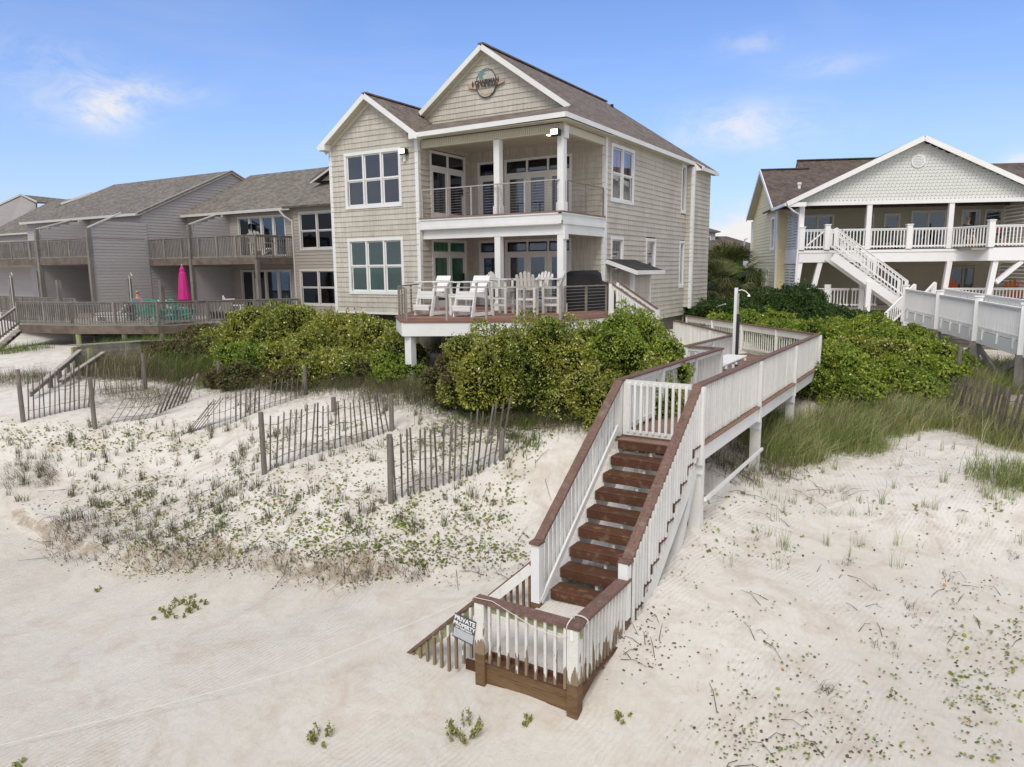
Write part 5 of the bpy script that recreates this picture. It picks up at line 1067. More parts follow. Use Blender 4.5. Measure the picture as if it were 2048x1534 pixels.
# porch floors, back walls
MB(LF).box(-.05, 11.3, 0, 3.4, -.12, -.03).box(7.6, 12.5, -1.7, 0, -.12, -.03).build('porch_floor', M['greydeck'], RH)
fbk = lw((0, 3.38, 0), (1, 0, 0), (0, -1, 0)); hw_ = []
for (p0, p1, z0, z1, n) in ((1603, 1668, .0, 2.02, 2), (1728, 1748, .3, 2.0, 1), (1768, 1800, .3, 2.0, 1), (1822, 1892, .0, 2.15, 2), (1922, 1960, .0, 2.15, 1), (1968, 2004, .0, 2.15, 1)):
    x0 = inter(p0, 440, fbk)[0]; x1 = inter(p1, 440, fbk)[0]; hw_.append(window(RH, fbk, x0, x1, z0, z1, n, hung=False, m=M['louver'], gm=M['glassd'], trim=.08))
for (p0, p1, z0, z1, n) in ((1775, 1800, -2.9, -1.1, 1), (1900, 1950, -2.9, -.9, 2)):
    x0 = inter(p0, 560, fbk)[0]; x1 = inter(p1, 560, fbk)[0]; hw_.append(window(RH, fbk, x0, x1, z0, z1, n, hung=False, m=M['porchwall'], gm=M['glassd'], trim=.08))
lapwall(RH, fbk, lambda z: (0, 14), -4.1, 2.5, .19, hw_, M['porchwall'], joined=True, backm=M['porchwall'])
MB(LF).box(0, 14, 6.5, 6.6, -4, 2.4).build('interior', M['interior'], RH)
MB(fbk).box(.9, 1.5, -.4, -.36, .0, 1.9).box(3.2, 3.9, -.4, -.36, .3, 1.9).build('curtain', M['curtain'], RH, kind='stuff')
# louvred panels on the left side of the porch, and at the right end
for (x, y0_, y1_, z0, z1) in ((-.02, .5, 1.75, .1, 2.2), (-.02, 1.85, 3.1, .1, 2.2), (-.02, .5, 1.75, -3.4, -.75), (-.02, 1.85, 3.1, -3.4, -.75)):
    p = MB(LF).box(x-.06, x+.02, y0_, y0_+.1, z0, z1).box(x-.06, x+.02, y1_-.1, y1_, z0, z1).box(x-.06, x+.02, y0_+.1, y1_-.1, z1-.12, z1).box(x-.06, x+.02, y0_+.1, y1_-.1, z0, z0+.12).build('louver_panel', M['louver'], RH)
    z = z0+.16
    while z < z1-.2: MB(LF).prism([(x-.07, y0_+.1, z), (x-.07, y1_-.1, z), (x+.0, y1_-.1, z+.13), (x+.0, y0_+.1, z+.13)], (-.015, 0, .0)).build('louver_slat', M['louver'], p); z += .15
for (y0_, z0, z1) in ((.4, .0, 2.4), (.4, -3.0, -.75)):
    z = z0
    while z < z1: MB(LF).prism([(11.2, y0_, z), (11.2, 3.3, z), (11.28, 3.3, z+.16), (11.28, y0_, z+.16)], (.02, 0, 0)).build('louver_slat', M['louver'], RH); z += .19
MB(LF).box(-.08, 0, 0, 3.4, -.7, .08).build('rim_board', V, RH)
lb('rim_board', V, (-.05, -.03, -.34), (7.6, -.03, -.34), .06, .62); lb('rim_board', V, (7.6, -.03, -.34), (8.35, -1.7, -.34), .06, .62); lb('rim_board', V, (8.35, -1.72, -.34), (12.5, -1.72, -.34), .06, .62)
lb('band_board', V, (-.08, -.06, -.10), (7.6, -.06, -.10), .08, .10)
for x in (0.0, 3.3, 7.2, 11.1): MB(LF).box(x-.12, x+.12, -.08, .14, -.0, 2.28).build('column', V, RH)
for (x0, x1, y) in ((.05, -.35, .1), (1.05, .35, .1), (3.2, 3.2, .1), (7.3, 7.0, .0), (8.75, 8.35, -1.55), (11.6, 11.4, -1.5)):
    lb('lower_column', V, (x0, y, -.66), (x1, y, -4.3), .24, .24, up=(0, 1, 0))
lb('knee_brace', V, (8.85, -1.6, -1.7), (9.9, -1.6, -.7), .2, .2)
def lrail(P, Q, h=1.0, posts=None, sp=.16, bw=.05):
    A = LF @ Vector(P); B = LF @ Vector(Q); railing(RH, A, B, h, V, V, capw=.11, capt=.05, spacing=sp, bw=bw, posts=posts, postw=.2, trailh=.06)
lrail((.1, 0, 1.05), (1.25, 0, 1.05), posts=None); lrail((2.05, 0, 1.05), (3.2, 0, 1.05)); lrail((1.3, .0, 1.05), (2.0, 0, 1.05)); lrail((3.4, 0, 1.05), (5.15, 0, 1.05)); lrail((5.4, 0, 1.05), (7.1, 0, 1.05)); lrail((7.35, 0, 1.05), (8.3, -1.66, 1.05)); lrail((8.5, -1.7, 1.05), (12.4, -1.7, 1.05))
lb('diagonal_brace', V, (.3, -.03, .2), (1.15, -.03, .95), .04, .07)
for (x, y, h) in ((.05, -.04, 1.15), (1.3, -.05, 1.25), (5.28, -.02, 1.2), (8.38, -1.7, 1.25), (11.0, -1.7, 1.2)):
    MB(LF).box(x-.13, x+.13, y-.13, y+.13, -.0, h).box(x-.16, x+.16, y-.16, y+.16, h, h+.05).build('newel_post', V, RH)
lrail((-.3, .1, -2.0), (2.6, .1, -2.0), .95); MB(LF).box(1.35, 1.65, -.02, .2, -3.1, -1.8).build('newel_post', V, RH); lrail((2.7, .1, -2.0), (4.0, .1, -2.0), .95)
lrail((7.3, -.1, -2.0), (12.4, -.1, -2.0), .95)
MB(LF).box(-.3, 12.5, .1, 3.4, -3.15, -3.0).build('lower_floor', M['greydeck'], RH)
# outside stair from the upper porch
sx0, sx1, sz0, sz1 = 1.45, 5.1, 0.0, -2.75
for y in (-.12, -1.15):
    lb('stringer', V, (sx0-.1, y, sz0-.35), (sx1, y, sz1-.30), .06, .42)
    A = LF @ Vector((sx0, y, sz0+1.08)); B = LF @ Vector((sx1-.1, y, sz1+1.15)); railing(RH, A, B, .92, V, V, capw=.1, spacing=.17, bw=.045, posts=[0, 1.95, 3.5], postw=.16)
for i in range(13):
    t_ = (i+1)/14; x = sx0+(sx1-sx0)*t_; z = sz0+(sz1-sz0)*t_; MB(LF).box(x-.16, x+.14, -1.1, -.16, z-.04, z).build('tread', M['louver'], RH)
for x in (3.15, 5.0): MB(LF).box(x-.12, x+.12, -1.28, -1.05, -4.3, sz0-.35-(x-sx0)*.76).build('lower_column', V, RH)
MB(LF).box(5.0, 6.3, -1.4, 0, -2.90, -2.8).build('landing', M['greydeck'], RH)
A = LF @ Vector((5.2, -1.5, -1.75)); B = LF @ Vector((3.6, -2.6, -3.1)); railing(RH, A, B, .95, V, V, capw=.1, spacing=.15, bw=.045, posts=[0, 1.9], postw=.18)
A = LF @ Vector((5.9, -2.1, -1.65)); B = LF @ Vector((4.3, -3.2, -3.05)); railing(RH, A, B, .95, V, V, capw=.1, spacing=.15, bw=.045, posts=[0, 1.9], postw=.18)
MB(LF).tube([(-.8, -.42, 2.25), (-.5, -.3, 2.0), (-.12, -.1, 1.8), (-.12, -.1, .2), (-.16, -.12, -.7), (-.18, -.1, -3.8)], .05).build('downspout', V, RH)
MB(LF).lathe([(.09, 0), (.09, .25), (.13, .28), (.13, .4), (0, .42)], (.9, 5.1, 3.6), 10).build('roof_vent', V, RH)
MB(LF).tube([(-.62, yb1+.1, 2.2), (-.62, yb1+.05, -4)], .05).build('downspout', V, RH)
MB(LF).box(-.95, -.6, yb1, yb1+1.2, -.9, 0).box(-.95, -.88, yb1+1.1, yb1+1.2, 0, 1.1).box(-.95, -.88, yb1, yb1+1.2, 1.02, 1.1).box(-.95, -.85, yb1+1.1, yb1+1.2, -4, -.9).build('rear_balcony', V, RH, kind='stuff')
# raised white walkway of that house
WK = thing('white_walkway', 'raised white vinyl railed walkway on dark timber piles at the right edge', 'walkway', (21.5, 9, -2.4))
wp = [Vector(at(1812, 577, 33)), Vector(at(1880, 588.5, 29)), Vector(at(1958, 601, 25.2)), Vector(at(2052, 617, 21.8)), Vector(at(2180, 640, 18.5))]
for i, (a, b2) in enumerate(zip(wp[:-1], wp[1:])):
    L = (b2-a).length; railing(WK, a, b2, 1.0, V, V, capw=.12, capt=.05, spacing=.13, bw=.045, botrail=True)
    dn = Vector((0, 0, -1.0)); beamp('rim_board', V, WK, a+dn+Vector((0, 0, -.25)), b2+dn+Vector((0, 0, -.25)), .06, .42)
    o_ = Vector((b2.y-a.y, a.x-b2.x, 0)).normalized()*-1.6
    railing(WK, a+o_, b2+o_, 1.0, V, V, capw=.12, capt=.05, spacing=.13, bw=.045, joined=True)
    n_ = int(L/.9)
    for k_ in range(n_):
        p = a+(b2-a)*((k_+.5)/n_); MB().box(p.x-.05, p.x+.05, p.y-.06, p.y-.03, p.z-1.3, p.z-.95).build('bracket', V, WK)
    MB().prism([a+dn*1.02, b2+dn*1.02, b2+o_+dn*1.02, a+o_+dn*1.02], (0, 0, -.06)).build('walkway_floor', M['greydeck'], WK)
for p in wp[:4]:
    MB().box(p.x-.12, p.x+.12, p.y-.14, p.y+.10, p.z-1.5, p.z+.12).build('newel_post', V, WK); MB().box(p.x-.15, p.x+.15, p.y-.17, p.y+.13, p.z+.12, p.z+.17).build('post_cap', V, WK)
for p in wp[1:4]:
    for o_ in (Vector((0, 0, 0)), Vector((1.4, .8, 0))):
        q = p+o_; gz = g1(q.x, q.y); MB().box(q.x-.15, q.x+.15, q.y-.15, q.y+.15, gz-.5, q.z-1.4).build('pile', M['greywood'], WK)
beamp('cross_brace', M['greywood'], WK, wp[2]+Vector((.1, .2, -1.6)), wp[1]+Vector((0, 0, -3.1)), .08, .2); beamp('cross_brace', M['greywood'], WK, wp[2]+Vector((.1, -.1, -1.6)), wp[3]+Vector((0, 0, -2.9)), .08, .2)
beamp('cross_brace', M['greywood'], WK, wp[2]+Vector((.1, -.1, -2.9)), wp[3]+Vector((0, .2, -1.6)), .08, .2)
SE = thing('screened_enclosure', 'dark screened enclosure with white frames under the raised white walkway', 'enclosure', (23, 14, -2.3))
a, b2 = Vector(at(1850, 740, 34)), Vector(at(2140, 740, 29)); a.z = b2.z = -2.6
dv = (b2-a); MB().prism([a, b2, b2+Vector((0, 0, 2.6)), a+Vector((0, 0, 2.6))], (.3, .6, 0)).build('wall', M['dark'], SE)
for k_ in range(7): p = a+dv*(k_/6)+Vector((-.03, -.06, 0)); beamp('frame_post', M['louver'], SE, p, p+Vector((0, 0, 2.6)), .07, .07)
beamp('frame_rail', M['louver'], SE, a+Vector((-.05, -.1, .95)), b2+Vector((-.05, -.1, .95)), .06, .08)
for k_ in range(5): beamp('skirt_board', M['greywood'], SE, a+Vector((-.05, -.1, .08+.18*k_)), b2+Vector((-.05, -.1, .08+.18*k_)), .05, .16)
# chairs and people on the right
for (px, D, rz, lb2) in ((1915, 38.5, 200, 'orange adirondack chair on the lower porch, left of the white column'), (2030, 37.5, 160, 'orange adirondack chair on the lower porch at the right edge')):
    p = at(px, 585, D); adirondack(lb2, p[0], p[1], O3.z-3.0, ROT+R(rz-180), M['orange'], 'orange adirondack chairs', 1.35)
for (px, D, lb2) in ((1718, 39.5, 'green plastic chair on the upper porch between the first two columns'), (1775, 39.5, 'green plastic chair right of the second porch column')):
    p = at(px, 460, D); t = thing('green_chair', lb2, 'chair', (p[0], p[1], O3.z), group='green chairs on the upper porch'); f = Matrix.Translation((p[0], p[1], O3.z)) @ Matrix.Rotation(ROT, 4, 'Z')
    MB(f).prism([(.5*math.cos(a_), .0, .8+.45*math.sin(a_)) for a_ in [i*math.pi/8 for i in range(9)]], (0, .06, 0)).build('backrest', M['greenp'], t); MB(f).box(-.5, .5, -.5, 0, .45, .52).build('seat', M['greenp'], t)
    for a_ in (-.45, .45): MB(f).box(a_-.03, a_+.03, -.5, .05, 0, .45).build('leg', M['greenp'], t)
def person(label, loc, rz, shirt, hat=None, hair=(.35, .22, .12), shorts=(.1, .12, .2)):
    t = thing('person', label, 'person', loc, rz); f = Matrix.Translation(loc) @ Matrix.Rotation(rz, 4, 'Z')
    J = {'pel': ((0, 0, .50), .15), 'sp': ((0, .04, .78), .14), 'ch': ((0, .06, 1.0), .165), 'nk': ((0, .04, 1.17), .055), 'hd0': ((0, .02, 1.25), .075), 'hd': ((0, .0, 1.36), .098),
         'ls': ((.19, .05, 1.06), .06), 'le': ((.25, -.05, .80), .045), 'lh': ((.20, -.28, .74), .035), 'rs': ((-.19, .05, 1.06), .06), 're': ((-.26, -.08, .82), .045), 'rh': ((-.10, -.26, 1.0), .035),
         'lk': ((.13, -.45, .52), .075), 'lf': ((.14, -.50, .10), .05), 'lt': ((.14, -.68, .04), .04), 'rk': ((-.13, -.45, .52), .075), 'rf': ((-.14, -.50, .10), .05), 'rt': ((-.14, -.68, .04), .04), 'lp': ((.1, -.08, .50), .11), 'rp': ((-.1, -.08, .50), .11)}
    names = list(J); E = [('pel', 'sp'), ('sp', 'ch'), ('ch', 'nk'), ('nk', 'hd0'), ('hd0', 'hd'), ('ch', 'ls'), ('ls', 'le'), ('le', 'lh'), ('ch', 'rs'), ('rs', 're'), ('re', 'rh'), ('pel', 'lp'), ('lp', 'lk'), ('lk', 'lf'), ('lf', 'lt'), ('pel', 'rp'), ('rp', 'rk'), ('rk', 'rf'), ('rf', 'rt')]
    def skin(nm, sel, grow, mm, smooth=True):
        ids = [n for n in names if n in sel]; me = bpy.data.meshes.new(nm); me.from_pydata([J[n][0] for n in ids], [(ids.index(a), ids.index(b)) for a, b in E if a in ids and b in ids], []); o = bpy.data.objects.new(nm, me); COL.objects.link(o)
        md = o.modifiers.new('skin', 'SKIN'); md.use_smooth_shade = True
        if not me.skin_vertices: me.attributes
        bm = bmesh.new(); bm.from_mesh(me); lay = bm.verts.layers.skin.verify(); bm.verts.ensure_lookup_table()
        for i, n in enumerate(ids): r = J[n][1]+grow; bm.verts[i][lay].radius = (r, r)
        bm.verts[0][lay].use_root = True; bm.to_mesh(me); bm.free(); o.modifiers.new('sub', 'SUBSURF').levels = 1; o.modifiers['sub'].render_levels = 1
        bpy.context.view_layer.update(); ev = o.evaluated_get(bpy.context.evaluated_depsgraph_get()); m2 = bpy.data.meshes.new_from_object(ev); bpy.data.objects.remove(o)
        m2.materials.clear(); m2.materials.append(mm); o2 = bpy.data.objects.new(nm, m2); COL.objects.link(o2); m2.transform(INV[t.name] @ f); o2.parent = t; return o2
    skin('body', set(names), 0, M['skin']); skin('shirt', {'pel', 'sp', 'ch', 'ls', 'rs', 'le', 're'}, .034, mat('shirt_cloth', shirt, .8)); skin('shorts', {'pel', 'lp', 'rp', 'lk', 'rk'}, .024, mat('shorts_cloth', shorts, .8))
    MB(f).lathe([(.0, -.02), (.085, -.0), (.105, .06), (.07, .115), (0, .13)], (0, .022, 1.36), 12).build('hair', mat('hair', hair, .8), t, smooth=True)
    if hat: MB(f).lathe([(.11, .03), (.112, .09), (.08, .14), (0, .15)], (0, .0, 1.36), 12).box(-.09, .09, -.22, -.08, 1.395, 1.41).build('hat', mat('cap_cloth', hat, .8), t)
    MB(f).box(-.012, .012, -.115, -.09, 1.33, 1.37).build('nose', M['skin'], t)
    for s in (-1, 1): MB(f).box(s*.035-.012, s*.035+.012, -.099, -.09, 1.375, 1.39).build('eye', M['black'], t)
    return t
def seat_under(p, z, rz, label):
    t = thing('porch_chair', label, 'chair', (p[0], p[1], z)); f = Matrix.Translation((p[0], p[1], z)) @ Matrix.Rotation(rz, 4, 'Z')
    MB(f).box(-.28, .28, -.35, .25, .36, .40).build('seat', M['furn2'], t); MB(f).prism([(-.28, .24, .4), (.28, .24, .4), (.28, .34, 1.0), (-.28, .34, 1.0)], (0, .03, 0)).build('backrest', M['furn2'], t)
    for a_ in (-.26, .26):
        for b_ in (-.3, .2): MB(f).box(a_-.025, a_+.025, b_-.025, b_+.025, 0, .36).build('leg', M['furn2'], t)
p = at(1932, 500, 37.6); person('seated person in a dark top behind the upper porch railing, left of the two', (p[0], p[1], O3.z+.1), ROT, (.05, .05, .06)); seat_under(p, O3.z+.1, ROT, 'pale chair under the seated person in dark top')
p = at(1990, 500, 38.2); person('seated person in a coral shirt and dark cap on the upper porch', (p[0], p[1], O3.z+.1), ROT, (.60, .20, .14), hat=(.03, .04, .10)); seat_under(p, O3.z+.1, ROT, 'pale chair under the seated person in coral shirt')
p = at(279, 640, 37.2); person('seated person in pink and blue on the grey patio deck', (p[0], p[1], zd), R(-100), (.55, .12, .25), shorts=(.1, .2, .4)); seat_under(p, zd, R(-100), 'pale chair under the person in pink on the grey deck')
# distant house between the two
DH = thing('distant_house', 'distant grey house with hipped roofs and small attic windows behind the palm', 'house', (3, 55, -2))
p = at(1440, 500, 85); c0 = Vector((p[0], p[1], 0)); f = Matrix.Translation(c0) @ Matrix.Rotation(R(31), 4, 'Z')
MB(f).box(-4.5, 4.6, -2, 4, -3, 3.3).build('wall', M['greyside'], DH); MB(f).box(-4, -.6, 0, 4, 3, 5.5).build('attic_wall', M['greyside'], DH)
MB(f).prism([(-4.4, -.4, 5.5), (-.1, -.4, 5.5), (-.1, 4.4, 5.5), (-4.4, 4.4, 5.5)], (0, 0, .1)).add([(-4.4, -.4, 5.6), (-.1, -.4, 5.6), (-.1, 4.4, 5.6), (-4.4, 4.4, 5.6), (-2.2, 2, 6.5)], [(0, 1, 4), (1, 2, 4), (2, 3, 4), (3, 0, 4)]).build('attic_roof', M['roofb'], DH)
MB(f).add([(-5, -2.8, 3.3), (5.6, -2.8, 3.3), (5.6, 5, 3.3), (-5, 5, 3.3), (-1, 1, 5.1), (1, 1, 5.1)], [(0, 1, 5, 4), (1, 2, 5), (2, 3, 4, 5), (3, 0, 4), (3, 2, 1, 0)]).build('roof', M['roofb'], DH)
for x in (-2.7, -1.6): w_ = MB(f).box(x-.45, x+.45, -.05, 0, 4.2, 5.1).build('window', M['louver'], DH); MB(f).box(x-.33, x+.33, -.08, -.05, 4.3, 5.0).build('pane', M['dark'], w_)
for x in (.2, 1.7, 3.2): w_ = MB(f).box(x-.6, x+.6, -2.06, -2, .8, 2.9).build('window', M['greyside'], DH); MB(f).box(x-.5, x+.5, -2.1, -2.06, .9, 2.8).build('pane', M['dark'], w_)
MB(f).box(4.3, 4.7, -2.6, -2.2, -3, 3.2).build('column', M['louver'], DH)
# ------------------------------------------------------------------ vegetation
def quads_object(name, verts, faces4, tone, m_, parent=None, **kw):
    """verts (N,4,3) world quads, tone (N,)"""
    n = len(verts); me = bpy.data.meshes.new(name); v = verts.reshape(-1, 3).astype(np.float64)
    T = inv_of(parent); 
    if parent is not None: A = np.array(T); v = v @ A[:3, :3].T + A[:3, 3]
    me.vertices.add(n*4); me.vertices.foreach_set('co', v.astype(np.float32).ravel()); me.loops.add(n*4); me.loops.foreach_set('vertex_index', np.arange(n*4, dtype=np.int32))
    me.polygons.add(n); me.polygons.foreach_set('loop_start', np.arange(0, n*4, 4, dtype=np.int32)); me.update(); me.materials.append(m_)
    at_ = me.attributes.new('tone', 'FLOAT', 'POINT'); at_.data.foreach_set('value', np.repeat(tone, 4).astype(np.float32))
    o = bpy.data.objects.new(name, me); COL.objects.link(o)
    if parent is not None: o.parent = parent; INV[o.name] = inv_of(parent)
    tag(o, **kw); return o
def leaves(P, Nn, size, asp=.5, up=.0):
    n = len(P); r = rng.normal(size=(n, 3)); d = Nn*.55+r*.75+np.array([0, 0, up]); d /= np.linalg.norm(d, axis=1, keepdims=True)   # leaf direction
    s = np.cross(d, rng.normal(size=(n, 3))); s /= np.linalg.norm(s, axis=1, keepdims=True); L = (size*rng.uniform(.6, 1.4, n))[:, None]
    a = P-d*L*.5; b = P+s*L*asp*.5; c = P+d*L*.5; e = P-s*L*asp*.5; return np.stack([a, b, c, e], 1)
def shrub(label, px, py, D, r, zt, m_, lobes=13, dens=1350, size=.064, flat=None, group=None, name='shrub', cat='shrub', asp=.5, ztop=None, tall=None):
    p = at(px, py, D); x, y = p[0], p[1]; gz = g1(x, y); top = p[2] if ztop is None else ztop
    h = max(.45, top-gz); t = thing(name, label, cat, (x, y, gz), group=group)
    L = [(np.array([x, y, gz]), np.array([r, r, h]))]
    for k in range(lobes):
        a = rng.uniform(0, 6.283); q = rng.uniform(.35, .95); rr = r*rng.uniform(.22, .50); cx, cy = x+math.cos(a)*r*q, y+math.sin(a)*r*q
        cz = gz+h*math.sqrt(max(0, 1-q*q))*rng.uniform(.55, .88); L.append((np.array([cx, cy, cz]), np.array([rr, rr, rr*rng.uniform(.5, .85)])))
    PP, NN = [], []
    for i, (c, R3) in enumerate(L):
        area = 4*3.14*R3[0]*R3[2] if i else 2*3.14*R3[0]*(R3[0]+R3[2])/2; n = int(area*dens)
        d = rng.normal(size=(n, 3)); d /= np.linalg.norm(d, axis=1, keepdims=True)
        if i == 0: d[:, 2] = np.abs(d[:, 2])
        lump = 1+.15*np.sin(d[:, 0]*5+i*2)*np.sin(d[:, 1]*6+i)+.09*np.sin(d[:, 2]*9+d[:, 0]*8+i)
        P = c+d*R3*(lump*(1-.16*rng.random(n)**2))[:, None]
        ok = P[:, 2] > G(P[:, 0], P[:, 1])+.02
        for j, (c2, R2) in enumerate(L):
            if j != i: ok &= (((P-c2)/R2)**2).sum(1) > .80
        PP.append(P[ok]); NN.append(d[ok])
    P = np.concatenate(PP); Nn = np.concatenate(NN); ns = int(r*r*60); sp = rng.choice(len(P), ns); dirs = Nn[sp]+rng.normal(0, .45, (ns, 3))+np.array([0, 0, .5]); dirs /= np.linalg.norm(dirs, axis=1, keepdims=True); LS = rng.uniform(.08, .34, ns)*(.7+size*4)
    P2 = np.concatenate([P[sp]+dirs*(LS*f)[:, None]+rng.normal(0, .018, (ns, 3)) for f in np.linspace(.1, 1, 9)]); N2 = np.tile(dirs, (9, 1)); P = np.concatenate([P, P2]); Nn = np.concatenate([Nn, N2])
    # thin leaf cover in patches so inner shade shows
    keep = (np.sin(P[:, 0]*7+P[:, 2]*5)+np.sin(P[:, 1]*8-P[:, 2]*6)+np.sin((P[:, 0]+P[:, 1])*13))*.33+rng.uniform(-.55, .75, len(P)) > -.42; P = P[keep]; Nn = Nn[keep]
    q = leaves(P, Nn, size, asp, .25); quads_object('foliage', q, None, rng.random(len(P)), m_, t)
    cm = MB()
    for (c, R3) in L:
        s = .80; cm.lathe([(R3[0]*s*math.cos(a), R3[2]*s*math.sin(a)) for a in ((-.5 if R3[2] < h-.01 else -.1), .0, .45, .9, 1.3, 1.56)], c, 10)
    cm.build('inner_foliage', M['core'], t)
    st_ = MB()
    for k in range(5):
        a = k*1.26+px; st_.tube([(x+.1*math.cos(a), y+.1*math.sin(a), gz-.1), (x+r*.4*math.cos(a), y+r*.4*math.sin(a), gz+h*.6)], .03, 5)
    st_.build('stems', M['bark'], t, kind='stuff'); VEG.append((x, y, r*1.25)); return t
A_, B_, D_, O_ = M['leafA'], M['leafB'], M['leafD'], M['leafO']
GC = 'wax myrtle shrubs in front of the deck'; GL = 'rounded shrubs left of the house'; GR = 'low green shrubs right of the boardwalk'
for args in [
 ('flat topped shrub under the deck edge, left end of the central thicket', 985, 655, 17.4, 1.25, 0, A_), ('shrub directly below the middle of the deck front', 1075, 638, 17.0, 1.25, 0, A_), ('rounded shrub below the deck corner post', 1165, 645, 16.6, 1.1, 0, A_),
 ('tallest bright green shrub before the deck side steps', 1272, 624, 16.4, 1.15, 0, B_), ('shrub touching the inner boardwalk rail by the bench', 1325, 664, 16.9, .7, 0, A_), ('dense shrub in the middle of the central thicket', 1190, 708, 16.0, .85, 0, A_),
 ('broad yellow green shrub at the head of the stairs, left of the rail', 1228, 752, 15.4, .60, 0, A_), ('leafy shrub left of the stair head, low on the slope', 1135, 752, 16.1, .60, 0, A_), ('dark green shrub low in the thicket over the sand patch', 1000, 700, 17.5, .8, 0, A_), ('low brownish scrub left of the central thicket, under the deck edge', 925, 690, 18.0, .8, 0, O_), ('scrubby shrub with long grass at the thicket left foot', 960, 745, 17.4, .6, 0, O_),
 ('shrub close to the boardwalk rail bend', 1310, 720, 15.0, .65, 0, A_)]:
    shrub(*args, group=GC)
for args in [
 ('shrub crown against the row house deck, left of the highest mound', 480, 655, 27.5, 1.7, 0, A_), ('highest rounded shrub in front of the row house bay', 575, 614, 27, 2.0, 0, A_), ('shrub under the left corner of the beach house', 672, 630, 25.2, 1.5, 0, A_),
 ('shrub below the shingled bay windows', 735, 645, 23.4, 1.35, 0, A_), ('shrub beside the front deck corner pile', 792, 664, 21.6, .8, 0, A_), ('low shrub spreading left towards the old walkway', 400, 682, 27, 1.4, 0, O_),
 ('yellow green shrub in the second rank of the left mound', 520, 690, 25, 1.5, 0, B_), ('shrub in the middle of the left mound', 615, 675, 24, 1.5, 0, A_), ('shrub over the brownish brush below the bay', 700, 700, 22.2, 1.2, 0, A_),
 ('small green shrub next to the deck pile, low', 790, 712, 20.6, .75, 0, B_), ('brownish scrub at the foot of the left mound', 620, 738, 22.4, 1.0, 0, O_), ('greenish brown scrub above the single fence posts', 500, 740, 23.6, 1.1, 0, O_), ('low spreading scrub at the far left of the left mound', 350, 690, 27.5, 1.1, 0, O_), ('olive bush close to the row house deck piles', 420, 655, 30, 1.3, 0, O_), ('olive scrub patch below the deck pile', 745, 742, 21.2, .7, 0, O_)]:
    shrub(*args, group=GL, dens=900, size=.088)
for args in [
 ('dark cedar thicket behind the boardwalk corner, left part', 1470, 605, 34, 3.0, 0, D_), ('dark cedar thicket in front of the louvred porch end', 1560, 585, 33, 2.6, 0, D_), ('dark rounded bush beside the lower white railing', 1650, 610, 31, 2.0, 0, D_), ('bright bush behind the outdoor shower', 1505, 632, 30.5, 1.7, 0, B_), 
 ('bright green bush just behind the far boardwalk rail', 1600, 648, 27.5, 1.8, 0, B_), ('bright bush before the yellow house stairs', 1690, 642, 28.5, 1.9, 0, B_), ('green bush under the start of the white walkway', 1780, 656, 27.5, 1.8, 0, B_), ('bush on the crest left of the walkway piles', 1835, 682, 25.5, 1.5, 0, B_),
 ('yellow flecked bush in the middle of the right slope', 1745, 680, 24.5, 1.4, 0, A_), ('green bush right beside the boardwalk corner', 1675, 690, 23, 1.35, 0, B_), ('low bush on the slope above the grass, centre right', 1790, 715, 23.3, 1.2, 0, B_), ('green bush at the foot of the timber piles', 1870, 715, 23.5, 1.1, 0, B_), ('low bush above the sandy path', 1700, 738, 22, .9, 0, B_), ('small bush near the leaning right fence', 1850, 755, 22, .8, 0, B_)]:
    shrub(*args, group=GR, dens=800, size=.095)
for (px, py, D, r, lb2, tm) in ((1475, 528, 60, 4.5, 'dark trees far behind the palm', D_), (1500, 520, 75, 6, 'distant dark tree line left of the yellow house', D_), (1420, 560, 48, 4, 'dark bush in the shade behind the house corner', D_)):
    shrub(lb2, px, py, D, r, 0, tm, dens=60, size=.4, name='distant_tree', cat='tree')
# palmetto
def palm(label, px, py, D, zt, n, L, seed):
    p = at(px, py, D); x, y = p[0], p[1]; gz = g1(x, y); t = thing('palmetto', label, 'palm tree', (x, y, gz), group='palmettos behind the house corner'); r = random.Random(seed)
    MB().tube([(x, y, gz-.3), (x+.1, y, p[2]-.2)], .22, 8, .16).build('trunk', M['bark'], t); Q = []; top = Vector((x+.1, y, p[2]))
    for i in range(n):
        a = r.uniform(0, 6.283); e = r.uniform(-.7, 1.3); d = Vector((math.cos(a)*math.cos(e), math.sin(a)*math.cos(e), math.sin(e))); hub = top+d*L*.55+Vector((0, 0, -.12*L*(1-d.z)))
        s = d.cross(Vector((0, 0, 1))).normalized(); u = s.cross(d)
        for k in range(18):
            b = -1.35+k*2.7/17; dd = (d*math.cos(b)+s*math.sin(b)).normalized(); l = L*.62*(1-.25*abs(b)/1.4); w = s*math.cos(b)*.035-d*math.sin(b)*.035
            m1 = hub+dd*l*.55+u*.02; tip = hub+dd*l+Vector((0, 0, -.28*l)); Q.append([hub, m1+w, tip, m1-w])
        Q.append([top, top+(hub-top)*.5+s*.03, hub, top+(hub-top)*.5-s*.03])
    Q = np.array([[list(v) for v in q] for q in Q]); quads_object('fronds', Q, None, rng.random(len(Q)), M['palm'], t)
palm('tall palmetto with shaggy fronds right behind the house corner', 1450, 556, 41, 0, 60, 2.3, 4); palm('lower palmetto with drooping fronds behind the house corner', 1436, 585, 39, 0, 45, 2.0, 9)

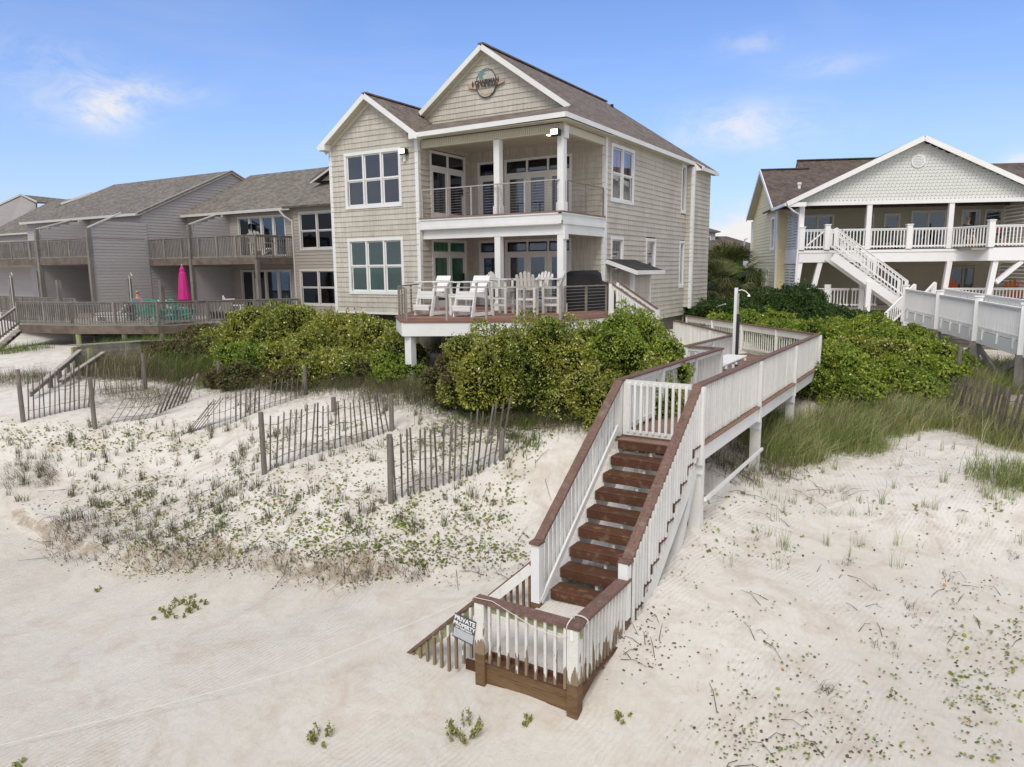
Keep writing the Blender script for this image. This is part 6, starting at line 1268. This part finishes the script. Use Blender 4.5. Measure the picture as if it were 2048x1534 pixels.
# ------------------------------------------------------------------ grass
def blades(P, L, lean, w, wind=(0.25, -.1), segs=2, spread=1.0):
    """curved blades as strips of quads; P roots (n,3)"""
    n = len(P); a = rng.uniform(0, 6.283, n); d = np.stack([np.cos(a)*spread+wind[0], np.sin(a)*spread+wind[1], np.zeros(n)], 1)*lean[:, None]; s = np.stack([-np.sin(a+.6), np.cos(a+.6), np.zeros(n)], 1)
    out = []; prev = P; pw = w
    for k in range(1, segs+1):
        f = k/segs; c = P+np.stack([d[:, 0]*L*f*f, d[:, 1]*L*f*f, L*(f-.35*lean*f*f)], 1); cw = w*(1-f*.85)
        out.append(np.stack([prev-s*pw[:, None]/2, prev+s*pw[:, None]/2, c+s*cw[:, None]/2, c-s*cw[:, None]/2], 1)); prev = c; pw = cw
    return np.concatenate(out), segs
def grass_field(name, label, patches, m_, Lr, lr, w, clump=7, cat='grass', clr=.12, wind=(.25, -.1)):
    PP, LL, NL = [], [], []
    for (px, py, rx, ry, n, *rest) in patches:
        c = gp(px, py); sc = rest[0] if rest else 1.0; nc = max(1, n//clump); a = rng.uniform(0, 6.283, nc); q = np.sqrt(rng.random(nc)); X_ = c.x+np.cos(a)*q*rx; Y_ = c.y+np.sin(a)*q*ry; cl_ = rng.uniform(.65, 1.2, nc)
        X2 = np.repeat(X_, clump)+rng.normal(0, clr, nc*clump); Y2 = np.repeat(Y_, clump)+rng.normal(0, clr, nc*clump)
        PP.append(np.stack([X2, Y2, G(X2, Y2)-.02], 1)); LL.append(rng.uniform(*Lr, len(X2))*np.repeat(cl_, clump)*sc); VEG.append((c.x, c.y, -max(rx, ry)*1.05))
    P = np.concatenate(PP); L = np.concatenate(LL); q, s = blades(P, L, rng.uniform(*lr, len(P)), np.full(len(P), w), wind)
    o = quads_object(name, q, None, np.tile(rng.random(len(P)), s), m_); tag(o, label, cat, kind='stuff'); return o
grass_field('sea_oats', 'long green and straw sea oat grass on the right dune slope', [(1640, 880, 1.4, 1.2, 4200), (1560, 905, 1.0, .9, 2200), (1740, 850, 1.5, 1.4, 4200), (1850, 830, 1.5, 1.4, 3800), (1960, 850, 1.3, 1.4, 3200), (2040, 880, 1.0, 1.5, 3000), (1780, 790, 1.8, 1.5, 3600), (1900, 780, 1.8, 1.2, 3000), (1995, 770, 1.6, 1.2, 2600),
   (1540, 860, .9, .9, 1800), (1680, 800, .6, .9, 900), (1700, 900, .9, .6, 900, .7), (2030, 960, .7, .8, 900, .8), (2000, 740, 1.2, 1.5, 1800), (1620, 780, .6, 1.0, 900)], M['grass'], (.34, .78), (.2, 1.0), .015, 9, clr=.15)
grass_field('green_grass', 'bright green panic grass among the shrubs', [(330, 700, 2.2, 1.6, 3600), (420, 725, 2.0, 1.5, 3200), (250, 705, 1.4, 1.2, 1500), (560, 745, 1.8, 1.0, 2000), (960, 740, .8, .8, 1200), (905, 765, .6, .5, 420, .7), (1010, 765, .5, .5, 700), (1750, 745, 1.2, .9, 1400), (1850, 740, 1.0, .9, 1200), (40, 700, 1.5, 1.2, 700, .7), (250, 660, 2.0, 1.2, 1800, 1.2), (380, 650, 1.8, 1.2, 2400, 1.5),(330,640,2,1.5,2400,1.5),(300,715,2.0,1.3,3800,1.25),(370,740,1.8,1,2600,1.2),(220,725,1.4,1,1800,1.1), (940,715,.8,.7,1300,1.3)], M['grassg'], (.35, .8), (.1, .7), .016, 9)
grass_field('dry_brush', 'brown dry grass and brush along the dune crest', [(230, 745, 1.8, 1.0, 4200, 1.2), (330, 750, 1.8, .9, 4200, 1.2), (330, 655, 3, 1.2, 3000, 1.5), (430, 650, 2, 1.2, 2500, 1.6), (420, 765, 1.6, .8, 1900), (520, 770, 1.6, .7, 2000), (640, 775, 1.5, .7, 1900), (730, 770, 1.2, .7, 1500), (830, 790, 1.0, .8, 900), (900, 800, 1.0, .7, 1300), (960, 800, .8, .6, 1100), (1030, 825, .8, .5, 1200), (1120, 840, .7, .45, 1100), (780, 790, 1.0, .6, 900), (900, 760, .8, .6, 600), (1000, 845, .8, .3, 600), (30, 760, 1.5, 1.0, 900), (280, 790, 1.8, .9, 700), (1520, 930, .8, .7, 900, .7), (1450, 930, .6, .6, 500, .7), (2020, 820, 1.2, 1.0, 900), (880, 700, .9, .6, 900), (930, 690, .6, .5, 700)], M['drygrass'], (.25, .6), (.1, .9), .010, 6, clr=.18)
grass_field('oat_stalks', 'tall straw coloured sea oat stalks standing above the green grass', [(1640, 880, 1.4, 1.2, 260), (1740, 850, 1.6, 1.4, 380), (1850, 830, 1.5, 1.4, 300), (1960, 850, 1.3, 1.4, 300), (1780, 790, 1.8, 1.5, 300), (2030, 880, 1, 1.5, 240), (1900, 780, 1.8, 1.2, 240), (940, 730, .8, .7, 120), (330, 740, 2, 1.2, 300), (260, 745, 1.5, 1, 200), (1560, 900, .8, .8, 120)], M['straw'], (.6, 1.05), (.1, .6), .012, 3, clr=.3)
# sparse tufts on the open sand
def tufts(name, label, regs, m_, Lr, lean, w, nb, seed_r, wind=(.2, -.1)):
    PP, LL = [], []
    for (x0, x1, y0, y1, n) in regs:
        for k in range(n):
            c = gp(rng.uniform(x0, x1), rng.uniform(y0, y1)); b = rng.integers(nb[0], nb[1]); rr = seed_r*rng.uniform(.5, 1.4); X_ = c.x+rng.normal(0, rr, b); Y_ = c.y+rng.normal(0, rr, b); PP.append(np.stack([X_, Y_, G(X_, Y_)-.015], 1)); LL.append(rng.uniform(*Lr, b)*rng.uniform(.6, 1.25))
    P = np.concatenate(PP); L = np.concatenate(LL); q, s = blades(P, L, rng.uniform(*lean, len(P)), np.full(len(P), w), wind, segs=2); o = quads_object(name, q, None, np.tile(rng.random(len(P)), s), m_); tag(o, label, 'grass', kind='stuff'); return o
tufts('dune_tufts', 'sparse brownish grass tufts scattered on the left dune face', [(60, 560, 850, 990, 95), (120, 460, 980, 1090, 64), (460, 1050, 870, 1010, 46), (460, 760, 1000, 1080, 18), (300, 900, 780, 880, 40), (560, 1000, 1010, 1080, 12), (0, 200, 880, 960, 16), (0, 60, 960, 1010, 6), (900, 1080, 850, 900, 16)], M['drygrass'], (.14, .40), (.1, .6), .011, (10, 30), .045)
tufts('edge_sprigs', 'small leafy green sprigs at the foot of the shrubs', [(880, 1180, 790, 850, 60), (350, 850, 740, 780, 90), (1500, 1900, 760, 800, 40), (820, 980, 740, 800, 30), (1000, 1060, 850, 900, 8)], M['grassg'], (.12, .38), (.2, .9), .022, (14, 34), .12)
tufts('scarp_roots', 'dark dead roots and grass hanging over the scarp edge', [(100, 330, 1040, 1125, 58), (330, 600, 1090, 1145, 45), (600, 1000, 1125, 1160, 34), (0, 120, 920, 980, 34)], M['litter'], (.15, .42), (.6, 1.3), .009, (8, 20), .09, wind=(.25, -.9))
tufts('right_tufts', 'sparse straw tufts on the right hand sand mound', [(1480, 1700, 930, 1010, 12), (1500, 2048, 960, 1100, 24), (1940, 2048, 900, 1010, 16), (1780, 2048, 880, 960, 14), (1420, 2048, 1100, 1180, 4), (1560, 1600, 1090, 1110, 2)], M['grass'], (.18, .45), (.05, .5), .008, (7, 20), .045)
tufts('dead_tufts', 'small dark dead tufts on the right hand sand', [(1740, 1800, 1260, 1320, 3), (1640, 1670, 1370, 1395, 2), (1860, 1900, 1150, 1170, 2), (1790, 1830, 1200, 1240, 2), (1690, 1720, 1120, 1140, 2), (1430, 1700, 960, 1120, 8), (1380, 1480, 900, 960, 8), (2020, 2040, 1090, 1130, 2)], M['litter'], (.08, .2), (.5, 1.4), .009, (9, 22), .05)
# round ground cover leaves
def cover(name, label, regs, m_, size, lift=(.0, .04), cl_r=.12, flat=.35):
    PP = []
    for (x0, x1, y0, y1, n, per) in regs:
        for k in range(n):
            c = gp(rng.uniform(x0, x1), rng.uniform(y0, y1)); b = max(1, rng.poisson(per)); X_ = c.x+rng.normal(0, cl_r, b); Y_ = c.y+rng.normal(0, cl_r, b); PP.append(np.stack([X_, Y_, G(X_, Y_)+rng.uniform(*lift, b)], 1))
    P = np.concatenate(PP); n = len(P); a = rng.uniform(0, 6.283, n); t1 = rng.normal(0, flat, (n, 2)); r = size*rng.uniform(.5, 1.2, n)
    Q = []
    for k in range(2):       # hexagonal leaf as two quads
        idx = ((0, 1, 2, 3), (3, 4, 5, 0))[k]; pts = []
        for i in idx:
            an = a+i*math.pi/3; dx = np.cos(an)*r; dy = np.sin(an)*r; pts.append(np.stack([P[:, 0]+dx, P[:, 1]+dy, P[:, 2]+dx*t1[:, 0]+dy*t1[:, 1]], 1))
        Q.append(np.stack(pts, 1))
    o = quads_object(name, np.concatenate(Q), None, np.tile(rng.random(n), 2), m_); tag(o, label, 'ground cover', kind='stuff'); return o
cover('pennywort', 'small round yellow green pennywort leaves creeping over the dune sand', [(0, 400, 860, 900, 95, 6), (150, 1050, 880, 1010, 330, 6), (200, 1050, 1000, 1130, 400, 7), (600, 1000, 1080, 1140, 70, 5), (850, 1080, 840, 900, 60, 6), (0, 300, 840, 870, 40, 4), (500, 900, 850, 900, 60, 5), (960, 1130, 830, 880, 40, 6),
   (1380, 1560, 1000, 1120, 40, 2), (1560, 2048, 930, 1080, 60, 2.2), (1400, 1700, 850, 950, 40, 3), (1900, 2048, 1180, 1450, 40, 2.5), (1380, 2048, 1380, 1534, 12, 1.5), (0, 500, 700, 780, 60, 3), (820, 1080, 700, 830, 60, 4)], M['penny'], .026)
cover('sand_pennywort', 'tiny pennywort sprigs in small clusters on the right hand sand', [(1350, 2048, 1080, 1534, 110, 3), (1900, 2048, 1180, 1450, 26, 5), (1400, 2048, 1390, 1534, 40, 5)], M['penny'], .017, lift=(0, .05), cl_r=.055)
cover('leaf_litter', 'dark fallen leaves and seed specks on the sand', [(100, 1050, 900, 1140, 260, 3), (300, 1050, 1090, 1150, 160, 4), (1350, 2048, 1000, 1534, 220, 2), (200, 1100, 760, 860, 200, 4), (1400, 2000, 850, 950, 60, 4), (1230, 1330, 1180, 1330, 40, 4), (60, 500, 1000, 1100, 80, 4), (1400, 1700, 1430, 1534, 30, 3)], M['litter'], .018, lift=(0, .015), cl_r=.2)
# twigs
def twigs(regs):
    b = MB()
    for (x0, x1, y0, y1, n, L) in regs:
        for k in range(n):
            c = gp(rng.uniform(x0, x1), rng.uniform(y0, y1)); a = rng.uniform(0, 6.283); l = L*rng.uniform(.4, 1.2); e = Vector((math.cos(a)*l, math.sin(a)*l, 0)); m1 = c+e*.5; m1.z = g1(m1.x, m1.y)+.03+rng.uniform(0, .06); e = c+e; e.z = g1(e.x, e.y)+rng.uniform(.0, .05)
            b.tube([c, m1, e], .006, 3, .003)
    return tag(b.build('twigs', M['litter']), 'thin dead twigs and runners lying on the sand', 'twigs', kind='stuff')
twigs([(100, 600, 960, 1120, 70, .6), (900, 1150, 780, 860, 60, .6), (1400, 1700, 900, 1000, 45, .6), (1500, 2048, 1000, 1300, 30, .35), (620, 1050, 1050, 1180, 24, .5), (1240, 1320, 1190, 1330, 12, .3), (1380, 1700, 1420, 1534, 8, .35), (600, 1100, 840, 1000, 30, .6)])
# foreground plants
def sprig(label, px, py, r, n, h, seed):
    c = gp(px, py); t = thing('beach_plant', label, 'plant', tuple(c)); r_ = np.random.default_rng(seed); P = []; st_ = MB()
    for i in range(n):
        a = r_.uniform(0, 6.283); q = r*math.sqrt(r_.random()); bx, by = c.x+math.cos(a)*q*.75, c.y+math.sin(a)*q; hh = h*r_.uniform(.5, 1); b0 = Vector((bx, by, g1(bx, by))); tp = b0+Vector((math.cos(a)*hh*.5, math.sin(a)*hh*.5, hh)); st_.tube([b0, tp], .004, 3)
        for k in range(16): P.append(np.array(b0.lerp(tp, .2+.8*k/15))+r_.normal(0, .014, 3))
    P = np.array(P); Nn = r_.normal(size=P.shape); quads_object('foliage', leaves(P, Nn, .045, .5, .5), None, r_.random(len(P)), M['euph'], t); st_.build('stems', M['bark'], t, kind='stuff')
sprig('feathery green plant on the bare sand, bottom centre', 930, 1480, .20, 22, .20, 1); sprig('small upright green plant on bare sand left of centre bottom', 645, 1490, .12, 10, .16, 2); sprig('low spreading yellow green plant with gaps on the rippled sand', 362, 1222, .42, 34, .09, 3)
sprig('tiny seedling at the bottom left picture edge', 38, 1532, .06, 4, .05, 4); sprig('small leafy seedling right of the landing front', 1052, 1445, .06, 5, .08, 5); sprig('tiny green seedling on the open sand at left', 195, 1184, .06, 4, .05, 6); sprig('reddish green sprig right of the landing on open sand', 1250, 1440, .10, 6, .07, 7)
# ------------------------------------------------------------------ slat fences
def fence(label, pts, n, h, lean=None, posts=(), post_h=1.45, wires=(.25, .55, .85), group='weathered slat sand fences', sink=0.0):
    base = [Vector(p) for p in pts]; t = thing('sand_fence', label, 'fence', tuple(base[0]), group=group); seg = [(b-a).length for a, b in zip(base[:-1], base[1:])]; tot = sum(seg); S_ = []
    for i in range(n):
        s = (i+.5)/n*tot; k = 0
        while s > seg[k] and k < len(seg)-1: s -= seg[k]; k += 1
        p = base[k].lerp(base[k+1], s/seg[k]); u = (base[k+1]-base[k]).normalized(); f = (i+.5)/n; a = (lean(f) if lean else 0)+random.uniform(-.035, .035); tilt = random.uniform(-.05, .05); hh = h*random.uniform(.94, 1.04)
        gz = g1(p.x, p.y); s0 = sink(f) if callable(sink) else sink; o_ = Vector((u.y, -u.x, 0))
        P = Vector((p.x, p.y, gz-.08)); Q = Vector((p.x, p.y, gz))+(u*math.sin(a)+o_*tilt+Vector((0, 0, math.cos(a))))*(hh-s0); beamp('slat', M['fence'], t, P, Q, .055, .014, up=(u.x, u.y, 0)); S_.append((P, Q))
    for w_ in wires:
        b = MB(); b.tube([P.lerp(Q, w_)+Vector((0, 0, .0)) for P, Q in S_], .0055, 4); b.build('wire', M['wire'], t)
    for (q, ph, ln) in posts:
        q = Vector(q); gz = g1(q.x, q.y); MB().tube([(q.x, q.y, gz-.3), (q.x+ln, q.y, gz+ph)], .062, 9, .055).build('post', M['fencepost'], t)
    return t
a, b2 = gp(786, 1004), gp(1003, 920)
fence('slat fence nearest the stairs, right of the middle of the sand slope', [a, gp(905, 965), b2], 19, 1.30, lambda f: .02+.45*max(0, f-.45), posts=[(gp(782, 1008), 1.36, .02), (b2, .62, .02)])
a, b2 = gp(534, 945), gp(783, 862)
fence('slat fence running uphill left of the nearest one, with tall end post', [a, gp(640, 905), gp(720, 885), b2], 22, 1.22, lambda f: .10-.42*max(0, f-.4), posts=[(gp(529, 948), 1.36, 0), (gp(784, 862), .88, .0)], sink=lambda f: .25*f)
a, b2 = gp(52, 842), gp(190, 812)
fence('leftmost slat fence near the old grey stairs', [a, gp(120, 826), b2], 14, 1.25, lambda f: .06+.1*f, posts=[(gp(47, 845), 1.42, 0), (gp(190, 858), 1.40, 0)])
fence('upper slat fence behind the leftmost one along the crest', [gp(196, 790), gp(290, 782)], 9, 1.1, lambda f: .0, posts=[(gp(291, 778), 1.15, .02)], sink=.3)
fence('collapsed slat fence leaning over the sand behind the tall left post', [gp(207, 848), gp(300, 838), gp(372, 805)], 15, 1.15, lambda f: .62+.15*f, posts=[], sink=.2)
fence('broken fence run with leaning slats below the single posts', [gp(362, 870), gp(395, 862)], 5, 1.2, lambda f: .85, posts=[], wires=(.5,), sink=.15)
fence('slat fence climbing to a post below the shrubs', [gp(410, 865), gp(470, 845), gp(520, 822), gp(606, 795)], 19, 1.05, lambda f: .05+.15*f, posts=[(gp(612, 790), .82, 0)], sink=lambda f: .2+.2*f)
fence('pale leaning slat fence half sunk in grass at the right edge', [gp(1885, 835), gp(1960, 862), gp(2060, 905)], 24, 1.35, lambda f: .28, posts=[], wires=(.5, .8))
for (px, py, h, lb2) in ((440, 778, .9, 'single round fence post in the brush, left of centre'), (667, 824, .38, 'short stub of a fence post on the sand hump'), (1913, 772, 1.25, 'tall single timber post in the green bushes on the right')):
    c = gp(px, py); o = MB().tube([(c.x, c.y, c.z-.3), (c.x+.02, c.y, c.z+h)], .07, 9, .065).build('fence_post', M['fencepost']); tag(o, lb2, 'post')
c = gp(1888, 756); tag(MB().box(c.x-.03, c.x+.03, c.y-.01, c.y+.01, c.z, c.z+.42).build('marker_stake', M['vinyl']), 'thin white marker stake in the bushes left of the tall post', 'stake')
# ------------------------------------------------------------------ ropes
def rope(label, pts, r=.0048):
    b = MB(); b.tube([tuple(p) for p in pts], r, 5); tag(b.build('rope', M['rope']), label, 'rope')
def sag(a, b, n, s): a = Vector(a); b = Vector(b); return [a.lerp(b, i/n)+Vector((0, 0, -s*4*(i/n)*(1-i/n))) for i in range(n+1)]
e = Vector(at(600, 1336, 9.6)); e2 = Vector(at(-60, 1504, 8.6))
rope('long white rope sagging from the landing rail across the sand to the left', sag((XL-.1, YF-.06, -2.83), e, 10, .02)[:-1]+sag(e, e2, 12, .03))
rope('loose white rope lying along the front cap rail of the landing', [(XL-.05, YF-.08, -2.82), (XL+.2, YF-.06, -2.82), (XL+.55, YF-.11, -2.89), (XL+.9, YF-.12, -2.99), (XL+1.2, YF-.10, -3.02), (XR-.05, YF-.10, -2.98)])
lp = [(XR-.06+.02*math.sin(a), YF+.0+.10*math.cos(a), -2.86+.07*math.sin(a)) for a in np.linspace(0, 6.283, 14)]; rope('rope loop tied round the cap rail at the landing corner', lp, .008)
lp = [(XR+.0+.11*math.cos(a), YF+.14, -2.86+.05*math.sin(a)) for a in np.linspace(0, 6.283, 14)]; rope('second rope loop on the side rail by the landing corner', lp, .008)
e = Vector(at(265, 1038, 14.6)); g_ = Vector(at(-40, 1176, 12.2)); m_ = Vector(at(150, 1100, 13.2)); k2 = Vector(at(345, 1005, 15.4)); 
rope('thin pale rope stretched over the scarp at far left', sag(g_, m_, 6, .02)[:-1]+sag(m_, e, 6, .02)[:-1]+[e, k2])
# ------------------------------------------------------------------ ground mesh with litter mask
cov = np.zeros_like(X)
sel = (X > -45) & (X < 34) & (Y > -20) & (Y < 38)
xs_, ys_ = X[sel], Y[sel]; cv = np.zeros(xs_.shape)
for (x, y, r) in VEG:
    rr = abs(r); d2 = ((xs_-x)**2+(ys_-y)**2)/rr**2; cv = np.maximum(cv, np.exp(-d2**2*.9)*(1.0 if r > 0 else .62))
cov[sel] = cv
sm = bpy.data.materials.new('dune_sand'); sm.use_nodes = True; t = sm.node_tree; b = t.nodes['Principled BSDF']; b.inputs['Roughness'].default_value = .95; b.inputs['Specular IOR Level'].default_value = .15
lk = t.links.new
g = t.nodes.new('ShaderNodeNewGeometry')
def nn(scale, detail=5, rough=.6, vec=None, dist=0):
    n = t.nodes.new('ShaderNodeTexNoise'); n.inputs['Scale'].default_value = scale; n.inputs['Detail'].default_value = detail; n.inputs['Roughness'].default_value = rough; n.inputs['Distortion'].default_value = dist; lk(vec or g.outputs['Position'], n.inputs['Vector']); return n.outputs[0]
def mrg(x, a, b2, c=0, d=1):
    n = t.nodes.new('ShaderNodeMapRange'); n.inputs[1].default_value = a; n.inputs[2].default_value = b2; n.inputs[3].default_value = c; n.inputs[4].default_value = d; lk(x, n.inputs[0]); return n.outputs[0]
def mxc(f, a, b2):
    n = t.nodes.new('ShaderNodeMix'); n.data_type = 'RGBA'; lk(f, n.inputs[0])
    for i, v in ((6, a), (7, b2)):
        if isinstance(v, tuple): n.inputs[i].default_value = (*v, 1)
        else: lk(v, n.inputs[i])
    return n.outputs[2]
def mt(op, a, b2):
    n = t.nodes.new('ShaderNodeMath'); n.operation = op
    for i, v in enumerate((a, b2)):
        if isinstance(v, (int, float)): n.inputs[i].default_value = v
        else: lk(v, n.inputs[i])
    return n.outputs[0]
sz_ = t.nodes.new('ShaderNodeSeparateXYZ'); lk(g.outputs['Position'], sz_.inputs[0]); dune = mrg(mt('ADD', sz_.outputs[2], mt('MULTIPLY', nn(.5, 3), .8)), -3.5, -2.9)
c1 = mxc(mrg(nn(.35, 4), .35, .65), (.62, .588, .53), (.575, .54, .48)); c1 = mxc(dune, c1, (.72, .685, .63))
c1 = mxc(mrg(nn(1.3, 7, .65, dist=1.2), .46, .72), c1, (.53, .465, .39))
spk = mrg(nn(46, 2, .5), .66, .74, 0, .35); c1 = mxc(spk, c1, (.30, .25, .20))
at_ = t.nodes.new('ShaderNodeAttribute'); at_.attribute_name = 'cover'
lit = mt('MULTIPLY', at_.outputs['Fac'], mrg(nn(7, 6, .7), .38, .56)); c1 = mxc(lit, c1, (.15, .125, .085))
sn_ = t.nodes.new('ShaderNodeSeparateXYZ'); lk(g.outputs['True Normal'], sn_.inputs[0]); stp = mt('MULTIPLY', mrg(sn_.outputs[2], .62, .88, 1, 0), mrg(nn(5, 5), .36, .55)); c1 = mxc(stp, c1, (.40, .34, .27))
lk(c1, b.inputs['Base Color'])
# wind ripples, bending across the beach
def ripples(rot, scale, dist):
    mpn = t.nodes.new('ShaderNodeMapping'); mpn.inputs['Rotation'].default_value = (0, 0, rot); lk(g.outputs['Position'], mpn.inputs[0]); w = t.nodes.new('ShaderNodeTexWave'); w.wave_profile = 'SIN'; w.inputs['Scale'].default_value = scale; w.inputs['Distortion'].default_value = dist; w.inputs['Detail'].default_value = 2; w.inputs['Detail Scale'].default_value = .5; lk(mpn.outputs[0], w.inputs['Vector']); return w.outputs['Fac']
w1 = mt('MULTIPLY', ripples(R(-16), 3.3, 3.5), mrg(nn(.5, 2), .36, .55, .25, 1)); w2 = mt('MULTIPLY', ripples(R(12), 4.4, 5), mrg(nn(.6, 2, .5, dist=.5), .48, .62))
hh = mt('ADD', mt('MULTIPLY', w1, .40), mt('MULTIPLY', w2, .30)); nocov = mrg(at_.outputs['Fac'], .1, .4, 1, 0); hh = mt('MULTIPLY', hh, nocov)
hh = mt('ADD', hh, mt('MULTIPLY', nn(7, 9, .72, dist=.6), 1.3)); hh = mt('ADD', hh, mt('MULTIPLY', nn(60, 3), .22))
bp = t.nodes.new('ShaderNodeBump'); bp.inputs['Strength'].default_value = .75; bp.inputs['Distance'].default_value = .03; lk(hh, bp.inputs['Height']); lk(bp.outputs[0], b.inputs['Normal'])
fx, fy = np.meshgrid(np.linspace(XL+.02, XR-.01, 40), np.linspace(YF+.09, -11.7, 44)); fz = -3.655+.10*np.clip((fy-YF)/1.6, 0, 1)+.02*noise2(fx*3, fy*3, 1.5)+.05*np.exp(-((fx-XL-.9)/.4)**2-((fy+12.1)/.4)**2)
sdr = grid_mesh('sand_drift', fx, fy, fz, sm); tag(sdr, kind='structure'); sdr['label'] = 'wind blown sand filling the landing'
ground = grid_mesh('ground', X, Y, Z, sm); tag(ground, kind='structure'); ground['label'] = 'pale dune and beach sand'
a_ = ground.data.attributes.new('cover', 'FLOAT', 'POINT'); a_.data.foreach_set('value', cov.ravel().astype(np.float32))
wm = mat('sea_water', (.05, .11, .12), .12, bump=.5, bscale=1.2, spec=.5)
sea = MB().add([(-2500, -2500, -6.4), (2500, -2500, -6.4), (2500, -62, -6.4), (-2500, -62, -6.4)], [(0, 1, 2, 3)]).build('sea', wm, kind='structure')
